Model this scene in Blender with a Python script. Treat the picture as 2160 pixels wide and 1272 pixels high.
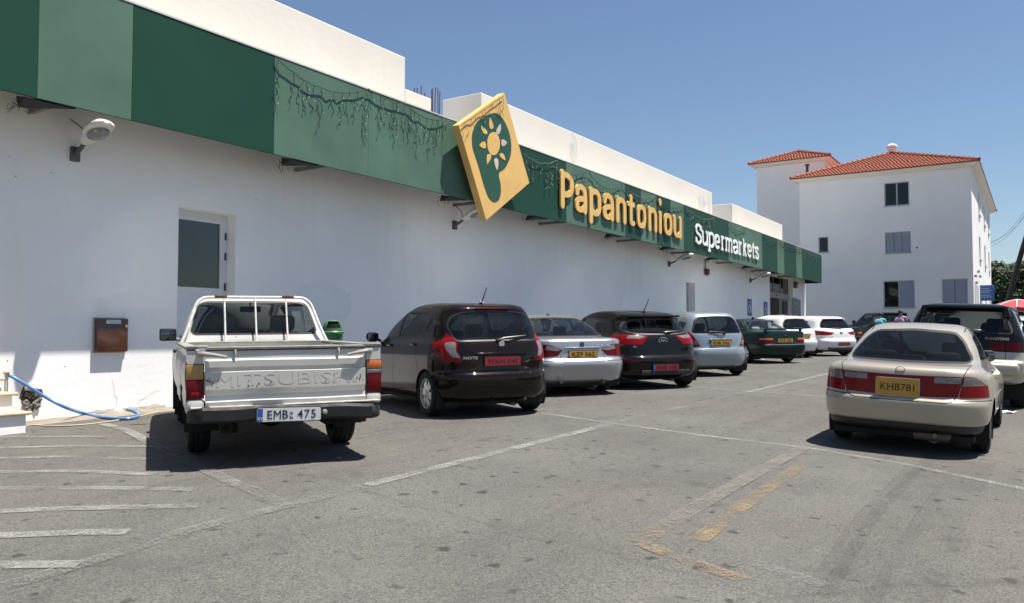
import bpy, bmesh, math, random
import numpy as np
from mathutils import Vector, Matrix, Euler
from mathutils.bvhtree import BVHTree
R = math.radians
random.seed(7)
for o in list(bpy.data.objects): bpy.data.objects.remove(o)
SC = bpy.context.scene
COL = SC.collection

# ------------------------------------------------------------------ camera, sky, sun, exposure
F_PX, CX, CY = 1720.0, 1080.0, 636.0            # focal length and centre in photo pixels (2160 x 1272)
EYE = np.array([0.0, -11.0, 1.35])              # wall face is y = 0, x runs along the wall
HEAD = R(32.8)
PITCH = math.atan(69 / F_PX)
cam = bpy.data.cameras.new("camera"); camo = bpy.data.objects.new("camera", cam); COL.objects.link(camo)
cam.sensor_fit = 'HORIZONTAL'; cam.sensor_width = 36.0; cam.lens = 36.0 * F_PX / 2160.0
cam.clip_start = .1; cam.clip_end = 3000
camo.location = EYE; camo.rotation_euler = (math.pi / 2 + PITCH, 0, HEAD - math.pi / 2)
SC.camera = camo

SUN_EL = R(72); SUN_H = Vector((.45, -.893, 0)).normalized()
SUN_V = Vector((SUN_H.x * math.cos(SUN_EL), SUN_H.y * math.cos(SUN_EL), math.sin(SUN_EL)))
sl = bpy.data.lights.new("sun", 'SUN'); sl.energy = 5.0; sl.angle = R(.53); sl.color = (1, .95, .87)
so = bpy.data.objects.new("sun", sl); COL.objects.link(so)
so.rotation_euler = SUN_V.to_track_quat('Z', 'Y').to_euler(); so.location = (0, 0, 60)
W = bpy.data.worlds.new("World"); SC.world = W; W.use_nodes = True
wn = W.node_tree.nodes; wl = W.node_tree.links
bg = wn['Background']; sky = wn.new('ShaderNodeTexSky'); sky.sky_type = 'NISHITA'; sky.sun_disc = False
sky.sun_elevation = SUN_EL; sky.sun_rotation = math.atan2(SUN_H.x, SUN_H.y)
sky.altitude = 100; sky.air_density = 1.0; sky.dust_density = .6; sky.ozone_density = 3.0
wl.new(sky.outputs[0], bg.inputs[0]); bg.inputs[1].default_value = .062
SC.view_settings.view_transform = 'Standard'; SC.view_settings.look = 'None'
SC.view_settings.exposure = .95; SC.view_settings.gamma = 1.0
SC.view_settings.use_curve_mapping = False
SC.cycles.sample_clamp_indirect = 600.0; SC.cycles.blur_glossy = 0.0                     # keep sunlight thrown on the wall by the windscreens

# ------------------------------------------------------------------ pixel -> place helpers
_fw = np.array([math.cos(HEAD) * math.cos(PITCH), math.sin(HEAD) * math.cos(PITCH), math.sin(PITCH)])
_rt = np.array([math.sin(HEAD), -math.cos(HEAD), 0]); _up = np.cross(_rt, _fw)
def ray(px, py): return _fw + _rt * (px - CX) / F_PX - _up * (py - CY) / F_PX
def gz(x, y):
    """height of the car park: rises gently along the wall, falls away from it"""
    return .15 + .0145 * max(-20, min(x, 70)) - .042 * max(0, min(-y, 16) - 5.6)
def G(px, py, dz=0.0):
    v = ray(px, py); t = 5.0
    for i in range(60):
        p = EYE + v * t; t += (p[2] - gz(p[0], p[1])) / max(.02, -v[2] + .0145 * v[0]) * .7
    p = EYE + v * t
    return Vector((p[0], p[1], gz(p[0], p[1]) + dz))
def PY(px, py, y=0.0):
    v = ray(px, py); return Vector(EYE + v * (y - EYE[1]) / v[1])
def PX(px, py, x):
    v = ray(px, py); return Vector(EYE + v * (x - EYE[0]) / v[0])

# ------------------------------------------------------------------ materials
MATS = {}
def mat(name, col, rough=.6, metal=0., var=.12, vscale=6., bump=0., bscale=40., coat=0., spec=.5, rvar=0., col2=None, detail=4.):
    """plain procedural material: base colour with noise variation, optional relief and clear coat"""
    if name in MATS: return MATS[name]
    m = bpy.data.materials.new(name); m.use_nodes = True; MATS[name] = m
    n = m.node_tree.nodes; l = m.node_tree.links; b = n['Principled BSDF']
    b.inputs['Roughness'].default_value = rough; b.inputs['Metallic'].default_value = metal
    b.inputs['Specular IOR Level'].default_value = spec
    b.inputs['Coat Weight'].default_value = coat; b.inputs['Coat Roughness'].default_value = .04
    tc = n.new('ShaderNodeTexCoord'); nz = n.new('ShaderNodeTexNoise')
    nz.inputs['Scale'].default_value = vscale; nz.inputs['Detail'].default_value = detail
    l.new(tc.outputs['Object'], nz.inputs['Vector'])
    rp = n.new('ShaderNodeValToRGB'); l.new(nz.outputs['Fac'], rp.inputs[0])
    c = Vector(col); c2 = Vector(col2) if col2 else c * (1 - var); c1 = c if col2 else c * (1 + var * .5)
    rp.color_ramp.elements[0].position = .3; rp.color_ramp.elements[1].position = .7
    rp.color_ramp.elements[0].color = (*c2, 1); rp.color_ramp.elements[1].color = (*[min(1, v) for v in c1], 1)
    l.new(rp.outputs[0], b.inputs['Base Color'])
    if rvar:
        mp = n.new('ShaderNodeMapRange'); l.new(nz.outputs['Fac'], mp.inputs[0])
        mp.inputs[3].default_value = max(0, rough - rvar); mp.inputs[4].default_value = min(1, rough + rvar)
        l.new(mp.outputs[0], b.inputs['Roughness'])
    if bump:
        n2 = n.new('ShaderNodeTexNoise'); n2.inputs['Scale'].default_value = bscale; n2.inputs['Detail'].default_value = 5
        l.new(tc.outputs['Object'], n2.inputs['Vector'])
        bp = n.new('ShaderNodeBump'); bp.inputs['Strength'].default_value = bump; bp.inputs['Distance'].default_value = .01
        l.new(n2.outputs['Fac'], bp.inputs['Height']); l.new(bp.outputs[0], b.inputs['Normal'])
    return m
def paint(name, col, metal=.0, rough=.35, dust=.10):
    """car paint: clear coat over colour, thin dust that lies on it unevenly"""
    if name in MATS: return MATS[name]
    m = mat(name, col, rough, metal, var=.05, vscale=3, coat=1.0 if sum(col) > .3 else .55, spec=.5 if sum(col) > .3 else .02)
    n = m.node_tree.nodes; l = m.node_tree.links; b = n['Principled BSDF']
    src = b.inputs['Base Color'].links[0].from_socket
    tc = n.new('ShaderNodeTexCoord'); nz = n.new('ShaderNodeTexNoise'); nz.inputs['Scale'].default_value = 5; nz.inputs['Detail'].default_value = 8
    l.new(tc.outputs['Object'], nz.inputs['Vector'])
    mr = n.new('ShaderNodeMapRange'); mr.inputs[1].default_value = .35; mr.inputs[2].default_value = .75
    mr.inputs[3].default_value = dust * .25; mr.inputs[4].default_value = dust; l.new(nz.outputs['Fac'], mr.inputs[0])
    mx = n.new('ShaderNodeMix'); mx.data_type = 'RGBA'; l.new(mr.outputs[0], mx.inputs[0]); l.new(src, mx.inputs[6])
    mx.inputs[7].default_value = (.32, .29, .25, 1); l.new(mx.outputs[2], b.inputs['Base Color'])
    m2 = n.new('ShaderNodeMapRange'); l.new(nz.outputs['Fac'], m2.inputs[0]); m2.inputs[3].default_value = .02; m2.inputs[4].default_value = .02 + dust * .7
    l.new(m2.outputs[0], b.inputs['Coat Roughness'])
    return m
def glass(name, tint=(.45, .5, .5), spec=1.0, rough=.02):
    if name in MATS: return MATS[name]
    m = bpy.data.materials.new(name); m.use_nodes = True; MATS[name] = m
    n = m.node_tree.nodes; l = m.node_tree.links; n.remove(n['Principled BSDF']); out = n['Material Output']
    t = n.new('ShaderNodeBsdfTransparent'); t.inputs[0].default_value = (*tint, 1)
    g = n.new('ShaderNodeBsdfGlossy'); g.inputs['Roughness'].default_value = rough; g.inputs[0].default_value = (1, 1, 1, 1)
    d = n.new('ShaderNodeBsdfDiffuse'); d.inputs[0].default_value = (.30, .29, .26, 1)
    tc = n.new('ShaderNodeTexCoord'); nz = n.new('ShaderNodeTexNoise'); nz.inputs['Scale'].default_value = 4; l.new(tc.outputs['Object'], nz.inputs[0])
    mr = n.new('ShaderNodeMapRange'); mr.inputs[3].default_value = .002; mr.inputs[4].default_value = .018; l.new(nz.outputs['Fac'], mr.inputs[0])
    mx0 = n.new('ShaderNodeMixShader'); l.new(mr.outputs[0], mx0.inputs[0]); l.new(t.outputs[0], mx0.inputs[1]); l.new(d.outputs[0], mx0.inputs[2])
    f = n.new('ShaderNodeFresnel'); f.inputs[0].default_value = 1.5
    mu = n.new('ShaderNodeMath'); mu.operation = 'MULTIPLY'; mu.inputs[1].default_value = spec * 1.0; l.new(f.outputs[0], mu.inputs[0])
    mx = n.new('ShaderNodeMixShader'); l.new(mu.outputs[0], mx.inputs[0]); l.new(mx0.outputs[0], mx.inputs[1]); l.new(g.outputs[0], mx.inputs[2])
    l.new(mx.outputs[0], out.inputs[0])
    return m

# ------------------------------------------------------------------ objects
def tag(o, label=None, cat=None, group=None, kind=None):
    if label: o['label'] = label
    if cat: o['category'] = cat
    if group: o['group'] = group
    if kind: o['kind'] = kind
    return o
def empty(name, loc=(0, 0, 0), rot=(0, 0, 0), label=None, cat=None, group=None, parent=None, scale=1.0):
    o = bpy.data.objects.new(name, None); COL.objects.link(o); o.location = loc; o.rotation_euler = rot
    o.scale = (scale,) * 3; o.empty_display_size = .2
    if parent: o.parent = parent
    return tag(o, label, cat, group)
def link(name, me, m=None, parent=None, loc=(0, 0, 0), rot=(0, 0, 0)):
    o = bpy.data.objects.new(name, me); COL.objects.link(o)
    if m and not me.materials: me.materials.append(m)
    o.location = loc; o.rotation_euler = rot
    if parent: o.parent = parent
    return o
class MB:
    """collects simple solids into one mesh"""
    def __init__(s): s.v = []; s.f = []; s.sm = []
    def add(s, vs, fs, smooth=False):
        k = len(s.v); s.v += [tuple(v) for v in vs]; s.f += [tuple(i + k for i in f) for f in fs]; s.sm += [smooth] * len(fs); return s
    def box(s, c, d, rot=None, taper=1.0):
        x, y, z = d[0] / 2, d[1] / 2, d[2] / 2; c = Vector(c)
        vs = [Vector((a * x * (taper if k > 0 else 1), b * y * (taper if k > 0 else 1), k * z)) for k in (-1, 1) for b in (-1, 1) for a in (-1, 1)]
        if rot is not None: vs = [rot @ v for v in vs]
        return s.add([c + v for v in vs], [(0, 2, 3, 1), (4, 5, 7, 6), (0, 1, 5, 4), (2, 6, 7, 3), (0, 4, 6, 2), (1, 3, 7, 5)])
    def b2(s, lo, hi): return s.box([(a + b) / 2 for a, b in zip(lo, hi)], [abs(b - a) for a, b in zip(lo, hi)])
    def rbox(s, c, d, r=.02, rot=None, seg=2):
        bm = bmesh.new(); bmesh.ops.create_cube(bm, size=1.0)
        for v in bm.verts: v.co = Vector((v.co.x * d[0], v.co.y * d[1], v.co.z * d[2]))
        bmesh.ops.bevel(bm, geom=bm.edges[:], offset=min(r, min(d) * .49), segments=seg, affect='EDGES', profile=.5)
        c = Vector(c); bm.verts.index_update()
        vs = [c + ((rot @ v.co) if rot is not None else v.co) for v in bm.verts]
        s.add(vs, [[v.index for v in f.verts] for f in bm.faces], True); bm.free(); return s
    def tube(s, path, r, n=8, cap=True, closed=False):
        path = [Vector(p) for p in path]; k = len(path); vs = []
        rr = r if hasattr(r, '__len__') else [r] * k
        pu = None
        for i, p in enumerate(path):
            t = (path[(i + 1) % k] - path[i - 1]) if closed else (path[min(i + 1, k - 1)] - path[max(i - 1, 0)])
            if t.length < 1e-9: t = Vector((0, 0, 1))
            t.normalize()
            u = pu - t * pu.dot(t) if pu is not None else t.orthogonal()
            if u.length < 1e-6: u = t.orthogonal()
            u.normalize(); pu = u; w = t.cross(u)
            vs += [p + (u * math.cos(2 * math.pi * j / n) + w * math.sin(2 * math.pi * j / n)) * rr[i] for j in range(n)]
        fs = []
        for i in range(k if closed else k - 1):
            a = i * n; b = ((i + 1) % k) * n
            fs += [(a + j, a + (j + 1) % n, b + (j + 1) % n, b + j) for j in range(n)]
        if cap and not closed: fs += [tuple(range(n))[::-1], tuple((k - 1) * n + j for j in range(n))]
        return s.add(vs, fs, True)
    def lathe(s, prof, c=(0, 0, 0), axis='Z', n=24, rot=None):
        c = Vector(c); vs = []; m = len(prof)
        for j in range(n):
            a = 2 * math.pi * j / n; ca, sa = math.cos(a), math.sin(a)
            for r, h in prof:
                v = Vector((r * ca, r * sa, h)) if axis == 'Z' else Vector((r * ca, h, r * sa)) if axis == 'Y' else Vector((h, r * ca, r * sa))
                vs.append(c + (rot @ v if rot is not None else v))
        fs = [(j * m + i, ((j + 1) % n) * m + i, ((j + 1) % n) * m + i + 1, j * m + i + 1) for j in range(n) for i in range(m - 1)]
        return s.add(vs, fs, True)
    def prism(s, poly, fn, d0, d1, smooth=False):
        """poly in 2D, fn(u, v, depth) -> 3D point"""
        k = len(poly); vs = [fn(u, v, d0) for u, v in poly] + [fn(u, v, d1) for u, v in poly]
        fs = [tuple(range(k))[::-1], tuple(range(k, 2 * k))] + [(i, (i + 1) % k, k + (i + 1) % k, k + i) for i in range(k)]
        return s.add(vs, fs, smooth)
    def quad(s, *p): return s.add(p, [tuple(range(len(p)))])
    def mesh(s, name):
        me = bpy.data.meshes.new(name); me.from_pydata(s.v, [], s.f)
        me.polygons.foreach_set('use_smooth', s.sm); me.update()
        bm = bmesh.new(); bm.from_mesh(me); bmesh.ops.recalc_face_normals(bm, faces=bm.faces[:]); bm.to_mesh(me); bm.free()
        return me
    def build(s, name, m, parent=None, loc=(0, 0, 0), rot=(0, 0, 0), edge=True):
        me = s.mesh(name); o = link(name, me, m, parent, loc, rot)
        if edge and any(s.sm): 
            try: me.set_sharp_from_angle(angle=R(38))
            except Exception: pass
        return o
def rounded(pts, r, n=4):
    """round the corners of a 2D polygon; r is one radius or one per corner"""
    out = []; k = len(pts)
    for i in range(k):
        p0, p, p1 = (Vector((*pts[j % k][:2], 0)) for j in (i - 1, i, i + 1))
        q = r[i] if hasattr(r, '__len__') else r
        a, b = p0 - p, p1 - p
        q = min(q, a.length * .45, b.length * .45)
        if q < 1e-4: out.append((p.x, p.y)); continue
        A = p + a.normalized() * q; B = p + b.normalized() * q
        for j in range(n + 1):
            t = j / n; v = A * (1 - t) ** 2 + p * 2 * t * (1 - t) + B * t * t
            out.append((v.x, v.y))
    return out
_TXT = {}
def text_mesh(s, size=1.0, bold=0.0, depth=0.004, squeeze=1.0, res=3):
    """flat lettering in the XY plane, centred; returns vertices, faces"""
    key = (s, size, bold, depth, squeeze)
    if key in _TXT: return _TXT[key]
    if 'M' in s and len(s) > 1:                            # set letter by letter, with a squarer M
        vs, fs, u = [], [], 0.0
        for ch in s:
            if ch == ' ': u += .22 * size; continue
            v1, f1 = text_mesh(ch, size, bold, depth, squeeze, res); lo = min(v.x for v in v1); k = len(vs)
            dy = 0.36 * size - max(v.y for v in v1)
            vs += [Vector((v.x - lo + u, v.y + dy, v.z)) for v in v1]; fs += [tuple(i + k for i in f) for f in f1]; u += max(v.x for v in v1) - lo + .13 * size
        _TXT[key] = (vs, fs); return vs, fs
    if s == 'M':
        h, w, t = .72 * size, .60 * size, .095 * size + bold * size; mb = MB()
        for poly in ([(0, 0), (t, 0), (t, h), (0, h)], [(w - t, 0), (w, 0), (w, h), (w - t, h)], [(t, h), (t, h - t * 1.7), (w / 2, h * .36), (w / 2, h * .36 + t * 1.5)], [(w - t, h), (w / 2, h * .36 + t * 1.5), (w / 2, h * .36), (w - t, h - t * 1.7)]):
            mb.prism(poly, lambda a, b, d: Vector((a * squeeze, b - h / 2, d)), -depth, depth)
        _TXT[key] = ([Vector(v) for v in mb.v], mb.f); return _TXT[key]
    cu = bpy.data.curves.new("lettering", 'FONT'); cu.body = s; cu.size = size; cu.offset = bold * size; cu.extrude = depth
    cu.align_x = 'CENTER'; cu.align_y = 'CENTER'; cu.resolution_u = res
    o = bpy.data.objects.new("lettering", cu); COL.objects.link(o)
    dg = bpy.context.evaluated_depsgraph_get(); dg.update()
    me = bpy.data.meshes.new_from_object(o.evaluated_get(dg))
    vs = [Vector((v.co.x * squeeze, v.co.y, v.co.z)) for v in me.vertices]; fs = [tuple(p.vertices) for p in me.polygons]
    bpy.data.objects.remove(o); bpy.data.curves.remove(cu); bpy.data.meshes.remove(me)
    _TXT[key] = (vs, fs); return vs, fs
def lettering(name, s, m, parent, fn, size, bold=0., depth=.002, squeeze=1., width=None):
    """fn(u right, v up, d out) -> 3D"""
    vs, fs = text_mesh(s, size, bold, depth, squeeze)
    if width:
        w = max(v.x for v in vs) - min(v.x for v in vs); k = width / w
    else: k = 1
    cx = (max(v.x for v in vs) + min(v.x for v in vs)) / 2; cy = (max(v.y for v in vs) + min(v.y for v in vs)) / 2
    mb = MB(); mb.add([fn((v.x - cx) * k, v.y - cy, v.z + depth) for v in vs], fs)
    return mb.build(name, m, parent, edge=False)
# ================================================================== ground
def asphalt():
    m = bpy.data.materials.new("asphalt"); m.use_nodes = True; n = m.node_tree.nodes; l = m.node_tree.links; b = n['Principled BSDF']
    b.inputs['Roughness'].default_value = .92; b.inputs['Specular IOR Level'].default_value = .25
    tc = n.new('ShaderNodeTexCoord')
    def noise(s, d=5, r=.6):
        x = n.new('ShaderNodeTexNoise'); x.inputs['Scale'].default_value = s; x.inputs['Detail'].default_value = d; x.inputs['Roughness'].default_value = r
        l.new(tc.outputs['Object'], x.inputs['Vector']); return x.outputs['Fac']
    def ramp(src, p0, c0, p1, c1):
        x = n.new('ShaderNodeValToRGB'); e = x.color_ramp.elements; e[0].position = p0; e[1].position = p1
        e[0].color = (*c0, 1); e[1].color = (*c1, 1); l.new(src, x.inputs[0]); return x.outputs[0]
    def mix(f, a, c, mode='MIX'):
        x = n.new('ShaderNodeMix'); x.data_type = 'RGBA'; x.blend_type = mode
        if isinstance(f, float): x.inputs[0].default_value = f
        else: l.new(f, x.inputs[0])
        l.new(a, x.inputs[6])
        if isinstance(c, tuple): x.inputs[7].default_value = (*c, 1)
        else: l.new(c, x.inputs[7])
        return x.outputs[2]
    base = ramp(noise(.55, 6), .3, (.082, .0793, .0745), .72, (.117, .1135, .107))
    tint = mix(ramp(noise(.23, 3), .45, (0, 0, 0), .7, (.8, .8, .8)), base, (.103, .096, .087))
    # aggregate: pale and dark stones
    vo = n.new('ShaderNodeTexVoronoi'); vo.inputs['Scale'].default_value = 120; l.new(tc.outputs['Object'], vo.inputs['Vector'])
    st = n.new('ShaderNodeSeparateColor'); l.new(vo.outputs['Color'], st.inputs[0])
    agg = ramp(st.outputs[0], .05, (.58, .58, .58), .97, (1.5, 1.48, 1.44))
    c = mix(.8, tint, agg, 'MULTIPLY')
    spk = ramp(noise(26, 3, .6), .70, (0, 0, 0), .76, (.6, .6, .6)); c = mix(spk, c, (.030, .029, .028))
    fine = ramp(noise(320, 2), .3, (.72, .72, .72), .7, (1.25, 1.25, 1.25))
    c = mix(.6, c, fine, 'MULTIPLY')
    # oil drips, tyre wear, dust
    oil = ramp(noise(2.6, 3, .5), .60, (0, 0, 0), .74, (.5, .5, .5)); c = mix(oil, c, (.035, .033, .032))
    drip = ramp(noise(7.5, 2, .45), .655, (0, 0, 0), .73, (.7, .7, .7)); c = mix(drip, c, (.022, .021, .020))
    mp = n.new('ShaderNodeMapping'); mp.inputs['Scale'].default_value = (.16, 2.6, 1); mp.inputs['Rotation'].default_value = (0, 0, R(4)); l.new(tc.outputs['Object'], mp.inputs[0])
    tw = n.new('ShaderNodeTexNoise'); tw.inputs['Scale'].default_value = 1.0; tw.inputs['Detail'].default_value = 4; l.new(mp.outputs[0], tw.inputs['Vector'])
    c = mix(ramp(tw.outputs['Fac'], .55, (0, 0, 0), .78, (.5, .5, .5)), c, (.05, .047, .046))
    dust = ramp(noise(1.3, 8, .7), .5, (0, 0, 0), .8, (.5, .5, .5)); c = mix(dust, c, (.142, .136, .125))
    # cracks
    wv = n.new('ShaderNodeTexNoise'); wv.inputs['Scale'].default_value = 1.5; l.new(tc.outputs['Object'], wv.inputs['Vector'])
    ad = n.new('ShaderNodeMix'); ad.data_type = 'VECTOR'; ad.inputs[0].default_value = .25; l.new(tc.outputs['Object'], ad.inputs[4]); l.new(wv.outputs['Color'], ad.inputs[5])
    v2 = n.new('ShaderNodeTexVoronoi'); v2.feature = 'DISTANCE_TO_EDGE'; v2.inputs['Scale'].default_value = .17; l.new(ad.outputs[1], v2.inputs['Vector'])
    cr = ramp(v2.outputs['Distance'], .0, (.22, .22, .22), .0025, (0, 0, 0)); c = mix(cr, c, (.03, .028, .027))
    l.new(c, b.inputs['Base Color'])
    bp = n.new('ShaderNodeBump'); bp.inputs['Strength'].default_value = .55; bp.inputs['Distance'].default_value = .006
    l.new(st.outputs[1], bp.inputs['Height']); l.new(bp.outputs[0], b.inputs['Normal'])
    return m
def sheet(name, xs, ys, dz, m, kind='structure'):
    mb = MB(); k = len(ys)
    mb.add([(x, y, gz(x, y) + dz) for x in xs for y in ys], [(i * k + j, (i + 1) * k + j, (i + 1) * k + j + 1, i * k + j + 1) for i in range(len(xs) - 1) for j in range(k - 1)])
    o = mb.build(name, m); tag(o, kind=kind); return o
sheet('ground', [-900, -20, 0, 20, 45, 70, 120, 1500], [-1200, -60, -16, -5.6, 0, 30, 1200], 0, asphalt())
M_conc = mat("concrete", (.24, .21, .17), .9, var=.35, vscale=3, bump=.4, bscale=30)
sheet('gutter_strip', [1, 5, 9, 14], [-.62, -.3, 0], .004, M_conc)

def worn(name, col, thr, soft=.12, scale=5.5, amax=.85):
    m = bpy.data.materials.new(name); m.use_nodes = True; n = m.node_tree.nodes; l = m.node_tree.links; b = n['Principled BSDF']
    b.inputs['Roughness'].default_value = .85; b.inputs['Base Color'].default_value = (*col, 1)
    tc = n.new('ShaderNodeTexCoord'); a = n.new('ShaderNodeTexNoise'); a.inputs['Scale'].default_value = scale; a.inputs['Detail'].default_value = 9; a.inputs['Roughness'].default_value = .75
    l.new(tc.outputs['Object'], a.inputs[0])
    v = n.new('ShaderNodeTexVoronoi'); v.inputs['Scale'].default_value = 95; l.new(tc.outputs['Object'], v.inputs['Vector'])
    s = n.new('ShaderNodeSeparateColor'); l.new(v.outputs['Color'], s.inputs[0])
    mm = n.new('ShaderNodeMath'); mm.operation = 'MULTIPLY_ADD'; mm.inputs[1].default_value = .22; l.new(s.outputs[0], mm.inputs[0]); l.new(a.outputs['Fac'], mm.inputs[2])
    r = n.new('ShaderNodeMapRange'); r.inputs[1].default_value = thr + .11; r.inputs[2].default_value = thr + .11 + soft; r.inputs[3].default_value = 0; r.inputs[4].default_value = amax
    l.new(mm.outputs[0], r.inputs[0]); l.new(r.outputs[0], b.inputs['Alpha'])
    return m
M_line = worn("worn_white_paint", (.25, .245, .232), .35, .30, 3.0)
M_faint = worn("faint_white_paint", (.205, .20, .188), .41, .34, 2.2)
M_yel = worn("worn_yellow_paint", (.24, .182, .10), .44, .32, 3.2)
def strip(pts, w, m, dz=.004, step=.4):
    """a painted line through ground points"""
    P = []
    for a, b in zip(pts[:-1], pts[1:]):
        a, b = Vector(a).xy, Vector(b).xy; k = max(1, int((b - a).length / step))
        cuts = [i / k for i in range(k)]
        if (a.y + 5.6) * (b.y + 5.6) < 0: cuts.append((-5.6 - a.y) / (b.y - a.y))
        P += [a.lerp(b, t) for t in sorted(cuts)]
    P.append(Vector(pts[-1]).xy); vs = []
    for i, p in enumerate(P):
        t = (P[min(i + 1, len(P) - 1)] - P[max(i - 1, 0)]).normalized(); q = Vector((-t.y, t.x)) * w / 2
        for s in (1, -1):
            r = p + q * s; vs.append((r.x, r.y, max(gz(r.x, r.y), gz(p.x, p.y)) + dz))
    o = MB().add(vs, [(2 * i, 2 * i + 1, 2 * i + 3, 2 * i + 2) for i in range(len(P) - 1)]).build('painted_line', m)
    tag(o, kind='structure'); return o
gp = lambda *ps: [G(*p) for p in ps]
M_pale = worn('faded_cream_paint', (.205, .188, .165), .37, .40, 2.4)
M_skid = worn('tyre_marks', (.040, .039, .039), .33, .6, 1.3, .26)
strip([(4.75, -6.6), (9.2, -6.56)], .13, M_line); strip([(9.25, -6.55), (14.4, -6.62)], .13, M_faint); strip([(14.45, -6.64), (24, -6.8)], .13, M_line)
strip(gp((1140, 873), (1290, 893), (1480, 919), (1700, 945)), .11, M_line); strip(gp((1702, 945), (1900, 978), (2160, 1032), (2300, 1066)), .11, M_line)
strip([(14.6, -3.5), (14.66, -5.73), (14.8, -8.4)], .11, M_line); strip([(14.82, -8.5), (14.9, -13)], .11, M_faint)
strip([(20.0, -4), (20.2, -8.6)], .11, M_line); strip([(25.4, -4), (25.6, -8.6)], .11, M_line)
strip([(20.3, -9), (20.4, -14)], .11, M_faint)
strip(gp((1397, 1114), (1540, 1030), (1708, 938)), .15, M_pale, .008); strip(gp((1345, 1146), (1396, 1114.5)), .16, M_yel, .008)
strip(gp((1466, 1146), (1580, 1058), (1700, 975)), .13, M_yel); strip(gp((1352, 1148), (1450, 1185), (1570, 1225)), .12, M_yel, .008)
strip(gp((1540, 1172), (1630, 1200), (1740, 1236)), .12, M_faint)
for h in [((37, 922), (233, 921)), ((0, 945), (160, 941), (325, 942)), ((0, 967), (125, 964), (325, 969)), ((0, 996), (158, 994), (325, 1001)), ((0, 1031), (208, 1030), (410, 1034)), ((0, 1079), (208, 1072), (417, 1068)), ((0, 1131), (167, 1124), (270, 1123)), ((0, 1193), (167, 1191))]:
    P = gp(*h); d = (P[0] - P[1]).normalized(); strip([P[0] + d * 1.5] + P, .13, M_line)
for a_, b_, c_, w_ in (((1985, 965), (1880, 1090), (1770, 1300), .30), ((2060, 975), (1985, 1095), (1890, 1300), .34), ((1930, 985), (1830, 1090), (1700, 1290), .16)): strip(gp(a_, b_, c_), w_, M_skid, .002)
strip(gp((217, 895), (267, 908), (325, 939)), .13, M_line, .008); strip(gp((326, 939.5), (400, 975), (479, 1014), (529, 1033), (612, 1072)), .13, M_faint, .008)
strip(gp((-60, 1258), (0, 1241), (137, 1202), (271, 1162), (396, 1120), (600, 1070), (765, 1027)), .13, M_faint, .008)

# ================================================================== supermarket
def plaster(name, col, stain=.10, drip=.0):
    """painted render: uneven coats, hairline relief, rain streaks below the ledge"""
    m = mat(name, col, .85, var=stain, vscale=.55, bump=.3, bscale=9, detail=8)
    if drip:
        n = m.node_tree.nodes; l = m.node_tree.links; b = n['Principled BSDF']; src = b.inputs['Base Color'].links[0].from_socket
        tc = n.new('ShaderNodeTexCoord'); mp = n.new('ShaderNodeMapping'); mp.inputs['Scale'].default_value = (2.2, 1, .16); l.new(tc.outputs['Object'], mp.inputs[0])
        nz = n.new('ShaderNodeTexNoise'); nz.inputs['Scale'].default_value = 1.6; nz.inputs['Detail'].default_value = 7; nz.inputs['Roughness'].default_value = .62; l.new(mp.outputs[0], nz.inputs[0])
        n2 = n.new('ShaderNodeTexNoise'); n2.inputs['Scale'].default_value = .35; n2.inputs['Detail'].default_value = 3; l.new(tc.outputs['Object'], n2.inputs[0])
        mu = n.new('ShaderNodeMath'); mu.operation = 'MULTIPLY'; l.new(nz.outputs['Fac'], mu.inputs[0]); l.new(n2.outputs['Fac'], mu.inputs[1])
        mr = n.new('ShaderNodeMapRange'); mr.inputs[1].default_value = .26; mr.inputs[2].default_value = .42; mr.inputs[4].default_value = drip; l.new(mu.outputs[0], mr.inputs[0])
        mx = n.new('ShaderNodeMix'); mx.data_type = 'RGBA'; l.new(mr.outputs[0], mx.inputs[0]); l.new(src, mx.inputs[6]); mx.inputs[7].default_value = (.50, .44, .36, 1); l.new(mx.outputs[2], b.inputs['Base Color'])
    return m
M_wall = plaster("white_render", (.85, .84, .83), .05, .12); M_wall2 = plaster("parapet_render", (.66, .62, .555), .06, .12)
WALL_X0, WALL_X1, TOP = -9.0, 47.7, 4.5
def wall_panel(name, m, parent, x0, x1, z0, z1, holes, y0, depth, back=True):
    """a wall face at y0 with rectangular openings and their reveals going back by depth"""
    xs = sorted({x0, x1, *[h[0] for h in holes], *[h[1] for h in holes]}); zs = sorted({z0, z1, *[h[2] for h in holes], *[h[3] for h in holes]})
    mb = MB()
    for a, b in zip(xs[:-1], xs[1:]):
        for c, d in zip(zs[:-1], zs[1:]):
            if any(h[0] <= a and b <= h[1] and h[2] <= c and d <= h[3] for h in holes): continue
            mb.quad((a, y0, c), (b, y0, c), (b, y0, d), (a, y0, d))
    for h in holes:
        a, b, c, d = h[:4]; y1 = y0 + depth
        mb.quad((a, y0, c), (a, y1, c), (a, y1, d), (a, y0, d)); mb.quad((b, y0, c), (b, y0, d), (b, y1, d), (b, y1, c))
        mb.quad((a, y0, d), (a, y1, d), (b, y1, d), (b, y0, d)); mb.quad((a, y0, c), (b, y0, c), (b, y1, c), (a, y1, c))
    me = bpy.data.meshes.new(name); me.from_pydata(mb.v, [], mb.f); me.update()
    return link(name, me, m, parent)
sup = empty('supermarket_building', (20, 0, gz(20, 0)), label='long white supermarket hall with a green striped fascia', cat='building')
def rel(o, root=sup):
    """keep world position under the building root"""
    o.parent = root; o.matrix_parent_inverse = Matrix.Translation(root.location).inverted(); return o
D1 = (7.66, 8.72, .27, 3.30); D2 = (29.06, 30.0, .575, 3.31); EN = (40.4, 44.87, .76, 4.3)
rel(wall_panel('wall', M_wall, None, WALL_X0, WALL_X1, -.4, 5.6, [D1, D2, EN], 0, .32))
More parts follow.
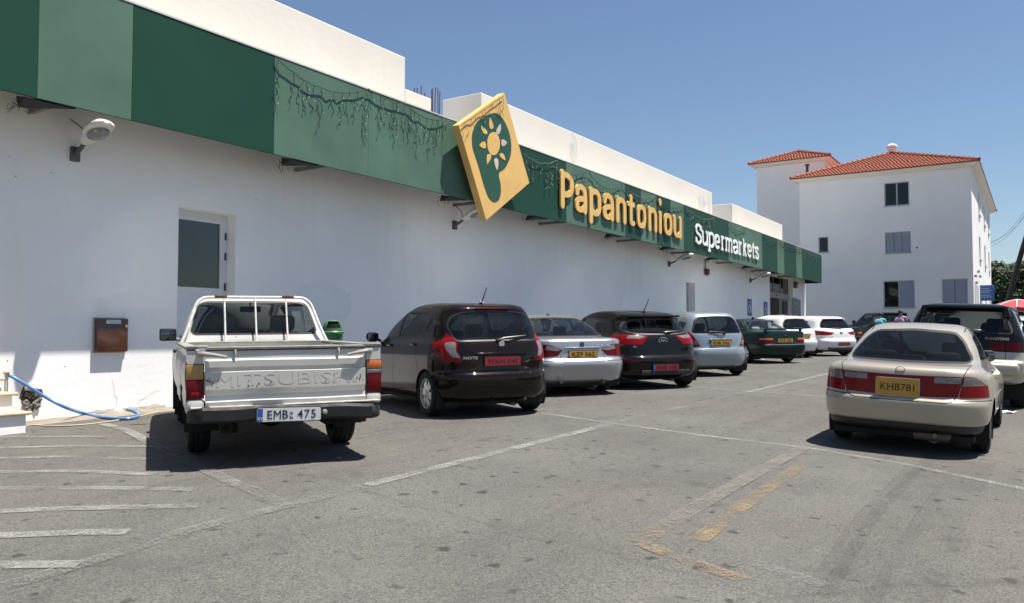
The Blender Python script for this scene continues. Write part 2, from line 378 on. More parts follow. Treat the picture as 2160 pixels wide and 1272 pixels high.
mb = MB(); mb.b2((WALL_X0, .321, -.4), (D1[0] - .05, 22, 5.3)); rel(mb.build('hall_block', M_wall, edge=False))
mb = MB(); mb.b2((D1[1] + .05, .322, -.4), (D2[0] - .05, 22, 5.29)); rel(mb.build('hall_block', M_wall, edge=False))
mb = MB(); mb.b2((D2[1] + .05, .321, -.4), (EN[0] - .05, 22, 5.3)); mb.b2((EN[1] + .05, .321, -.4), (47.698, 22, 5.3)); rel(mb.build('hall_block', M_wall, edge=False))
mb = MB(); mb.b2((EN[0] - .05, 5.5, -.4), (EN[1] + .05, 5.7, 5.3)); mb.b2((EN[0] - .05, .33, 4.32), (EN[1] + .05, 5.5, 5.3)); rel(mb.build('entrance_hall', mat("dim_interior", (.12, .11, .10), .9), edge=False))
for n_, lo, hi in [('parapet', (WALL_X0, .002, 5.6), (12.95, 1.2, 7.14)), ('parapet', (12.952, .004, 5.6), (13.83, .45, 6.48)), ('parapet', (15.72, .002, 5.3), (32.07, 1.15, 7.10)), ('parapet', (34.66, .002, 5.3), (42.9, .9, 7.01))]:
    mb = MB(); mb.b2(lo, hi); o = mb.build(n_, M_wall2, edge=False); rel(o)
    bv = o.modifiers.new('edge', 'BEVEL'); bv.width = .02; bv.segments = 2
# roof rebars
for i, (px, top) in enumerate([(876, 186), (882, 186), (889, 181), (896, 196), (911, 190), (914, 188), (917, 184), (925, 187), (926, 192)]):
    p = PY(px, top, .7); rel(MB().tube([(p.x, .7, 5.2), (p.x + random.uniform(-.02, .02), .7, p.z * .5 + 2.6), (p.x + random.uniform(-.04, .04), .7, p.z)], .013, 6).build('reinforcing_bar', mat("rusty_steel", (.10, .06, .045), .8)))
# damp stains showing as patches of grey render
M_patch = mat("grey_patch_render", (.58, .555, .52), .9, var=.2, vscale=3)
def blob(name, cx, cz, w, h, m, y, seed, parent=None, n=22, jag=.22, rnd_r=0):
    rnd = random.Random(seed); pts = []
    for i in range(n):
        a = 2 * math.pi * i / n; k = 1 + rnd.uniform(-jag, jag); pts.append((cx + w / 2 * math.cos(a) * k, cz + h / 2 * math.sin(a) * k))
    if rnd_r: pts = rounded(pts, rnd_r, 4)
    return MB().prism(pts, lambda u, v, d: (u, d, v), y, y - .0025).build(name, m, parent, edge=False)
for (px, py, w, h, s) in [(1210, 318, .42, .95, 1), (1481, 427, .85, .6, 2), (1496, 432, .22, .8, 5)]:
    p = PY(px, py, 0); rel(blob('bare_patch', p.x, p.z, w, h, M_patch, 0.001, s))

# coats of touch-up paint, a shade off the old white
M_coat = mat("touch_up_white", (.845, .84, .835), .8, var=.03, vscale=2); M_coat2 = mat("older_white_coat", (.80, .795, .785), .85, var=.05, vscale=2)
for i, (x_, z_, w_, h_, m_) in enumerate([(6.3, 2.3, 1.5, .9, M_coat), (10.6, 1.9, 1.6, .8, M_coat2), (24.5, 2.3, 2.4, 1.0, M_coat)]):
    rel(blob('touch_up_patch', x_, z_, w_, h_, m_, -.0031 * (i % 3), 60 + i, n=26, jag=.06, rnd_r=.05))
# --- fascia: panels, flashing, brackets
FY = -.9; FZ0, FZ1 = 4.205, 5.77
M_gd = mat("dark_green_panel", (.0105, .053, .033), .5, var=.10, vscale=.8, spec=.2, bump=.12, bscale=1.3); M_gl = mat("pale_green_panel", (.084, .156, .115), .5, var=.16, vscale=1.2, spec=.2, bump=.12, bscale=1.3)
bounds = [-9, 2.7, 3.9, 5.08, 6.3, 8.71, 15.2, 18.23, 21.78, 22.94, 24.16, 25.31, 26.5, 31.32, 35.97, 38.43, 39.63, 41.92, 43.16, 47.65]
fas = sup
dark = True
for i, (a, b) in enumerate(zip(bounds[:-1], bounds[1:])):
    k = max(1, int(round((b - a) / 2.45))); 
    for j in range(k):
        u0 = a + (b - a) * j / k; u1 = a + (b - a) * (j + 1) / k
        rnd = random.Random(i * 10 + j)
        rel(MB().b2((u0 + .003, FY - rnd.uniform(0, .006), FZ0), (u1 - .003, FY + .03, FZ1 + rnd.uniform(-.004, .004))).build('fascia_panel', M_gd if dark else M_gl, edge=False))
    dark = not dark
M_dk = mat("black_steel", (.02, .02, .022), .55, metal=.3)
rel(MB().b2((-9, FY - .012, FZ1 + .006), (47.65, .001, FZ1 + .03)).build('fascia_flashing', mat("flashing", (.5, .5, .48), .6), edge=False))
rel(MB().b2((-9, FY + .032, FZ0 + .01), (47.6, FY + .08, FZ0 + .07)).build('fascia_rail', M_dk, edge=False))
rel(MB().b2((47.6, FY + .035, FZ0), (47.64, .0, FZ1)).build('fascia_end', M_gd, edge=False))
for px, py in [(60, 200), (620, 338), (955, 420), (1135, 460), (1300, 498), (1415, 527), (1510, 550), (1585, 570), (1640, 585)]:
    x = PY(px, py, 0).x
    rel(MB().b2((x, FY + .081, FZ0 + .02), (x + .06, .001, FZ0 + .08)).build('fascia_bracket', mat('bracket_grey', (.20, .19, .18), .7), edge=False))
    x = PY(px, py, FY).x + .5
    rel(MB().add([(x - .5, FY + .09, FZ0 - .004), (x + .12, FY + .09, FZ0 - .004), (x - .3, FY + .5, FZ0 - .03), (x - .45, FY + .34, FZ0 - .07), (x + .12, FY + .09, FZ0 + .05), (x - .5, FY + .3, FZ0 + .05)], [(0, 1, 2, 3), (0, 3, 5), (1, 4, 2), (2, 4, 5, 3)]).build('torn_soffit', M_dk, edge=False))
    x -= .42
    # tangle of nest and cobweb where the bracket meets the wall
    rnd = random.Random(int(px)); mbn = MB()
    for q in range(30):
        a = Vector((x + rnd.uniform(-.1, .12), FY + rnd.uniform(.2, .5), FZ0 - rnd.uniform(-.05, .10))); d = Vector((rnd.uniform(-.1, .1), rnd.uniform(-.06, .0), rnd.uniform(-.12, .06)))
        b_ = a + d; b_.y = min(b_.y, -.01); mbn.tube([a, b_], .004, 4)
    tag(rel(mbn.build('dry_nest', mat("dry_twigs", (.09, .075, .06), .95))), kind='stuff')
# --- door at the left end
M_alu = mat("white_aluminium", (.62, .63, .65), .35, var=.05); M_gldark = glass("door_glass", (.22, .25, .24), 1.6); M_rub = mat("black_rubber", (.012, .012, .013), .6)
dr = empty('glazed_door', (8.15, .2, .27), label='white half-glazed door in the wall behind the white pickup', cat='door')
def rd(o): return rel(o, dr)
x0, x1, z0, z1 = D1; yb = .2
mb = MB(); mb.b2((x0, yb, z0), (x0 + .06, yb + .07, z1)); mb.b2((x1 - .06, yb, z0), (x1, yb + .07, z1)); mb.b2((x0 + .06, yb, z1 - .09), (x1 - .06, yb + .07, z1)); rd(mb.build('frame', M_alu, edge=False))
mb = MB(); a, b = x0 + .065, x1 - .065; zt = z1 - .095
mb.b2((a, yb - .015, z0), (a + .07, yb + .04, zt)); mb.b2((b - .09, yb - .015, z0), (b, yb + .04, zt)); mb.b2((a + .07, yb - .015, zt - .06), (b - .09, yb + .04, zt)); mb.b2((a + .07, yb - .015, 1.98), (b - .09, yb + .04, 2.09)); mb.b2((a + .07, yb - .015, z0), (b - .09, yb + .04, z0 + .12)); rd(mb.build('leaf', M_alu, edge=False))
rd(MB().b2((a + .071, yb + .01, 2.09), (b - .091, yb + .016, zt - .06)).build('pane', M_gldark, edge=False))
rd(MB().b2((a + .071, yb + .002, z0 + .12), (b - .091, yb + .02, 1.98)).build('lower_panel', mat("door_panel", (.62, .64, .68), .5, var=.06), edge=False))
for z in (2.95, 2.62, 2.12): rd(MB().b2((b - .004, yb - .035, z - .06), (b + .018, yb - .014, z + .06)).build('hinge', M_rub, edge=False))
rd(MB().b2((x0 - .04, yb + .9, z0), (x1 + .04, yb + .95, z1)).build('inside_wall', mat("dim_store_room", (.30, .30, .28), .9), edge=False))
# --- second door
d2 = empty('grey_door', (29.5, .25, .58), label='narrow grey door recessed in the wall between the silver cars', cat='door')
x0, x1, z0, z1 = D2
M_gdoor = mat("grey_door_paint", (.30, .31, .32), .5)
rel(MB().b2((x0, .26, z0), (x1, .31, z1)).build('leaf', M_gdoor, edge=False), d2)
rel(MB().b2((x0 + .001, .2, z0), (x0 + .06, .259, z1 - .001)).build('frame', M_dk, edge=False), d2); rel(MB().b2((x1 - .16, .22, 1.6), (x1 - .10, .258, 1.66)).build('handle', M_dk, edge=False), d2)
# --- entrance with sliding door and transom panes
en = empty('sliding_entrance', (42.6, .25, .76), label='open glass sliding entrance with three panes above, under the fascia', cat='entrance')
x0, x1, z0, z1 = EN; ye = .24
M_fr = mat("bronze_aluminium", (.20, .20, .19), .4, metal=.4); M_gle = glass("entrance_glass", (.16, .17, .16))
gl = lambda u: x0 + (x1 - x0) * u
mb = MB()
for u in (0, .335, .655, .985): mb.b2((gl(u), ye, 3.46), (gl(u) + .06, ye + .06, z1))
mb.b2((x0 + .06, ye, z1 - .05), (x1 - .07, ye + .06, z1)); rel(mb.build('transom_frame', M_fr, edge=False), en)
for u in (0, .335, .655): rel(MB().b2((gl(u) + .061, ye + .02, 3.461), (gl(u + .32) + .02, ye + .03, z1 - .051)).build('transom_pane', M_gle, edge=False), en)
rel(MB().b2((x0, ye - .05, 3.2), (x1, ye + .08, 3.458)).build('door_header', mat("header_grey", (.27, .27, .26), .5), edge=False), en)
rel(MB().rbox((gl(.42), ye - .075, 3.33), (.16, .05, .07), .02).build('motion_sensor', M_rub), en)
for u0, u1 in ((.58, .97),):
    a, b = gl(u0), gl(u1); mb = MB(); mb.b2((a, ye, z0), (a + .07, ye + .05, 3.198)); mb.b2((b - .07, ye, z0), (b, ye + .05, 3.198)); mb.b2((a + .07, ye, z0), (b - .07, ye + .05, z0 + .15)); mb.b2((a + .07, ye, 3.09), (b - .07, ye + .05, 3.198))
    rel(mb.build('sliding_leaf', M_fr, edge=False), en); rel(MB().b2((a + .071, ye + .02, z0 + .151), (b - .071, ye + .028, 3.089)).build('sliding_pane', M_gle, edge=False), en)
mb = MB(); mb.b2((x0, ye, z0), (x0 + .08, ye + .06, 3.198)); rel(mb.build('jamb', M_fr, edge=False), en)

# --- diamond sign
ds = empty('diamond_sign', (14.7, FY, 5.2), label='yellow diamond sign with a dark green letter P and a sun', cat='sign')
M_yellow = mat("sign_yellow", (.71, .44, .14), .55, var=.08, vscale=2); M_green = mat("sign_green", (.014, .075, .045), .5, var=.05); M_pale = mat("faded_cream", (.62, .50, .40), .6, var=.2)
DY = -1.24; T_, L_, B_, R_ = ((14.83, 6.66), (13.15, 5.58), (14.14, 3.76), (15.88, 4.83))
rel(MB().prism([T_, L_, B_, R_], lambda u, v, d: (u, d, v), DY, DY + .16).build('sign_box', M_yellow, edge=False), ds)
rel(MB().b2((14.3, DY + .161, 4.6), (14.5, FY - .007, 5.6)).b2((14.7, DY + .161, 4.7), (14.9, FY - .007, 5.7)).build('sign_mount', M_dk, edge=False), ds)
# P emblem traced on the sign face, in photo pixels
zz = lambda x, y: PY(540 + x * 600 / 1908, 80 + y * 400 / 1272, DY)
def traced(name, pts, m, d, parent, smooth=4, r=.08):
    q = [(p.x, p.z) for p in (zz(*a) for a in pts)]
    if smooth: q = rounded(q, r, smooth)
    return rel(MB().prism(q, lambda u, v, k: (u, k, v), DY - d, DY - d - .006).build(name, m, edge=False), parent)
traced('letter_p', [(1598, 500), (1540, 520), (1480, 560), (1447, 640), (1450, 730), (1490, 850), (1530, 990), (1560, 1075), (1600, 1105), (1632, 1085), (1643, 1030), (1640, 980), (1622, 905), (1672, 872), (1706, 800), (1713, 720), (1700, 640), (1668, 560), (1635, 515)], M_green, .002, ds, 3, .1)
traced('sun_disc', [(1590 + 43 * math.cos(a), 710 + 78 * math.sin(a)) for a in [2 * math.pi * i / 20 for i in range(20)]], M_yellow, .010, ds, 0)
for tip, base, m in [((1565, 528), (1577, 605), M_yellow), ((1640, 572), (1618, 640), M_pale), ((1684, 702), (1645, 705), M_pale), ((1672, 826), (1640, 780), M_yellow), ((1615, 895), (1607, 815), M_pale), ((1545, 855), (1563, 785), M_yellow), ((1492, 722), (1535, 718), M_yellow), ((1502, 588), (1540, 640), M_yellow)]:
    t, b_ = Vector((*tip, 0)), Vector((*base, 0)); d = (t - b_); q = Vector((-d.y, d.x, 0)).normalized() * 14
    if abs(d.x) > abs(d.y): q *= 1.7
    pts = [t, b_ + d * .35 + q, b_ + q * .9, b_ - d * .12, b_ - q * .9, b_ + d * .35 - q]
    traced('sun_ray', [(p.x, p.y) for p in pts], m, .010, ds, 3, .05)

# --- lettering on the fascia, built stroke by stroke
GL = {
 'P': [[(0, 1.38), (0, -.02)], [(0, 1.33), (.55, 1.33), (.95, 1.15), (1, .9), (.9, .62), (.5, .48), (0, .5)]],
 'a': [[(.02, .74), (.12, .95), (.5, 1.02), (.88, .9), (1, .62), (1, -.02)], [(1, .52), (.45, .48), (.08, .38), (0, .2), (.1, .02), (.5, -.02), (.85, .08), (1, .25)]],
 'p': [[(0, 1.02), (0, -.38)], [(0, .85), (.35, 1), (.7, 1), (.97, .8), (1, .5), (.97, .2), (.7, 0), (.35, 0), (0, .15)]],
 'n': [[(0, 1.02), (0, 0)], [(0, .8), (.35, 1), (.7, 1), (.97, .82), (1, .5), (1, 0)]],
 't': [[(.4, 1.32), (.4, .2), (.6, .0), (1, .02)], [(-.15, .96), (1, .96)]],
 'o': [[(.5, 1), (.12, .9), (0, .5), (.12, .1), (.5, 0), (.88, .1), (1, .5), (.88, .9), (.5, 1)]],
 'i': [[(.5, .94), (.5, 0)], [(.5, 1.62), (.5, 1.56)]],
 'u': [[(0, 1), (0, .35), (.1, .1), (.4, 0), (.75, .05), (1, .25)], [(1, 1), (1, 0)]],
 'S': [[(1, .98), (.85, 1.28), (.45, 1.36), (.1, 1.22), (.02, .98), (.2, .78), (.75, .6), (1, .38), (.92, .1), (.5, -.02), (.15, .1), (0, .36)], [(1, 1.36), (1, .95)], [(0, 0), (0, .4)]],
 'e': [[(.04, .5), (.98, .52), (.9, .85), (.5, 1), (.12, .88), (0, .5), (.12, .12), (.5, 0), (.95, .12)]],
 'r': [[(.3, 1), (.3, 0)], [(.3, .72), (.6, .98), (1, .92)], [(-.05, 0), (.75, 0)], [(-.05, 1), (.3, 1)]],
 'm': [[(.1, 1), (.1, 0)], [(.1, .8), (.3, 1), (.5, .82), (.5, 0)], [(.5, .8), (.75, 1), (.92, .82), (.92, 0)], [(-.05, 0), (.22, 0)], [(.4, 0), (.6, 0)], [(.82, 0), (1.05, 0)], [(-.05, 1), (.1, 1)]],
 'k': [[(.1, 1.38), (.1, 0)], [(.12, .42), (.85, 1)], [(.35, .55), (.95, 0)], [(-.1, 0), (.35, 0)], [(.65, 0), (1.1, 0)], [(-.1, 1.38), (.1, 1.38)], [(.6, 1), (1.05, 1)]],
 's': [[(.95, .78), (.8, .97), (.4, 1), (.05, .86), (.1, .62), (.6, .5), (.98, .34), (.9, .06), (.5, 0), (.1, .06), (0, .28)]],
}
def smooth_line(pts, k=5):
    if len(pts) < 3: return [Vector((*p, 0)) for p in pts]
    P = [Vector((*p, 0)) for p in pts]; out = []
    for i in range(len(P) - 1):
        a, b, c, d = P[max(i - 1, 0)], P[i], P[i + 1], P[min(i + 2, len(P) - 1)]
        for j in range(k):
            t = j / k; out.append(.5 * ((2 * b) + (c - a) * t + (2 * a - 5 * b + 4 * c - d) * t * t + (3 * b - a - 3 * c + d) * t ** 3))
    out.append(P[-1]); return out
def stroke_letter(ch, x0, x1, zb, xh, wx, wz, yf, depth, m, parent, rnd_cap=True, serif=False):
    """strokes of width wx (stems) / wz (bars) as raised solid strips"""
    mb = MB(); strokes = [list(s) for s in GL[ch]]
    if serif and ch in 'upn': strokes += [[(-.25, 1), (.0, 1)]] + ([[(.72, 1), (1, 1)], [(1, 0), (1.22, 0)]] if ch == 'u' else [[(-.25, -.38), (.3, -.38)]] if ch == 'p' else [])
    for si, s in enumerate(strokes):
        Q = smooth_line(s); pts = [Vector((x0 + wx / 2 + p.x * (x1 - x0 - wx), zb + wz / 2 + p.y * (xh - wz), 0)) for p in Q]
        n = len(pts); Lp, Rp = [], []
        for i, p in enumerate(pts):
            t = (pts[min(i + 1, n - 1)] - pts[max(i - 1, 0)]).normalized(); q = Vector((-t.y, t.x, 0))
            h = Vector((q.x * wx / 2, q.y * wz / 2, 0)); Lp.append(p + h); Rp.append(p - h)
        closed = (pts[0] - pts[-1]).length < 1e-3
        poly = None
        if closed:
            Lp[-1] = Lp[0]; Rp[-1] = Rp[0]
        d0 = yf + si * .002; d1 = yf + depth
        if not closed and rnd_cap:
            def cap(p, a, b, t, k=6):
                h = (a - p); o = []
                for j in range(1, k): 
                    an = math.pi * j / k; o.append(p + h * math.cos(an) + Vector((t.x * wx / 2, t.y * wz / 2 if abs(t.y) < .7 else t.y * wx / 2, 0)) * math.sin(an))
                return o
            t1 = (pts[-1] - pts[-2]).normalized(); t0 = (pts[0] - pts[1]).normalized()
            E1 = cap(pts[-1], Lp[-1], Rp[-1], t1); E0 = cap(pts[0], Rp[0], Lp[0], t0)
        else: E1 = E0 = []
        V = []
        for a, b in zip(Lp, Rp): V += [a, b]
        k = len(V); vs = [(v.x, d0, v.y) for v in V] + [(v.x, d1, v.y) for v in V]; fs = []
        for i in range(n - 1): fs += [(2 * i, 2 * i + 1, 2 * i + 3, 2 * i + 2), (k + 2 * i, k + 2 * i + 2, k + 2 * i + 3, k + 2 * i + 1), (2 * i, 2 * i + 2, k + 2 * i + 2, k + 2 * i), (2 * i + 1, k + 2 * i + 1, k + 2 * i + 3, 2 * i + 3)]
        if not closed: fs += [(0, k, k + 1, 1), (k - 2, k - 1, 2 * k - 1, 2 * k - 2)]
        mb.add(vs, fs)
        for E, a, b in ((E1, Lp[-1], Rp[-1]), (E0, Rp[0], Lp[0])):
            if E: mb.prism([(v.x, v.y) for v in [a] + E + [b]], lambda u, v, d: (u, d, v), d0, d1)
    return rel(mb.build('letter', m, edge=False), parent)
ls = empty('lettering_sign', (22, FY, 4.9), label='raised yellow letters spelling Papantoniou on the fascia', cat='sign')
PXS = [17.83, 18.52, 18.61, 19.26, 19.4, 20.1, 20.22, 20.9, 21.05, 21.73, 21.86, 22.34, 22.49, 23.17, 23.34, 24.02, 24.12, 24.47, 24.61, 25.29, 25.4, 26.14]
for i, ch in enumerate("Papantoniou"):
    stroke_letter(ch, PXS[2 * i], PXS[2 * i + 1], 4.56, .73, .20 if ch != 't' else .18, .15, FY - .075, .045, M_yellow, ls)
ls2 = empty('lettering_sign', (31, FY, 4.9), label='raised white letters spelling Supermarkets on the fascia', cat='sign')
SXS = [27.5, 28.11, 28.18, 28.77, 28.87, 29.49, 29.56, 30.1, 30.21, 30.65, 30.73, 31.65, 31.75, 32.33, 32.37, 32.86, 32.97, 33.5, 33.62, 34.17, 34.25, 34.64, 34.73, 35.23]
M_white = mat("sign_white", (.80, .82, .80), .5, var=.04)
for i, ch in enumerate("Supermarkets"):
    stroke_letter(ch, SXS[2 * i], SXS[2 * i + 1], 4.545, .56, .125 if ch != 'm' else .11, .095, FY - .065, .035, M_white, ls2, rnd_cap=False, serif=True)
for sgn, dims in ((ls, (17.9, 26.1)), (ls2, (27.6, 35.2))):
    mb = MB()
    for k in range(12): 
        u = dims[0] + (dims[1] - dims[0]) * (k + .5) / 12; mb.tube([(u, FY - .04, 4.8), (u, FY - .001, 4.8)], .012, 6)
    rel(mb.build('mounting_pins', M_dk), sgn)

# --- icicle string lights along the fascia top
M_wire = mat("dark_green_wire", (.010, .036, .025), .6); M_bulb = mat("clear_bulb", (.55, .60, .58), .2)
def garland(x0, x1, z0, z1, sag, drop, n, seed, y, label, m=M_wire):
    rnd = random.Random(seed); root = empty('string_lights', ((x0 + x1) / 2, y, (z0 + z1) / 2), label=label, cat='string lights', group='icicle lights on the fascia')
    def at(t): return Vector((x0 + (x1 - x0) * t, y - .03 - .02 * rnd.random(), z0 + (z1 - z0) * t - sag * 4 * t * (1 - t) + rnd.uniform(-.012, .012)))
    k = max(8, int((x1 - x0) * 8)); pts = [at(i / k) for i in range(k + 1)]
    rel(MB().tube(pts, .008, 5).build('cable', m), root)
    mb = MB(); mbb = MB()
    n = int(n * .75)
    for i in range(n):
        p = at((i + rnd.random()) / n); ln = drop * rnd.choice((.2, .3, .4, .55, .7, 1.0)) * rnd.uniform(.8, 1.1); pp = [p]; z = 0
        while z < ln:
            z += .07; pp.append(Vector((p.x + rnd.uniform(-.045, .045), p.y + rnd.uniform(-.02, .02), p.z - z)))
            if rnd.random() < .7:
                q = pp[-1] + Vector((rnd.uniform(-.05, .05), rnd.uniform(-.03, 0), rnd.uniform(-.06, .0))); mb.tube([pp[-1], q], .0055, 4)
                if rnd.random() < .35: mbb.tube([q, q + Vector((0, 0, -.02))], .010, 5)
        mb.tube(pp, .005, 4)
    tag(rel(mb.build('drop_strands', m), root), kind='stuff')
    if mbb.v: tag(rel(mbb.build('bulbs', M_bulb), root), kind='stuff')
garland(8.7, 10.75, 5.72, 5.74, .24, .75, 15, 1, FY - .01, 'dangling dark icicle lights at the left end of the long pale green panel')
garland(10.8, 11.9, 5.76, 5.74, .05, .8, 9, 2, FY - .01, 'short dark icicle lights in the middle of the long pale green panel')
garland(11.9, 13.1, 5.72, 5.74, .12, .8, 11, 3, FY - .01, 'dark icicle lights on the pale panel just left of the diamond sign')
garland(13.2, 14.75, 5.58, 6.56, .0, .32, 14, 9, DY - .0, 'thin wire lights draped over the top of the yellow diamond sign', mat("brown_wire", (.10, .06, .02), .7))
M_wl = mat("pale_grey_wire", (.13, .16, .14), .6)
garland(16.1, 17.7, 5.6, 5.72, .16, .75, 12, 4, FY - .01, 'wire lights on the dark panel right of the diamond sign', M_wl)
garland(17.9, 19.3, 5.5, 5.72, .12, .55, 10, 5, FY - .01, 'wire lights hanging around the yellow capital letter P')
garland(19.4, 21.5, 5.72, 5.72, .3, .5, 14, 6, FY - .01, 'wire lights looping above the yellow letters p, a and n')
garland(21.6, 23.9, 5.72, 5.72, .22, .5, 16, 7, FY - .01, 'pale wire lights tangled over the yellow letters t and o', M_wl)
garland(24.1, 26.4, 5.7, 5.72, .2, .45, 14, 8, FY - .01, 'wire lights above the yellow letters i, o and u')
garland(26.6, 29.6, 5.72, 5.72, .22, .4, 20, 10, FY - .01, 'pale wire lights above the white capital letter S', M_wl)
garland(31.2, 33.4, 5.72, 5.72, .22, .45, 14, 11, FY - .01, 'wire lights hanging over the white letters k and e')
garland(35.9, 38.3, 5.72, 5.7, .25, .45, 12, 12, FY - .01, 'wire lights on the dark panel right of the white letters')
garland(38.6, 43.0, 5.72, 5.7, .15, .4, 14, 13, FY - .01, 'wire lights across the two narrow pale panels')
garland(43.2, 47.5, 5.7, 5.7, .1, .5, 18, 14, FY - .01, 'wire lights on the end panel of the fascia', M_wl)

# --- wall lamps
M_lamp = mat("lamp_casing", (.62, .60, .57), .5, var=.15); M_lens = glass("lamp_glass", (.5, .52, .5)); M_arm = mat("lamp_arm", (.10, .10, .10), .5, metal=.4)
def wall_lamp(x, z, label, yaw=-12):
    r = empty('wall_lamp', (x, -.001, z), (0, 0, R(yaw)), label=label, cat='lamp', group='street-type lamps on the supermarket wall')
    M = Matrix.Rotation(R(-14), 4, 'X')
    MB().rbox((0, -.03, 0), (.12, .06, .2), .01).build('wall_plate', M_arm, r)
    MB().tube([(0, -.05, .0), (0, -.22, .05), (0, -.34, .11)], .03, 8).build('arm', M_arm, r)
    rows = [(-.0, .035, .04), (.06, .085, .06), (.2, .115, .08), (.36, .165, .095), (.5, .175, .095), (.64, .135, .075), (.72, .04, .03)]
    vs = []; n = 14
    for t, w, h in rows:
        for j in range(n):
            a = 2 * math.pi * j / n; v = M @ Vector((w * math.cos(a), -t, h * (math.sin(a) if math.sin(a) > 0 else .55 * math.sin(a)))); vs.append(v + Vector((0, -.32, .10)))
    fs = [(i * n + j, i * n + (j + 1) % n, (i + 1) * n + (j + 1) % n, (i + 1) * n + j) for i in range(len(rows) - 1) for j in range(n)] + [tuple(range(n)), tuple(range((len(rows) - 1) * n, len(rows) * n))]
    MB().add(vs, fs, True).build('housing', M_lamp, r)
    mb = MB(); pts = []
    for k in range(4):
        f = [1, .92, .65, .05][k]; dz = [0, .02, .04, .05][k]
        for j in range(16):
            a = 2 * math.pi * j / 16; v = M @ Vector((.13 * f * math.cos(a), -.44 - .19 * f * math.sin(a), -.050 - dz)); pts.append(v + Vector((0, -.32, .10)))
    mb.add(pts, [(k * 16 + j, k * 16 + (j + 1) % 16, (k + 1) * 16 + (j + 1) % 16, (k + 1) * 16 + j) for k in range(3) for j in range(16)], True).build('lens', mat("lamp_bowl", (.16, .17, .17), .12, coat=.6), r)
    p = []
    for k in range(9): t = k / 8; p.append((-.02 - .07 * t + .10 * math.sin(math.pi * t), -.30 + .22 * t, .16 + (FZ0 + .05 - z - .16) * t))
    MB().tube(p, .008, 5).build('cable', M_rub, r)
wall_lamp(6.04, 3.80, 'grey wall lamp with an oval bowl left of the half-glazed door', -8)
wall_lamp(14.65, 3.80, 'grey wall lamp tucked under the diamond sign')
wall_lamp(27.35, 3.85, 'grey wall lamp under the fascia below the last yellow letter')
wall_lamp(37.1, 3.80, 'grey wall lamp under the fascia close to the entrance')
# --- alarm siren, bulkhead, notices, parking plates
p = PY(1487, 574, 0)
al = empty('alarm_siren', (p.x, 0, p.z), label='small dark red siren hanging from a cable below the white lettering', cat='siren')
MB().rbox((0, -.09, 0), (.26, .16, .26), .06).build('siren_case', mat("dark_red", (.12, .035, .03), .6), al); MB().tube([(-.05, -.05, .1), (-.06, -.05, FZ0 - p.z + .1)], .018, 6).build('conduit', M_arm, al)
p = PY(1675, 601, 0)
bk = empty('bulkhead_light', (p.x, 0, p.z), label='small square light fitting high beside the entrance', cat='lamp'); MB().rbox((0, -.08, 0), (.35, .16, .36), .05).build('fitting', mat("olive_grey", (.10, .09, .07), .6), bk); MB().rbox((0, -.17, 0), (.25, .02, .25), .01).build('cover', mat("lamp_bowl", (.40, .42, .42), .12), bk)
M_blue = mat("sign_blue", (.03, .10, .30), .5)
def wheelchair(r, s, y):
    w = M_white; mb = MB()
    mb.tube([(-.02 * s, y, .16 * s), (-.02 * s, y, .02 * s), (.12 * s, y, .02 * s), (.17 * s, y, -.14 * s), (.22 * s, y, -.13 * s)], .022 * s, 6)
    mb.tube([(-.02 * s + .15 * s * math.cos(a) - .03 * s, y, -.08 * s + .15 * s * math.sin(a)) for a in [R(60 + 260 * i / 14) for i in range(15)]], .02 * s, 6)
    mb.lathe([(0, -.004), (.045 * s, -.004), (.045 * s, .004), (0, .004)], (-.02 * s, y, .24 * s), 'Y', 12)
    return mb.build('wheelchair_symbol', w, r)
for x, z, lb in ((37.0, 2.57, 'blue wheelchair parking plate on the wall, farther from the entrance'), (39.6, 2.53, 'blue wheelchair parking plate on the wall right beside the entrance')):
    r = empty('parking_plate', (x, 0, z), label=lb, cat='sign'); MB().b2((-.32, -.012, -.38), (.32, -.001, .38)).build('plate', M_blue, r, edge=False); wheelchair(r, 1.0, -.02)
for px, py, lb in ((1677, 652, 'larger grey notice board right of the entrance'), (1685, 655, 'smaller grey notice board right of the entrance')):
    p = PY(px, py, 0); r = empty('notice_board', (p.x, 0, p.z), label=lb, cat='notice'); w = .5 if px < 1680 else .34
    MB().b2((-w, -.02, -.65), (w, -.001, .6)).build('frame', mat("header_grey", (.27, .27, .26), .5), r, edge=False); MB().b2((-w + .06, -.026, -.59), (w - .06, -.021, .54)).build('sheet', mat("notice_print", (.30, .30, .29), .7, var=.7, vscale=9), r, edge=False)
# --- brown meter hatch
a, b = PY(198, 672), PY(262, 741)
hb = empty('meter_hatch', ((a.x + b.x) / 2, 0, b.z), label='small brown wooden meter hatch on the white wall', cat='hatch')
def woodm():
    m = mat("varnished_brown_wood", (.085, .030, .014), .35, var=.5, vscale=2, coat=.3); return m
w = b.x - a.x; h = a.z - b.z
MB().rbox((0, -.045, h / 2), (w, .086, h), .008).build('door', woodm(), hb); MB().b2((-w * .22, -.093, h - .07), (w * .25, -.089, h - .015)).build('label_plate', mat("steel_label", (.45, .47, .50), .4), hb, edge=False)
MB().lathe([(0, -.02), (.022, -.018), (.022, 0)], (w * .42, -.09, h - .10), 'Y', 12).build('lock', mat("brass", (.55, .40, .18), .35, metal=.8), hb)
MB().b2((-w / 2 - .015, -.03, -.015), (w / 2 + .015, -.001, h + .015)).build('frame', mat("hatch_frame", (.35, .33, .30), .7), hb, edge=False)
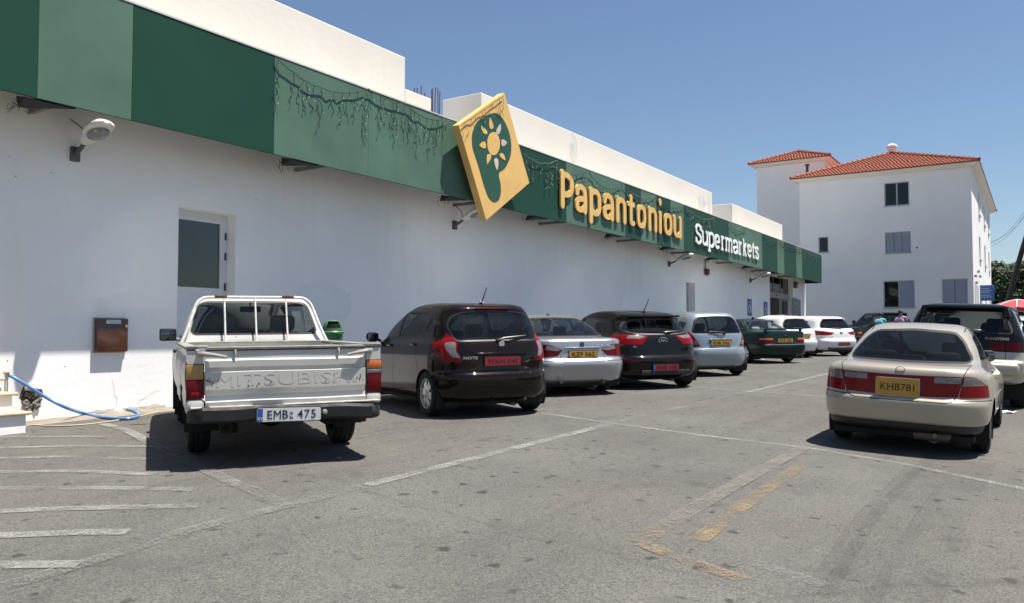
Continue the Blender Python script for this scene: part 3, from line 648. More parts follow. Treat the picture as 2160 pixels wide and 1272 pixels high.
# --- broken render with drain pipe
p = PY(66, 838); rel(blob('broken_render', p.x, p.z, .28, .34, mat("rubble_hole", (.075, .07, .06), .98, var=.8, vscale=18, bump=1.0, bscale=25), -.001, 12, jag=.28))
mbr = MB(); rn = random.Random(5)
for i in range(26): mbr.rbox((p.x + rn.uniform(-.10, .11), -.015, p.z + rn.uniform(-.15, .10)), (rn.uniform(.03, .07), .03, rn.uniform(.025, .06)), .008, Euler((rn.random(), rn.random(), rn.random())).to_matrix(), 1)
tag(rel(mbr.build('rubble', mat("rubble_stone", (.20, .18, .15), .95, var=.5))), kind='stuff')
pp = PY(62, 818); rel(MB().tube([(pp.x - .07, -.02, pp.z + .005), (pp.x + .06, -.06, pp.z - .01)], .035, 12).build('drain_pipe', mat("ivory_pvc", (.52, .48, .38), .5)))
for cx_, s_ in ((7.0, 1), (6.55, 2), (7.3, 3)):
    rel(blob('broken_render', cx_, gz(cx_, 0) + .03, .34, .05, M_patch, -.001, 30 + s_, jag=.5))
# hairline cracks in the render and a few nail holes
M_crack = mat("crack_brown", (.30, .27, .24), .95)  # grey-brown tone of the thin crack lines
for cx_, cz_, n_, dx_, dz_, s_ in ((7.05, .34, 7, .05, .03, 1), (6.72, .36, 6, -.02, .06, 2)):
    rn = random.Random(s_); P = [Vector((cx_, -.0005, cz_))]
    for k in range(n_): P.append(P[-1] + Vector((dx_ + rn.uniform(-.03, .03), 0, dz_ + rn.uniform(-.03, .03))))
    rel(MB().tube(P, [.003 * (1 - .7 * k / n_) for k in range(n_ + 1)], 4).build('crack', M_crack))
for px, py in ((16, 761), (137, 773), (33, 372), (108, 365), (262, 662), (20, 330), (540, 420), (736, 622)):
    q = PY(px, py); rel(MB().lathe([(0, -.003), (.007, -.002), (.008, 0)], (q.x, 0, q.z), 'Y', 8).build('nail_hole', M_dk))
# --- steps at the left end
st = empty('entrance_steps', (4.2, -.6, gz(4.2, -.6)), label='white steps with beige stone treads at the left end', cat='steps')
M_tread = mat("beige_stone_tread", (.52, .42, .29), .6, var=.2, vscale=5)
g0 = gz(4.5, -.6)
zp = -.1
for yf, zt in ((-1.20, .46), (-.88, .665), (-.56, .83), (-.24, 1.0)):
    rel(MB().b2((1.5, yf, zp), (4.89, -.002, zt - .034)).build('riser', M_wall, edge=False), st)
    rel(MB().rbox((3.22, (yf - .04) / 2 - .001, zt - .017), (3.46, -(yf - .04) - .002, .034), .012).build('tread', M_tread), st); zp = zt + .001
# --- hose on its standpipe
hs = empty('garden_hose', (4.75, -.5, g0), label='blue garden hose running from the standpipe down to the asphalt', cat='hose')
ground_pts = [(17, 792), (30, 797), (60, 815), (100, 840), (140, 860), (180, 874), (220, 882), (262, 885), (285, 882), (292, 875), (283, 868), (262, 864), (246, 864)]
path = []
for i, (px, py) in enumerate(ground_pts):
    y = -.10 - .55 * min(1, i / 7.0) if i < 8 else -.65
    q = PY(px, py, y)
    if i >= 5: q = G(px, py + 2, .022)
    path.append(q)
path = smooth_line([p.to_tuple() for p in path], 4) if False else path
def cr3(P, k=5):
    out = []
    for i in range(len(P) - 1):
        a, b, c, d = P[max(i - 1, 0)], P[i], P[i + 1], P[min(i + 2, len(P) - 1)]
        for j in range(k):
            t = j / k; out.append(.5 * ((2 * b) + (c - a) * t + (2 * a - 5 * b + 4 * c - d) * t * t + (3 * b - a - 3 * c + d) * t ** 3))
    return out + [P[-1]]
rel(MB().tube(cr3(path), .021, 8).build('hose', mat("blue_hose", (.07, .20, .46), .35, var=.15)), hs)
rel(MB().lathe([(.023, 0), (.028, 0), (.028, .05), (.023, .05)], path[0] + Vector((-.03, 0, 0)), 'X', 10).build('coupling', M_lamp), hs)
sp = empty('standpipe', (path[0].x, path[0].y, g0), label='short white standpipe with a tap by the steps', cat='pipe')
zt = path[0].z
rel(MB().tube([(path[0].x - .02, path[0].y, g0 + .155), (path[0].x - .02, path[0].y, zt + .01)], .022, 8).build('riser_pipe', M_lamp), sp)
rel(MB().rbox((path[0].x - .02, path[0].y, zt + .03), (.05, .09, .03), .01).build('tap', mat("brass", (.55, .40, .18), .35, metal=.8)), sp)
# thin pale cable on the ground by the wall
cb = [G(*q, .008) for q in [(66, 898), (120, 900), (180, 897), (240, 889), (300, 878), (336, 869)]]
o = MB().tube(cr3(cb), .010, 5).build('loose_cable', mat("pale_cable", (.45, .38, .26), .7)); tag(o, 'thin pale cable lying on the ground along the wall base', 'cable')
# --- litter bin
p = PY(701, 716, -.42); gb = gz(p.x, p.y)
bn = empty('litter_bin', (p.x, -.42, gb), (0, 0, R(-35)), label='green plastic litter bin with a hooded opening by the wall', cat='bin')
M_bin = mat("green_plastic", (.05, .155, .064), .45, var=.1); hz = p.z - gb
prof = [(.155, hz - .30), (.17, hz - .05), (.185, hz + .10)]
MB().lathe([(0, hz - .30)] + prof + [(.165, hz + .10)], (0, 0, 0), 'Z', 24).build('bucket', M_bin, bn)
MB().lathe([(.20, hz + .09), (.205, hz + .13), (.19, hz + .15), (.185, hz + .15)], (0, 0, 0), 'Z', 24).build('rim', M_bin, bn)
vs = []; n = 24; kk = 6
hood = MB(); pts = []
for k in range(kk + 1):
    f = k / kk; zz_ = hz + .15 + .20 * math.sin(f * math.pi / 2); rr_ = .178 * math.cos(f * math.pi / 2 * .8)
    pts += [(rr_ * math.cos(2 * math.pi * j / n), rr_ * math.sin(2 * math.pi * j / n), zz_) for j in range(n)]
fs = [(k * n + j, k * n + (j + 1) % n, (k + 1) * n + (j + 1) % n, (k + 1) * n + j) for k in range(kk) for j in range(n) if not (k in (1, 2, 3) and 15 <= j <= 20)] + [tuple(kk * n + j for j in range(n))]
hood.add(pts, fs, True).build('hood', M_bin, bn)
MB().lathe([(0, hz + .12), (.15, hz + .12), (.15, hz + .28), (0, hz + .28)], (0, 0, 0), 'Z', 16).build('inner_liner', M_rub, bn)
MB().tube([(0, .14, 0), (0, .14, hz + .1)], .025, 8).build('post', M_arm, bn)
mb = MB(); mb.tube([(.075 * math.cos(a), -.178 - .0, hz - .09 + .075 * math.sin(a)) for a in [2 * math.pi * i / 20 for i in range(20)]], .006, 5, closed=True); mb.rbox((0, -.178, hz - .09), (.03, .006, .075), .004); mb.rbox((0, -.178, hz - .035), (.028, .006, .028), .008)
mb.build('litter_symbol', mat("dark_print", (.01, .03, .015), .6), bn)
# ================================================================== apartment building with tower
AX = 53.7
ap = empty('apartment_building', (AX, -3.1, gz(AX, -3)), label='three-storey white apartment block with a red tiled hip roof and tower', cat='building')
def ra(o): return rel(o, ap)
M_apt = plaster("apartment_render", (.78, .77, .75), .05); M_soff = mat("soffit_cream", (.78, .74, .66), .8, var=.04)
M_tile = mat("terracotta_tile", (.33, .105, .058), .8, var=.3, vscale=7, col2=(.25, .072, .042)); M_shut = mat("grey_shutter", (.34, .36, .42), .55, var=.05); M_wfr = mat("window_frame_grey", (.38, .42, .44), .45, var=.06)
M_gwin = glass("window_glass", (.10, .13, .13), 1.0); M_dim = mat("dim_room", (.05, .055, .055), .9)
def face(name, holes, a0, a1, z0, z1, xf, depth=.16):
    """front-type wall facing -x; holes given as (y_left, y_right, z0, z1) with y decreasing to the right"""
    hs_ = [(-h[0], -h[1], h[2], h[3]) for h in holes]
    o = wall_panel(name, M_apt, None, -a0, -a1, z0, z1, hs_, 0, depth); o.rotation_euler = (0, 0, -math.pi / 2); o.location = (xf, 0, 0)
    me = o.data; M = Matrix.Translation((xf, 0, 0)) @ Matrix.Rotation(-math.pi / 2, 4, 'Z'); me.transform(M); o.rotation_euler = (0, 0, 0); o.location = (0, 0, 0); return o
W1 = (-3.33, -4.71, 9.1, 10.53); W2 = (-3.32, -4.74, 6.23, 7.52); W3 = (.55, -.06, 6.49, 7.49); W4 = (-3.18, -4.89, 2.94, 4.57); W5 = (-6.33, -7.66, 2.99, 4.57)
ra(face('front_wall', [W1, W2, W3, W4, W5], 1.67, -7.95, .3, 11.05, AX))
SW = []
for fz in (3.0, 6.2, 9.1):
    for xx in (60.2, 66.4, 72.0): SW.append((xx, xx + 1.5, fz, fz + 1.5))
ra(wall_panel('side_wall', M_apt, None, AX, 75.6, .3, 11.05, SW, -7.95, .16))
ra(MB().b2((AX + .17, -7.78, .3), (75.6, 1.67, 11.04)).build('core', M_apt, edge=False))
def window(h, kind, xf=AX):
    a, b, c, d = h; w = a - b; r = MB(); x = xf + .05
    for lo, hi in (((x, b, c), (x + .06, b + .06, d)), ((x, a - .06, c), (x + .06, a, d)), ((x, b + .06, d - .06), (x + .06, a - .06, d)), ((x, b + .06, c), (x + .06, a - .06, c + .06))): r.b2(lo, hi)
    if kind in ('slide', 'half'): r.b2((x, (a + b) / 2 - .035, c + .06), (x + .06, (a + b) / 2 + .035, d - .06))
    wd = ra(r.build('window', M_wfr, edge=False))
    def sub(o): o.parent = wd; return o
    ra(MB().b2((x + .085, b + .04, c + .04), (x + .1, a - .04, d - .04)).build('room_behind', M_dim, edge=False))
    m0 = (a + b) / 2
    if kind == 'slide':
        for p, q in ((b + .061, m0 - .036), (m0 + .036, a - .061)): sub(MB().b2((x + .03, p, c + .061), (x + .036, q, d - .061)).build('pane', M_gwin, edge=False))
    if kind == 'one': sub(MB().b2((x + .03, b + .061, c + .061), (x + .036, a - .061, d - .061)).build('pane', M_gwin, edge=False))
    if kind == 'half': sub(MB().b2((x + .03, m0 + .036, c + .061), (x + .036, a - .061, d - .061)).build('pane', M_gwin, edge=False))
    spans = {'shut': [(b + .062, m0 - .012), (m0 + .012, a - .062)], 'half': [(b + .062, m0 - .037)], 'three': [(b + .062 + i * (w - .124) / 3 + .012, b + .062 + (i + 1) * (w - .124) / 3 - .012) for i in range(3)]}.get(kind, [])
    for p, q in spans:
        s = MB(); k = int((d - c - .13) / .085)
        s.b2((x + .045, p, c + .063), (x + .052, q, d - .063))
        for i in range(k):
            z = c + .07 + i * (d - c - .14) / k; s.add([(x + .015, p, z), (x + .015, q, z), (x + .044, q, z + .07), (x + .044, p, z + .07), (x + .03, p, z - .004), (x + .03, q, z - .004)], [(0, 1, 2, 3), (0, 4, 5, 1)])
        sub(s.build('shutter', M_shut, edge=False))
    ra(MB().b2((xf - .05, b - .05, c - .05), (xf + .049, a + .05, c - .001)).build('sill', M_wfr, edge=False))
window(W1, 'slide'); window(W2, 'three'); window(W3, 'one'); window(W4, 'half'); window(W5, 'shut')
for (a, b, c, d) in SW:
    r = MB(); y = -7.95 + .05
    for lo, hi in (((a, y, c), (a + .06, y + .05, d)), ((b - .06, y, c), (b, y + .05, d)), ((a + .06, y, d - .06), (b - .06, y + .05, d)), ((a + .06, y, c), (b - .06, y + .05, c + .06)), (((a + b) / 2 - .03, y, c + .06), ((a + b) / 2 + .03, y + .05, d - .06))): r.b2(lo, hi)
    ra(r.build('side_window', M_wfr, edge=False)); ra(MB().b2((a + .06, y + .02, c + .06), (b - .06, y + .03, d - .06)).build('side_shutter', M_shut, edge=False))
    ra(MB().b2((a - .08, -8.06, c - .07), (b + .08, -7.951, c - .001)).build('sill', M_apt, edge=False))
for x_, z_ in ((54.6, 4.75), (55.3, 4.4), (57.6, 5.2), (59.2, 5.0)):
    ra(MB().rbox((x_, -8.02, z_), (.18, .13, .16), .03).build('wall_fitting', mat("fitting_grey", (.25, .25, .25), .6)))
for i in range(7): ra(MB().tube([(54.4 + i * .55, -7.99, .8), (54.4 + i * .55, -7.99, 4.3)], .03, 6).build('downpipe', M_apt))
ra(MB().lathe([(0, -.02), (.05, -.02), (.05, .0)], (AX - .02, -5.06, 6.49), 'X', 10).build('vent_hole', M_dk))

def hip_roof(x0, x1, y0, y1, ze, zr, parent, lip=.22):
    """tiled hip roof over the eave rectangle, built as courses of barrel tiles"""
    hw = (y1 - y0) / 2; yc = (y0 + y1) / 2
    if x1 - x0 > 2 * hw: A, B = Vector((x0 + hw, yc, zr)), Vector((x1 - hw, yc, zr))
    else: A = B = Vector(((x0 + x1) / 2, yc, zr))
    E = [Vector((x0, y0, ze)), Vector((x1, y0, ze)), Vector((x1, y1, ze)), Vector((x0, y1, ze))]
    def slope(a, b, c, d):
        """eave a->b, ridge end c above b, d above a"""
        e = (b - a).normalized(); L = (b - a).length; up = (d - a) - e * (d - a).dot(e); S = up.length; s = up / S; nrm = e.cross(s)
        if nrm.z < 0: nrm = -nrm
        u0, u1 = (d - a).dot(e), (c - a).dot(e); k = max(4, int(S / .30)); mb = MB(); tw = .2
        for i in range(k):
            t0, t1 = i / k, (i + 1) / k
            l0, r0 = u0 * t0, L + (u1 - L) * t0; l1, r1 = u0 * t1, L + (u1 - L) * t1
            n = max(1, int((r0 - l0) / tw)) * 4; vs = []
            for j in range(n + 1):
                f = j / n; p0 = l0 + (r0 - l0) * f; q0 = min(max(p0, l1), max(r1, l1 + .001))
                h = .032 * abs(math.sin(math.pi * j / 4)) + random.uniform(0, .006)
                vs += [a + e * p0 + s * S * t0 + nrm * (h + .05), a + e * q0 + s * S * t1 + nrm * (h + .012), a + e * p0 + s * S * t0 + nrm * .0]
            mb.add(vs, [(3 * j, 3 * j + 3, 3 * j + 4, 3 * j + 1) for j in range(n)] + [(3 * j, 3 * j + 2, 3 * j + 5, 3 * j + 3) for j in range(n)], True)
        o = mb.build('roof_tiles', M_tile); rel(o, parent); tag(o, kind='stuff')
    slope(E[3], E[0], A, A); slope(E[0], E[1], B, A); slope(E[1], E[2], B, B); slope(E[2], E[3], A, B)
    for p, q in ((E[0], A), (E[3], A), (E[1], B), (E[2], B)) + (((A, B),) if (A - B).length > .1 else ()):
        k = int((q - p).length / .38); mb = MB()
        for i in range(k):
            u, v = p.lerp(q, i / k), p.lerp(q, (i + 1.12) / k); mb.tube([u + Vector((0, 0, .075)), v + Vector((0, 0, .055))], [.12, .095], 8)
        o = mb.build('hip_tiles', M_tile); rel(o, parent)
    o = MB().quad(*[v + Vector((0, 0, -.03)) for v in E]).build('soffit', M_soff, edge=False); rel(o, parent)
    mb = MB(); i_ = .45
    mb.add([v + Vector((0, 0, -.032)) for v in E] + [Vector((x0 + i_, y0 + i_, ze - lip)), Vector((x1 - i_, y0 + i_, ze - lip)), Vector((x1 - i_, y1 - i_, ze - lip)), Vector((x0 + i_, y1 - i_, ze - lip))], [(0, 1, 5, 4), (1, 2, 6, 5), (2, 3, 7, 6), (3, 0, 4, 7)])
    rel(mb.build('eave_cove', M_soff, edge=False), parent)
hip_roof(53.2, 76.1, -8.40, 2.10, 11.25, 13.25, ap)
pv = PX(1890, 318, 58.6); ra(MB().lathe([(.16, -.5), (.16, .0), (.3, .02), (.3, .12), (.22, .15), (.34, .2), (.34, .3), (.15, .42), (0, .45)], (58.6, -3.15, 13.5), 'Z', 16).build('roof_vent', M_apt))
ra(MB().tube([(55.2, 1.5, 11.6), (55.2, 1.5, 12.4)], .09, 10).tube([(55.2, 1.5, 12.4), (55.2, 1.5, 12.5)], .15, 10).build('flue_pipe', mat("rusty_steel", (.10, .06, .045), .8)))
ra(MB().b2((60, 1.68, .3), (66.5, 6.2, 13.62)).build('tower', M_apt, edge=False)); ra(MB().b2((60.0, 1.41, 11.1), (66.5, 1.679, 13.62)).build('tower', M_apt, edge=False))
hip_roof(59.5, 67.0, .95, 6.65, 13.82, 14.95, ap, .2)
ra(MB().b2((61.5, 1.36, 12.3), (62.6, 1.409, 13.2)).build('tower_window', M_wfr, edge=False))

# ================================================================== far right: trees, sign, pole, parasol
M_leaf = mat("pine_foliage", (.050, .075, .022), .8, var=.5, vscale=.8, col2=(.020, .034, .012)); M_bark = mat("pine_bark", (.10, .07, .05), .95, var=.4, bump=.6, bscale=8)
def pine(base, h, w, seed, label, n=5200, trunk=.2, group=None):
    rnd = random.Random(seed); r = empty('pine_tree', base, label=label, cat='tree', group=group)
    top = Vector((rnd.uniform(-.5, .5), rnd.uniform(-.5, .5), h * .8)); mb = MB()
    tp = [Vector((0, 0, -.1)), Vector((.1, .05, h * .3)), top * .75, top]; mb.tube(cr3(tp, 4), [trunk * (1 - .75 * i / 12) for i in range(13)], 8)
    cl = []
    for i in range(30):
        a = rnd.uniform(0, 6.28); q = rnd.random() ** .6; zz_ = h * rnd.uniform(.36, .93); env = math.sin(math.pi * min(1, max(.08, (zz_ / h - .28) / .72))) ** .6
        c = Vector((math.cos(a) * w * .5 * q * env, math.sin(a) * w * .5 * q * env, zz_)); cl.append((c, rnd.uniform(.10, .19) * w))
        if i < 12: b0 = top * rnd.uniform(.45, .9); mb.tube([b0, b0.lerp(c, .5) + Vector((0, 0, -.2)), c], [trunk * .35, trunk * .22, trunk * .08], 5)
    mb.build('trunk', M_bark, r)
    vs = []; fs = []
    for i in range(n):
        c, rad = cl[rnd.randrange(len(cl))]; d = Vector((rnd.gauss(0, 1), rnd.gauss(0, 1), rnd.gauss(0, .75))); d = d.normalized() * rad * rnd.random() ** .33
        p = c + d; s = rnd.uniform(.09, .2) * (w / 7) ** .5; u = Vector((rnd.gauss(0, 1), rnd.gauss(0, 1), rnd.gauss(0, 1))).normalized(); v = u.orthogonal().normalized() * s; u *= s * 1.6
        k = len(vs); vs += [p - u, p + v, p + u, p - v]; fs.append((k, k + 1, k + 2, k + 3))
    MB().add(vs, fs).build('crown', M_leaf, r, edge=False)
    return r
def at_depth(px, d):
    v = ray(px, 700); v = v / (v @ _fw) * d; p = EYE + v; return Vector((p[0], p[1], gz(p[0], p[1])))
pine(at_depth(2080, 108), 9.8, 7.5, 1, 'broad dark pine tree beside the apartment block, behind the blue road sign')
pine(at_depth(2113, 116), 10.6, 8.5, 2, 'tall rounded pine tree behind the leaning pole')
pine(at_depth(2152, 104), 9.4, 8.0, 3, 'bushy pine tree above the red parasol')
pine(at_depth(2195, 112), 10.2, 9.0, 4, 'pine tree at the end of the row beyond the parasol')
pine(at_depth(2062, 128), 10.0, 9.0, 6, 'farthest pine tree, half hidden by the apartment block')
# low hedge mass closing the view below the crowns
rnd = random.Random(3); vs = []; fs = []
for i in range(4200):
    d = rnd.uniform(126, 136); p = at_depth(rnd.uniform(2030, 2240), d); p.z += rnd.random() ** .7 * 3.6; s = rnd.uniform(.15, .34)
    u = Vector((rnd.gauss(0, 1), rnd.gauss(0, 1), rnd.gauss(0, 1))).normalized(); v = u.orthogonal().normalized() * s; u *= s * 1.4; k = len(vs); vs += [p - u, p + v, p + u, p - v]; fs.append((k, k + 1, k + 2, k + 3))
o = MB().add(vs, fs).build('undergrowth', M_leaf, edge=False); tag(o, 'dark undergrowth below the pine trees', 'undergrowth', kind='stuff')
# blue road sign
c = PX(2080, 618, 60.0); yawv = math.atan2(EYE[1] - c.y, EYE[0] - c.x) + math.pi / 2
sg = empty('road_sign', (c.x, c.y, gz(c.x, c.y)), (0, 0, yawv), label='blue road sign board on two posts beside the apartment block', cat='sign')
hz_ = c.z - gz(c.x, c.y)
MB().rbox((0, 0, hz_), (.92, .03, 1.0), .012).build('board', M_blue, sg)
for s_ in (-.3, .3): MB().tube([(s_, .05, 0), (s_, .05, hz_ + .3)], .035, 8).build('post', M_arm, sg)
mb = MB()
for i, (w_, z_) in enumerate(((.5, .28), (.6, .16), (.5, .04), (.55, -.14), (.6, -.26))): mb.b2((-.3, -.021, hz_ + z_ - .022), (-.3 + w_, -.0155, hz_ + z_ + .022))
mb.b2((-.4, -.021, hz_ + .08), (-.36, -.0155, hz_ + .32)); mb.build('printed_lines', mat("sign_print", (.30, .36, .46), .5), sg, edge=False)
# leaning pole and wires
b0 = at_depth(2098, 50); tpx = ray(2206, 360); tpx = EYE + tpx / (tpx @ _fw) * 50
pl = empty('leaning_pole', b0, label='dark leaning utility pole at the right edge', cat='pole'); t_ = Vector(tpx) - b0
MB().tube([(0, 0, -.3), t_ * .5, t_], [.17, .15, .12], 10).build('pole', mat("tarred_wood", (.018, .015, .013), .8, var=.4), pl)
for q, (px, py) in enumerate(((2066, 520), (2066, 526), (2066, 512))):
    e_ = PX(px, py, 66); e_.y = -8.0; P = [e_.lerp(b0 + t_ * (.92 - .04 * q), i / 14) - Vector((0, 0, .7 * math.sin(math.pi * i / 14))) for i in range(15)]
    o = MB().tube(P, .009, 4).build('overhead_wire', M_dk); tag(o, ('middle', 'lowest', 'highest')[q] + ' of three thin wires from the apartment block to the leaning pole', 'wire', 'overhead wires')
# parasol
c = at_depth(2147, 41); pr = empty('parasol', c, label='red and white parasol beyond the black and beige four by four', cat='parasol')
M_red = mat("parasol_red", (.50, .03, .035), .7, var=.1); M_pw = mat("parasol_white", (.75, .72, .72), .7)
ztop = 1.35 + 73 / 1720 * 41 - c.z; nseg = 8
for j in range(nseg):
    a0, a1 = 2 * math.pi * j / nseg, 2 * math.pi * (j + 1) / nseg; rows = [(0.03, 0), (.5, .10), (1.0, .27), (1.28, .40)]; vs = []; 
    for r_, d_ in rows:
        for q in range(5): a = a0 + (a1 - a0) * q / 4; vs.append((r_ * math.cos(a), r_ * math.sin(a), ztop - d_ - .03 * math.sin(math.pi * q / 4) * r_))
    k = MB().add(vs, [(i * 5 + q, i * 5 + q + 1, (i + 1) * 5 + q + 1, (i + 1) * 5 + q) for i in range(3) for q in range(4)], True).build('canopy_panel', M_red, pr)
    va = [(1.28 * math.cos(a0 + (a1 - a0) * q / 4), 1.28 * math.sin(a0 + (a1 - a0) * q / 4), ztop - .40 - .03 * math.sin(math.pi * q / 4) * 1.28) for q in range(5)]
    MB().add(va + [(x, y, z - .17) for x, y, z in va], [(q, q + 1, q + 6, q + 5) for q in range(4)]).build('valance', M_pw if j % 2 else M_red, pr, edge=False)
    MB().tube([(r_ * math.cos(a0), r_ * math.sin(a0), ztop - d_ + .012) for r_, d_ in rows], .02, 5).build('trim', M_pw, pr)
MB().tube([(0, 0, 0), (0, 0, ztop)], .025, 8).build('pole', M_pw, pr); MB().lathe([(0, 0), (.3, 0), (.3, .08), (.05, .12), (0, .12)], (0, 0, 0), 'Z', 16).build('base', M_arm, pr)
# ================================================================== vehicles
def pchip(y, n):
    """monotone cubic through rows y (k x m), n steps between rows"""
    y = np.asarray(y, float); k = len(y); d = np.diff(y, axis=0); s = np.zeros_like(y)
    for i in range(1, k - 1):
        p = d[i - 1] * d[i]; s[i] = np.where(p > 0, 2 * p / np.where(np.abs(d[i - 1] + d[i]) < 1e-9, 1, d[i - 1] + d[i]), 0)
    s[0] = d[0]; s[-1] = d[-1]; out = []
    for i in range(k - 1):
        for j in range(n):
            t = j / n; h00 = 2 * t**3 - 3 * t**2 + 1; h10 = t**3 - 2 * t**2 + t; h01 = -2 * t**3 + 3 * t**2; h11 = t**3 - t**2
            out.append(h00 * y[i] + h10 * s[i] + h01 * y[i + 1] + h11 * s[i + 1])
    out.append(y[-1]); return np.array(out)
def inside(p, poly):
    x, y = p; c = False; n = len(poly); j = n - 1
    for i in range(n):
        xi, yi = poly[i]; xj, yj = poly[j]
        if (yi > y) != (yj > y) and x < (xj - xi) * (y - yi) / (yj - yi) + xi: c = not c
        j = i
    return c
AXI = {'x': (1, 2), 'y': (0, 2), 'z': (0, 1)}
class Body:
    """car shell lofted from plan outlines stacked from sill to roof; panels are cut out of it along traced outlines.
    row = (z_rear, z_front, half_width, x_rear, x_front, r_rear, r_front, bow_rear, bow_front)"""
    def __init__(s, rows, L, tr=.04, tf=.12, sub=4, nE=8, nC=6, nS=26, arch=0.0):
        rows = pchip(rows, sub); rings = []
        for zr, zf, w, xr, xf, rr, rf, br, bf in rows:
            rr = min(rr, w * .95, (xf - xr) * .48); rf = min(rf, w * .95, (xf - xr) * .48); h = []
            for i in range(nE): h.append((xr, (w - rr) * i / nE))
            for i in range(nC): a = math.pi / 2 * i / nC; h.append((xr + rr - rr * math.cos(a), w - rr + rr * math.sin(a)))
            for i in range(nS): h.append((xr + rr + (xf - xr - rr - rf) * i / nS, w))
            for i in range(nC): a = math.pi / 2 * i / nC; h.append((xf - rf + rf * math.sin(a), w - rf + rf * math.cos(a)))
            for i in range(nE + 1): h.append((xf, (w - rf) * (1 - i / nE)))
            P = []
            for x, y in h:
                u = (x - xr) / max(1e-6, xf - xr); k = (y / max(w, 1e-6)) ** 2
                x2 = x + br * k * (1 - u) ** 3 - bf * k * u ** 3
                y2 = y * (1 - tr * max(0, 1 - x2 / 1.3) ** 2 - tf * max(0, (x2 - (L - 1.3)) / 1.3) ** 2)
                P.append((x2, y2, zr + (zf - zr) * u + arch * 4 * u * (1 - u) * (zr > 1.2)))
            rings.append(P)
        bm = s.bm = bmesh.new(); m = len(rings[0]); V = []
        for P in rings:
            left = [bm.verts.new(p) for p in P]; right = [left[0]] + [bm.verts.new((x, -y, z)) for x, y, z in P[1:-1]] + [left[-1]]
            V.append((left, right))
        def f(*v):
            v = list(dict.fromkeys(v))
            if len(v) > 2:
                try: bm.faces.new(v)
                except ValueError: pass
        for (l0, r0), (l1, r1) in zip(V[:-1], V[1:]):
            for i in range(m - 1): f(l0[i], l1[i], l1[i + 1], l0[i + 1]); f(r0[i], r0[i + 1], r1[i + 1], r1[i])
        for (l, r), top in ((V[0], 0), (V[-1], 1)):
            for i in range(m - 1): f(*((l[i], r[i], r[i + 1], l[i + 1]) if top else (l[i], l[i + 1], r[i + 1], r[i])))
        bm.normal_update(); bmesh.ops.recalc_face_normals(bm, faces=bm.faces[:]); s.finish()
    @classmethod
    def raw(cls, bm):
        s = cls.__new__(cls); s.bm = bm; bmesh.ops.recalc_face_normals(bm, faces=bm.faces[:]); s.finish(); return s
    def finish(s):
        bm = s.bm; bm.normal_update(); s.ly = bm.verts.layers.float_vector.new('nrm')
        for v in bm.verts: v[s.ly] = v.normal
        s.tree = BVHTree.FromBMesh(bm)
    def rear(s, y, z):
        h = s.tree.ray_cast(Vector((-3, y, z)), Vector((1, 0, 0)));  return (h[0].x, h[1]) if h[0] else (0., Vector((-1, 0, 0)))
    def side(s, x, z, sg=1):
        h = s.tree.ray_cast(Vector((x, 3 * sg, z)), Vector((0, -sg, 0))); return abs(h[0].y) if h[0] else .8
    def top(s, x, y):
        h = s.tree.ray_cast(Vector((x, y, 4)), Vector((0, 0, -1))); return h[0].z if h[0] else 1.4
    def _cut(s, cand, axis, poly):
        i, j = AXI[axis]; lo = (min(p[0] for p in poly), min(p[1] for p in poly)); hi = (max(p[0] for p in poly), max(p[1] for p in poly))
        def bb(f):
            a = [v.co[i] for v in f.verts]; b = [v.co[j] for v in f.verts]; return min(a), max(a), min(b), max(b)
        C = {}
        for f in cand:
            q = bb(f)
            if q[1] >= lo[0] and q[0] <= hi[0] and q[3] >= lo[1] and q[2] <= hi[1]: C[f] = q
        n = len(poly)
        for k in range(n):
            a, b = poly[k], poly[(k + 1) % n]
            if abs(a[0] - b[0]) + abs(a[1] - b[1]) < 1e-6: continue
            e0, e1, e2, e3 = min(a[0], b[0]) - 1e-4, max(a[0], b[0]) + 1e-4, min(a[1], b[1]) - 1e-4, max(a[1], b[1]) + 1e-4
            fs = [f for f, q in C.items() if q[1] >= e0 and q[0] <= e1 and q[3] >= e2 and q[2] <= e3]
            if not fs: continue
            co = Vector((0, 0, 0)); co[i], co[j] = a; no = Vector((0, 0, 0)); no[i], no[j] = b[1] - a[1], -(b[0] - a[0]); no.normalize()
            g = set(fs)
            for f in fs: g.update(f.edges); g.update(f.verts)
            for f in fs: del C[f]
            ret = bmesh.ops.bisect_plane(s.bm, geom=list(g), dist=1e-5, plane_co=co, plane_no=no)
            for f in ret['geom']:
                if isinstance(f, bmesh.types.BMFace) and f.is_valid: C[f] = bb(f)
        out = []
        for f in C:
            c = f.calc_center_median()
            if inside((c[i], c[j]), poly): out.append(f)
        return out
    def pick(s, regions, filt):
        fs = [f for f in s.bm.faces if filt(f)]
        for ax, poly in regions: fs = s._cut(fs, ax, poly)
        return fs
    def extract(s, fs, name, m, parent, off=0.0, flip=False, delete=True):
        if not fs: return None
        idx = {}; vs = []; ns = []; F = []
        for f in fs:
            r = []
            for v in f.verts:
                if v not in idx: idx[v] = len(vs); nn = Vector(v[s.ly]).normalized(); vs.append(v.co + nn * off); ns.append(-nn if flip else nn)
                r.append(idx[v])
            F.append(r[::-1] if flip else r)
        me = bpy.data.meshes.new(name); me.from_pydata(vs, [], F); me.polygons.foreach_set('use_smooth', [True] * len(F)); me.update()
        me.normals_split_custom_set_from_vertices([n.to_tuple() for n in ns])
        if delete: bmesh.ops.delete(s.bm, geom=list(fs), context='FACES_ONLY')
        return link(name, me, m, parent)
def mir(poly): return [(-a, b) for a, b in poly][::-1]
def sym(half): return list(half) + [(-a, b) for a, b in reversed(half) if a > 1e-6]
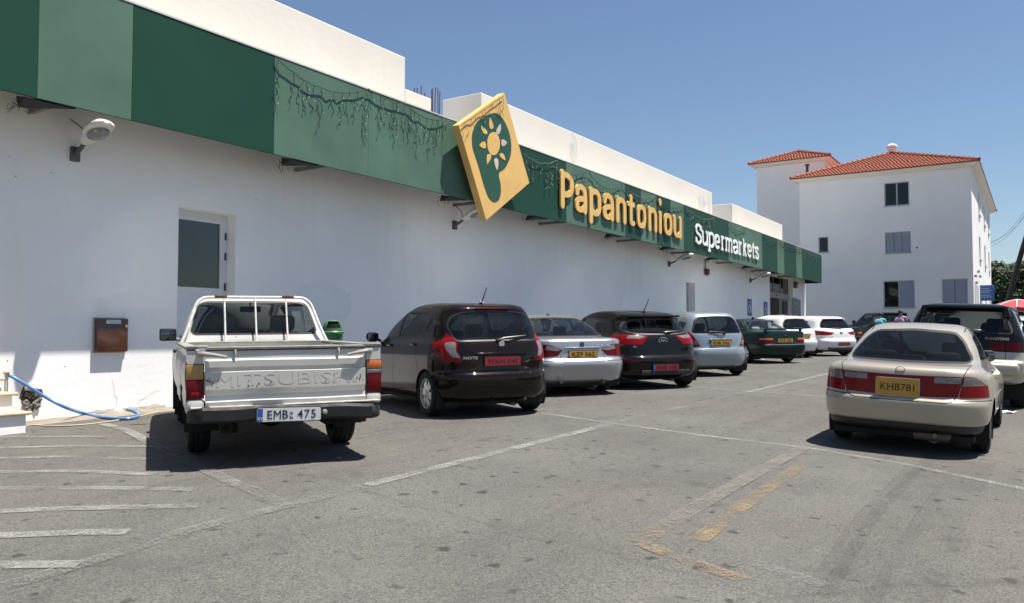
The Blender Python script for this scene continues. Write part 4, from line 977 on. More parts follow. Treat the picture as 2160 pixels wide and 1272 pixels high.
def grow(poly, d):
    n = len(poly); area = sum(poly[i][0] * poly[(i + 1) % n][1] - poly[(i + 1) % n][0] * poly[i][1] for i in range(n)); sg = 1 if area > 0 else -1; out = []
    for i in range(n):
        p0, p, p1 = (Vector((*poly[k % n], 0)) for k in (i - 1, i, i + 1))
        a = (p - p0); b = (p1 - p)
        if a.length < 1e-7: a = b
        if b.length < 1e-7: b = a
        a.normalize(); b.normalize(); na = Vector((a.y, -a.x, 0)) * sg; nb = Vector((b.y, -b.x, 0)) * sg; q = na + nb
        q = q / max(.4, q.length_squared / 2) * .5 * 2 if q.length > .01 else na
        q = (na + nb).normalized() * min(2.0, 1 / max(.5, math.cos(na.angle(nb, 0) / 2)))
        out.append((p.x + q.x * d, p.y + q.y * d))
    return out
REAR = lambda lim: (lambda f: f.normal.x < -.03 and f.calc_center_median().x < lim)
def SIDE(sg, zmin=.0): return lambda f: f.normal.y * sg > .15 and f.calc_center_median().z > zmin and f.calc_center_median().y * sg > 0
FRONT = lambda x0: (lambda f: f.normal.x > .05 and f.calc_center_median().x > x0)

M_tyre = mat("tyre_rubber", (.010, .010, .010), .85, var=.4, vscale=9); M_alloy = mat("alloy_rim", (.50, .51, .53), .32, metal=.75, var=.1); M_steel = mat("dull_steel_rim", (.22, .22, .22), .5, metal=.5, var=.2)
M_blk = mat("black_trim", (.016, .016, .017), .45, var=.25, vscale=12); M_gap = mat("panel_gap", (.008, .008, .008), .8); M_under = mat("underbody", (.012, .012, .012), .9); M_chr = mat("chrome", (.72, .73, .75), .12, metal=1.0, var=.03)
M_lin = mat("headlining", (.16, .155, .145), .95); M_seat = mat("dark_seat_cloth", (.035, .036, .040), .9, var=.2); M_dash = mat("dashboard_plastic", (.02, .02, .021), .6)
M_red_l = mat("red_lens", (.19, .004, .007), .25, var=.2, vscale=25, coat=.15, spec=.12); M_dred = mat("smoked_red_lens", (.10, .003, .005), .25, var=.2, vscale=25, coat=.15, spec=.12); M_clr = mat("clear_lens", (.17, .155, .155), .2, var=.3, vscale=30, coat=.5); M_amb = mat("amber_lens", (.55, .13, .01), .15, var=.15, vscale=25, coat=1.0)
G_light = glass("car_glass", (.80, .86, .84), .7); G_ws = glass('windscreen_glass', (.80, .86, .84), 2.1, .12); G_navy = glass('navy_car_glass', (.10, .13, .17), .45); G_dark = glass("tinted_car_glass", (.16, .18, .19), .8); G_mid = glass("grey_car_glass", (.46, .53, .54), .65); M_mir = mat("mirror_glass", (.14, .145, .15), .03, metal=1.0, var=.02)
M_py = mat("plate_yellow", (.50, .26, .025), .45, var=.08); M_pr = mat("plate_red", (.24, .012, .016), .4, var=.12); M_pw2 = mat("plate_white", (.60, .61, .62), .45, var=.08); M_pk = mat("plate_black_print", (.012, .012, .012), .5); M_pb = mat("plate_blue_band", (.015, .07, .35), .5)
WHEELS = {}
def wheel_meshes(R_, rim, w, style):
    k = (R_, rim, w, style)
    if k in WHEELS: return WHEELS[k]
    h = w / 2
    prof = [(rim * .98, -h * .72), (rim + .012, -h * .92), (rim + (R_ - rim) * .5, -h), (R_ - .035, -h * .97), (R_ - .012, -h * .82), (R_, -h * .55), (R_ - .008, -h * .5), (R_ - .008, -h * .42), (R_, -h * .38), (R_, -.01), (R_ - .008, 0), (R_, .01), (R_, h * .38), (R_ - .008, h * .42), (R_ - .008, h * .5), (R_, h * .55), (R_ - .012, h * .82), (R_ - .035, h * .97), (rim + (R_ - rim) * .5, h), (rim + .012, h * .92), (rim * .98, h * .72)]
    tyre = MB().lathe(prof, (0, 0, 0), 'Y', 36).mesh('tyre'); tyre.materials.append(M_tyre)
    mb = MB(); mb.lathe([(rim * .99, -h * .5), (rim * .99, h * .8), (rim * .955, h * .86), (rim * .90, h * .70), (rim * .88, h * .2), (.0, h * .15)], (0, 0, 0), 'Y', 36)
    rimm = mb.mesh('rim'); rimm.materials.append(M_steel)
    mb = MB(); ns = {'alloy': 7, 'six': 6, 'steel': 10, 'five': 5}[style]
    for i in range(ns):
        a = 2 * math.pi * i / ns; w0, w1 = (.045, .03) if style != 'steel' else (.05, .06)
        for off in ((-.35, .35) if style == 'six' else (0,)):
            aa = a + off * .55; u = Vector((math.cos(aa), 0, math.sin(aa))); t = Vector((-math.sin(aa), 0, math.cos(aa))); r0, r1 = .03, rim * .93; q0, q1 = h * .80, h * .66
            ww0, ww1 = (w0 * .7, w1 * .55) if style == 'six' else (w0, w1)
            p = [u * r0 + t * ww0, u * r0 - t * ww0, u * r1 - t * ww1, u * r1 + t * ww1]
            mb.add([v + Vector((0, q0 if k_ < 2 else q1, 0)) for k_, v in enumerate(p)] + [v + Vector((0, h * .2, 0)) for v in p], [(0, 1, 2, 3), (0, 4, 5, 1), (1, 5, 6, 2), (2, 6, 7, 3), (3, 7, 4, 0)])
    mb.lathe([(.0, h * .9), (.05, h * .88), (.06, h * .78), (.06, h * .2)], (0, 0, 0), 'Y', 18); mb.lathe([(rim * .99, h * .78), (rim * .965, h * .88), (rim * .92, h * .80), (rim * .905, h * .3)], (0, 0, 0), 'Y', 36)
    sp = mb.mesh('spokes'); sp.materials.append(M_alloy if style != 'steel' else M_steel)
    WHEELS[k] = (tyre, rimm, sp); return WHEELS[k]
def add_wheel(root, x, y, R_, rim, w, style='alloy', steer=0):
    t, r, s_ = wheel_meshes(R_, rim, w, style); e = empty('wheel', (x, y, R_), (0, random.uniform(0, 1.2), (0 if y > 0 else math.pi) + R(steer)), parent=root)
    for nm, me in (('tyre', t), ('rim', r), ('spokes', s_)): o = bpy.data.objects.new(nm, me); COL.objects.link(o); o.parent = e
    return e
def number_plate(root, s, y, z, x, m, w=.52, h=.11, tilt=0., band=False, rot=0., two=None, frame=True, size=.098):
    """plate on the rear, facing -x"""
    r = empty('number_plate', (x, y, z), (R(rot), R(tilt), 0), parent=root)
    fn = lambda u, v, d: (-d, -u, v)
    if frame: MB().prism(rounded([(-w / 2 - .008, -h / 2 - .008), (w / 2 + .008, -h / 2 - .008), (w / 2 + .008, h / 2 + .008), (-w / 2 - .008, h / 2 + .008)], .02), fn, -.004, .004).build('plate_holder', M_blk if frame is True else frame, r, edge=False)
    MB().prism(rounded([(-w / 2, -h / 2), (w / 2, -h / 2), (w / 2, h / 2), (-w / 2, h / 2)], .015), fn, .0045, .009).build('plate_sheet', m, r, edge=False)
    du = 0
    if band:
        MB().prism([(-w / 2 + .004, -h / 2 + .003), (-w / 2 + .045, -h / 2 + .003), (-w / 2 + .045, h / 2 - .003), (-w / 2 + .004, h / 2 - .003)], fn, .0091, .0105).build('country_band', M_pb, r, edge=False); du = .02
        if band == 'CY': lettering('country_letters', 'CY', M_pw2, r, lambda u, v, d: fn(u - w / 2 + .025, v - h * .27, d + .0106), .03, .02, .0006)
    lettering('plate_lettering', s, M_pk, r, lambda u, v, d: fn(u + du, v, d + .0092), size, .004, .001, width=w * (.80 if not band else .76))
    if two:
        for t_, dv in zip(two, (.018, -.018)): lettering('plate_small_print', t_, M_pk, r, lambda u, v, d: fn(u + du - .005, v + dv - .008, d + .0092), .03, .03, .0008)
    return r
def seat(root, x, y, z, m=None, s=1.0, head=True):
    m = m or M_seat; mb = MB(); tl = Matrix.Rotation(R(-14), 3, 'Y')
    mb.rbox((x + .22, y, z), (.5, .48, .16), .06); mb.rbox((x - .06, y, z + .30), (.16, .48, .58), .07, tl)
    o = mb.build('seat', m, root)
    if head: MB().rbox((x - .15, y, z + .68), (.11, .28, .19), .05, tl).tube([(x - .13, y - .06, z + .52), (x - .14, y - .06, z + .64)], .008, 5).tube([(x - .13, y + .06, z + .52), (x - .14, y + .06, z + .64)], .008, 5).build('headrest', m, o)
    return o
def interior(root, xd, wx, zs=.45, rows=((1, .36),), xseat=None, bench=None, shelf=None, zd=.92, sm=None, lhd=False):
    MB().rbox((xd, 0, zd - .13), (.55, wx * 1.82, .28), .08).build('dashboard', M_dash, root)
    for sg in (1, -1): seat(root, xseat, .35 * sg, zs, sm)
    sy = .35 if lhd else -.35
    cx = Vector((xd - .38, sy, zd - .02)); tl = Matrix.Rotation(R(65), 3, 'Y'); n = 22
    MB().tube([cx + tl @ Vector((.18 * math.cos(2 * math.pi * i / n), .18 * math.sin(2 * math.pi * i / n), 0)) for i in range(n)], .016, 6, closed=True).tube([cx + tl @ Vector((0, -.17, 0)), cx, cx + tl @ Vector((0, .17, 0))], .014, 5).tube([cx, cx + tl @ Vector((0, 0, .3))], .03, 6).build('steering_wheel', M_blk, root)
    if bench:
        xb, zt = bench; mb = MB(); mb.rbox((xb + .25, 0, zs - .02), (.5, wx * 1.55, .18), .06); mb.rbox((xb - .03, 0, (zs + zt) / 2), (.16, wx * 1.55, zt - zs), .06, Matrix.Rotation(R(-12), 3, 'Y')); b = mb.build('rear_bench', sm or M_seat, root)
    if shelf: MB().b2((shelf[0], -wx * .86, shelf[2]), (shelf[1], wx * .86, shelf[2] + .02)).build('parcel_shelf', M_dash, root)
    MB().b2((.55, -wx * .9, .26), (xd + .3, wx * .9, .30)).build('cabin_floor', M_under, root)
def mirror_ext(root, x, y, z, m, sg):
    r = MB().rbox((x, (y + .12) * sg, z), (.13, .20, .15), .055).tube([(x + .03, (y - .03) * sg, z - .06), (x + .03, (y + .06) * sg, z - .03)], .022, 6).build('wing_mirror', m, root)
    MB().rbox((x - .064, (y + .125) * sg, z + .005), (.008, .165, .11), .03).build('mirror_glass', M_mir, r)
def wiper(root, B, y0, z0, y1, z1, off=.03):
    x0 = B.rear(y0, z0)[0]; x1 = B.rear(y1, z1)[0]; mb = MB(); mb.tube([(x0 - .015, y0, z0), (x0 - off - .01, y0 + (y1 - y0) * .15, z0 + (z1 - z0) * .5), (x1 - off, y1, z1)], [.022, .016, .009], 6)
    mb.rbox((x0 - .01, y0, z0), (.05, .07, .05), .02); mb.build('rear_wiper', M_blk, root)
def place(root, x, y, yaw, sc, wb, ro, tr_half, roll=None, dz=0.):
    """set the root so that the four wheels rest on the ground"""
    c, s_ = math.cos(R(yaw)), math.sin(R(yaw)); pts = []
    for lx in (ro, ro + wb):
        for ly in (tr_half, -tr_half): px, py = x + (lx * c - ly * s_) * sc, y + (lx * s_ + ly * c) * sc; pts.append((lx * sc, ly * sc, gz(px, py)))
    A = np.array([(p[0], p[1], 1) for p in pts]); k = np.linalg.lstsq(A, np.array([p[2] for p in pts]), rcond=None)[0]
    res = max(p[2] - (k[0] * p[0] + k[1] * p[1] + k[2]) for p in pts)
    root.location = (x, y, k[2] + dz); root.scale = (sc,) * 3
    root.rotation_euler = (Matrix.Rotation(R(yaw), 3, 'Z') @ Matrix.Rotation(-math.atan(k[0]), 3, 'Y') @ Matrix.Rotation(math.atan(k[1]), 3, 'X')).to_euler()
def finish_body(B, root, paint_m, axles, R_arch, wlim=.5, lining_z=.72, bumper=None, flare=None, low=None):
    for ax in axles:
        circ = [(ax + R_arch * math.cos(2 * math.pi * i / 32), R_arch * .98 * math.sin(2 * math.pi * i / 32) + R_arch * .86) for i in range(32)]
        for sg in (1, -1):
            if flare:
                fs = B.pick([('y', circ)], lambda f: abs(f.calc_center_median().y) > wlim and f.calc_center_median().y * sg > 0); bmesh.ops.delete(B.bm, geom=fs, context='FACES_ONLY')
                big = [(ax + (R_arch + .045) * math.cos(2 * math.pi * i / 32), (R_arch + .045) * .98 * math.sin(2 * math.pi * i / 32) + R_arch * .86) for i in range(32)]
                B.extract(B.pick([('y', big)], lambda f: f.normal.y * sg > .2), 'arch_flare', flare, root, .02)
            else:
                fs = B.pick([('y', circ)], lambda f: abs(f.calc_center_median().y) > wlim and f.calc_center_median().y * sg > 0); bmesh.ops.delete(B.bm, geom=fs, context='FACES_ONLY')
            yo = B.side(ax, R_arch * 1.9, sg) - .015; n = 20; vs = []
            for yy in (yo, yo - .34):
                vs += [(ax + (R_arch + .02) * math.cos(a), yy * sg, (R_arch + .02) * math.sin(a) + R_arch * .86) for a in [R(-30 + 240 * i / n) for i in range(n + 1)]]
            MB().add(vs, [(i, i + 1, n + 2 + i, n + 1 + i) for i in range(n)] + [tuple(range(n + 1, 2 * n + 2))], True).build('arch_liner', M_under, root)
    fs = [f for f in B.bm.faces if f.calc_center_median().z > lining_z]
    B.extract(fs, 'cabin_lining', M_lin, root, -.022, flip=True, delete=False)
    if bumper:
        B.extract(B.pick(bumper[0], lambda f: f.normal.z > -.85 and f.calc_center_median().z > .1), 'rear_bumper', bumper[1], root)
    if low:
        B.extract(B.pick([('y', low[0])], lambda f: True), 'lower_cladding', low[1], root)
    B.extract(list(B.bm.faces), 'body', paint_m, root, delete=False)
def cut_window(B, root, regions_in, regions_out, filt, gm, name='window', seal=M_blk, off=-.006):
    g = B.extract(B.pick(regions_in, filt), name, gm, root, off)
    B.extract(B.pick(regions_out, filt), 'window_seal', seal, root, -.002)
    return g
def side_windows(B, root, polys, gm, r=.04, seal=.014):
    for sg in (1, -1):
        for p in polys:
            q = rounded(p, r, 3); cut_window(B, root, [('y', q)], [('y', grow(q, seal))], SIDE(sg, .8), gm, 'side_window')
def lamp(B, root, poly, m, xlim=.6, side=None, off=.003, name='tail_lamp', both=True, filt=None):
    out = []
    for sg in ((1, -1) if both else (1,)):
        reg = [('x', poly if sg > 0 else mir(poly))]
        if side: reg.append(('y', side))
        out.append(B.extract(B.pick(reg, filt or (lambda f: f.calc_center_median().x < xlim and f.normal.x < .35 and f.calc_center_median().z > .3)), name, m, root, off))
    return out
def seam(B, root, axis, pts, filt, w=.009, name='panel_gap', both=False):
    fs = []
    for sg in ((1, -1) if both else (1,)):
        for a, b in zip(pts[:-1], pts[1:]):
            a, b = Vector((*a, 0)), Vector((*b, 0)); 
            if axis == 'x': a.x *= sg; b.x *= sg
            d = (b - a).normalized(); q = Vector((-d.y, d.x, 0)) * w / 2; a2, b2 = a - d * w * .4, b + d * w * .4
            f = (lambda g: filt(g)) if axis == 'x' or not both else (lambda g, s_=sg: filt(g) and g.calc_center_median().y * s_ > 0)
            F = B.pick([(axis, [(p.x, p.y) for p in (a2 + q, b2 + q, b2 - q, a2 - q)])], f)
            o = B.extract(F, name, M_gap, root, -.004)
            if o: fs.append(o)
    if len(fs) > 1:                                            # one gap per line, not one per segment
        vs = []; F = []
        for o in fs:
            k = len(vs); vs += [v.co.copy() for v in o.data.vertices]; F += [[i + k for i in p.vertices] for p in o.data.polygons]
        for o in fs[1:]: me = o.data; bpy.data.objects.remove(o); bpy.data.meshes.remove(me)
        me = bpy.data.meshes.new(name); me.from_pydata(vs, [], F); me.materials.append(M_gap); fs[0].data = me
def underside(root, L, w, z=.2):
    MB().b2((.28, -w, z - .04), (L - .3, w, z + .02)).build('floor_pan', M_under, root, edge=False)
    MB().tube([(.35, -w * .45, z - .03), (1.2, -w * .4, z - .0)], .06, 8).tube([(.08, -w * .5, z + .03), (.45, -w * .47, z - .01)], .024, 8).build('exhaust', mat("exhaust_steel", (.16, .14, .12), .6, metal=.5), root)
def handle(root, B, x, z, sg, m):
    y = B.side(x, z, sg); MB().rbox((x, (y + .018) * sg, z), (.19, .03, .035), .012).build('door_handle', m, root)
def badge_disc(root, B, y, z, r, m, m2=None, text=None):
    x = B.rear(y, z)[0] - .004; o = MB().lathe([(0, -.008), (r * .92, -.008), (r, -.002), (r, .004)], (x, y, z), 'X', 20).build('badge', m, root)
    if text: lettering('badge_mark', text, m2, o, lambda u, v, d: (x - .009 - d, y - u, z + v), r * 1.4, .02, .001)
    return o
def number_and(root, B, s, m, y, z, **k): return number_plate(root, s, y, z, B.rear(y, z)[0] - .012, m, **k)
GRP = 'cars parked at the supermarket'
def car_root(name, label, cat='car'): return empty(name, label=label, cat=cat, group=GRP)

# ---------------------------------------------------------------- dark brown hatchback
def brown_hatch():
    r = car_root('hatchback_car', 'dark brown hatchback with tall red tail lamps, next to the white pickup'); L = 4.1
    P = paint("dark_brown_metallic", (.0075, .0039, .0036), metal=.0, rough=.3, dust=.012)
    B = Body([(.20, .20, .70, .25, 3.95, .25, .3, .05, .15), (.24, .22, .79, .10, 4.02, .34, .4, .08, .2), (.36, .34, .838, .02, 4.08, .38, .45, .09, .25), (.50, .48, .847, .0, 4.10, .40, .5, .10, .28), (.57, .57, .847, .015, 4.08, .40, .5, .10, .3),
              (.61, .61, .845, .05, 4.05, .40, .5, .09, .3), (.80, .74, .842, .06, 3.95, .38, .5, .08, .3), (.95, .84, .828, .10, 3.75, .36, .5, .08, .3), (1.02, .92, .80, .14, 3.45, .34, .5, .08, .3), (1.06, .98, .775, .17, 3.22, .33, .5, .08, .3),
              (1.20, 1.14, .735, .235, 2.95, .30, .45, .08, .28), (1.36, 1.34, .665, .335, 2.48, .24, .4, .07, .22), (1.425, 1.43, .61, .345, 2.2, .22, .35, .06, .18), (1.475, 1.49, .54, .40, 1.98, .2, .3, .05, .1), (1.505, 1.525, .40, .62, 1.78, .2, .2, .03, .05), (1.515, 1.53, .15, 1.0, 1.5, .1, .1, 0, 0)], L, arch=.015)
    rg = rounded(sym([(0, 1.395), (.40, 1.385), (.56, 1.34), (.635, 1.22), (.585, 1.02), (0, 1.025)]), [.02, .05, .12, .06, .05, .02, .05, .06, .12, .05], 3)
    lp = rounded([(.70, 1.17), (.575, 1.0), (.60, .88), (.545, .735), (.76, .745), (.95, .98), (.95, 1.01), (.755, 1.03)], .02, 2)
    ls_ = [(-.2, .6), (.18, .6), (.30, .76), (.56, .99), (.36, 1.02), (.36, 1.3), (-.2, 1.3)]
    inner = rounded([(.715, .99), (.60, 1.0), (.615, .88), (.565, .79), (.66, .80), (.715, .9)], .02, 2)
    for q in lamp(B, r, inner, M_clr, .4, name='clear_lamp'): pass
    lamp(B, r, lp, M_red_l, .7, ls_)
    cut_window(B, r, [('x', rg)], [('x', grow(rg, .02))], REAR(.7), G_dark, 'rear_window')
    side_windows(B, r, [[(3.02, 1.0), (2.02, 1.045), (1.95, 1.395), (2.30, 1.375), (2.72, 1.2)], [(1.92, 1.05), (1.02, 1.075), (.86, 1.30), (1.0, 1.385), (1.85, 1.40)], [(.90, 1.13), (.77, 1.31), (.50, 1.25)]], G_mid, .05)
    ws = rounded(sym([(0, 1.46), (.52, 1.42), (.68, 1.05), (0, 1.02)]), .06, 3); cut_window(B, r, [('x', ws)], [('x', grow(ws, .02))], FRONT(2.2), G_ws, 'windscreen')
    seam(B, r, 'x', [(.60, .9), (.575, .74), (.42, .575), (.30, .55), (-.30, .55), (-.42, .575), (-.575, .74), (-.60, .9)], REAR(.5))
    F = lambda f: abs(f.normal.y) > .3
    seam(B, r, 'y', [(1.97, 1.02), (1.97, .45), (1.9, .3)], F, both=True); seam(B, r, 'y', [(1.02, 1.04), (1.05, .8), (.95, .62)], F, both=True); seam(B, r, 'y', [(3.0, .97), (2.98, .5), (2.9, .3)], F, both=True)
    for sg in (1, -1):
        handle(r, B, 2.18, .93, sg, P); handle(r, B, 1.18, .96, sg, P); mirror_ext(r, 2.82, B.side(2.82, .95, sg), 1.04, P, sg); add_wheel(r, .70, .745 * sg, .305, .205, .185, 'six'); add_wheel(r, 3.30, .745 * sg, .305, .205, .185, 'six', 4)
    # hatch recess round the plate
    MB().rbox((B.rear(0, .80)[0] + .01, 0, .835), (.05, .74, .035), .015).build('tailgate_grip', P, r)
    number_and(r, B, 'MXH 041', M_pr, -.005, .74, tilt=0, size=.085)
    wiper(r, B, .02, 1.01, -.42, 1.07); badge_disc(r, B, -.02, .965, .045, M_chr, M_blk, '-')
    x = B.rear(.44, .79)[0]; lettering('model_letters', 'NOTE', M_chr, r, lambda u, v, d: (B.rear(.44 - u, .79)[0] - .003 - d, .44 - u, .79 + v), .05, .02, .003, width=.19)
    z = B.top(.75, 0); MB().tube([(.70, 0, z - .01), (.66, 0, z + .03)], .03, 8).tube([(.66, 0, z + .03), (.50, -.0, z + .22)], [.011, .006], 6).build('aerial', M_blk, r)
    MB().rbox((.36, 0, 1.435), (.07, .5, .02), .008).build('brake_light', M_dred, r)
    interior(r, 2.75, .7, .46, xseat=1.85, bench=(.95, .98), sm=M_seat); MB().rbox((.86, .32, 1.06), (.1, .26, .16), .05).rbox((.86, -.32, 1.06), (.1, .26, .16), .05).build('rear_headrests', M_seat, r)
    underside(r, L, .72); MB().tube([(.12, .12, .235), (.06, .12, .20), (.12, .12, .18)], .012, 6).build('towing_eye', M_under, r)
    finish_body(B, r, P, (.70, 3.30), .345, bumper=([('x', [(-1, .1), (1, .1), (1, .73), (.58, .73), (.42, .565), (.3, .545), (-.3, .545), (-.42, .565), (-.58, .73), (-1, .73)]), ('y', [(-.2, .1), (.40, .1), (.44, .3), (.62, .62), (.30, .74), (-.2, .74)])], P))
    place(r, 8.794, -5.215, 60.17, .981, 2.6, .70, .745)
brown_hatch()

# ---------------------------------------------------------------- silver saloon
def silver_saloon():
    r = car_root('saloon_car', 'silver saloon with a yellow plate, next to the brown hatchback'); L = 4.52
    P = paint("silver_metallic", (.36, .37, .39), metal=.6, rough=.33, dust=.08)
    B = Body([(.20, .18, .74, .3, 4.35, .25, .3, .04, .15), (.25, .22, .84, .12, 4.46, .34, .4, .07, .2), (.30, .26, .87, .07, 4.48, .34, .4, .07, .2), (.40, .36, .895, .025, 4.50, .36, .4, .08, .22), (.54, .50, .905, .0, 4.52, .36, .45, .08, .25), (.61, .58, .905, .03, 4.49, .36, .45, .08, .25), (.66, .64, .90, .07, 4.45, .35, .45, .08, .25),
              (.86, .72, .885, .10, 4.35, .33, .45, .07, .25), (.955, .80, .86, .13, 4.15, .30, .45, .06, .25), (.99, .86, .82, .26, 3.9, .30, .45, .05, .2), (1.01, .97, .755, .60, 3.2, .30, .4, .08, .25), (1.17, 1.14, .69, .93, 2.85, .26, .4, .10, .25), (1.33, 1.32, .58, 1.36, 2.45, .22, .35, .10, .2), (1.385, 1.39, .50, 1.60, 2.25, .2, .3, .08, .15), (1.41, 1.415, .35, 1.8, 2.08, .2, .2, .03, .05), (1.42, 1.42, .15, 1.9, 2.0, .1, .1, 0, 0)], L)
    lp = rounded([(.36, .80), (.62, .885), (1, .89), (1, .66), (.80, .66), (.45, .69)], .025, 2); cl = rounded([(.36, .80), (.62, .875), (.66, .80), (.46, .775)], .01, 2)
    lamp(B, r, cl, M_clr, .5, name='clear_lamp'); lamp(B, r, lp, M_dred, .8, [(-.2, .5), (.38, .5), (.46, .78), (.40, .95), (-.2, .95)])
    rg = rounded(sym([(0, 1.345), (.47, 1.33), (.56, 1.24), (.665, 1.03), (0, 1.03)]), .05, 3)
    cut_window(B, r, [('x', rg)], [('x', grow(rg, .018))], REAR(1.7), G_mid, 'rear_window')
    side_windows(B, r, [[(3.0, 1.0), (2.15, 1.03), (2.12, 1.32), (2.4, 1.31)], [(2.05, 1.03), (1.2, 1.05), (1.35, 1.28), (2.02, 1.325)]], G_mid, .05)
    ws = rounded(sym([(0, 1.36), (.5, 1.33), (.66, 1.02), (0, 1.0)]), .06, 3); cut_window(B, r, [('x', ws)], [('x', grow(ws, .02))], FRONT(2.3), G_ws, 'windscreen')
    seam(B, r, 'x', [(.62, .99), (.60, .88), (.36, .80), (.42, .63), (.36, .585), (-.36, .585), (-.42, .63), (-.36, .80), (-.60, .88), (-.62, .99)], REAR(.6))
    F = lambda f: abs(f.normal.y) > .3
    seam(B, r, 'y', [(2.1, 1.0), (2.1, .3)], F, both=True); seam(B, r, 'x', [(.9, .60), (.45, .60)], REAR(.8), both=True)
    for sg in (1, -1):
        handle(r, B, 2.25, .90, sg, P); handle(r, B, 1.3, .92, sg, P); mirror_ext(r, 2.95, B.side(2.95, .95, sg), 1.02, P, sg); add_wheel(r, 1.0, .77 * sg, .315, .215, .205, 'five'); add_wheel(r, 3.76, .77 * sg, .315, .215, .205, 'five')
    MB().rbox((B.rear(0, .83)[0] - .0, 0, .825), (.03, .66, .03), .012).build('boot_grip', P, r)
    number_and(r, B, 'KZF 562', M_py, -.005, .72, frame=M_pk); badge_disc(r, B, -.0, .885, .042, M_pk, M_chr, 'x')
    lettering('model_letters', '320d', M_chr, r, lambda u, v, d: (B.rear(-.44 - u, .855)[0] - .003 - d, -.44 - u, .855 + v), .05, .02, .003, width=.18)
    z = B.top(1.75, 0); MB().rbox((1.72, 0, z + .02), (.14, .035, .05), .015).build('aerial_fin', P, r)
    interior(r, 2.95, .72, .42, xseat=2.15, bench=(1.15, .93), shelf=(.62, 1.1, .95)); MB().rbox((1.08, .34, 1.02), (.1, .26, .15), .05).rbox((1.08, -.34, 1.02), (.1, .26, .15), .05).build('rear_headrests', M_seat, r)
    underside(r, L, .78); MB().tube([(.02, .42, .26), (.3, .42, .25)], .035, 10).build('tailpipe', M_chr, r)
    finish_body(B, r, P, (1.0, 3.76), .355, bumper=([('x', [(-1, .1), (1, .1), (1, .655), (.45, .655), (.38, .58), (-.38, .58), (-.45, .655), (-1, .655)]), ('y', [(-.2, .1), (.70, .1), (.66, .4), (.72, .655), (-.2, .655)])], P))
    place(r, 12.0, -4.70, 51.4, .97, 2.76, 1.0, .77)
silver_saloon()

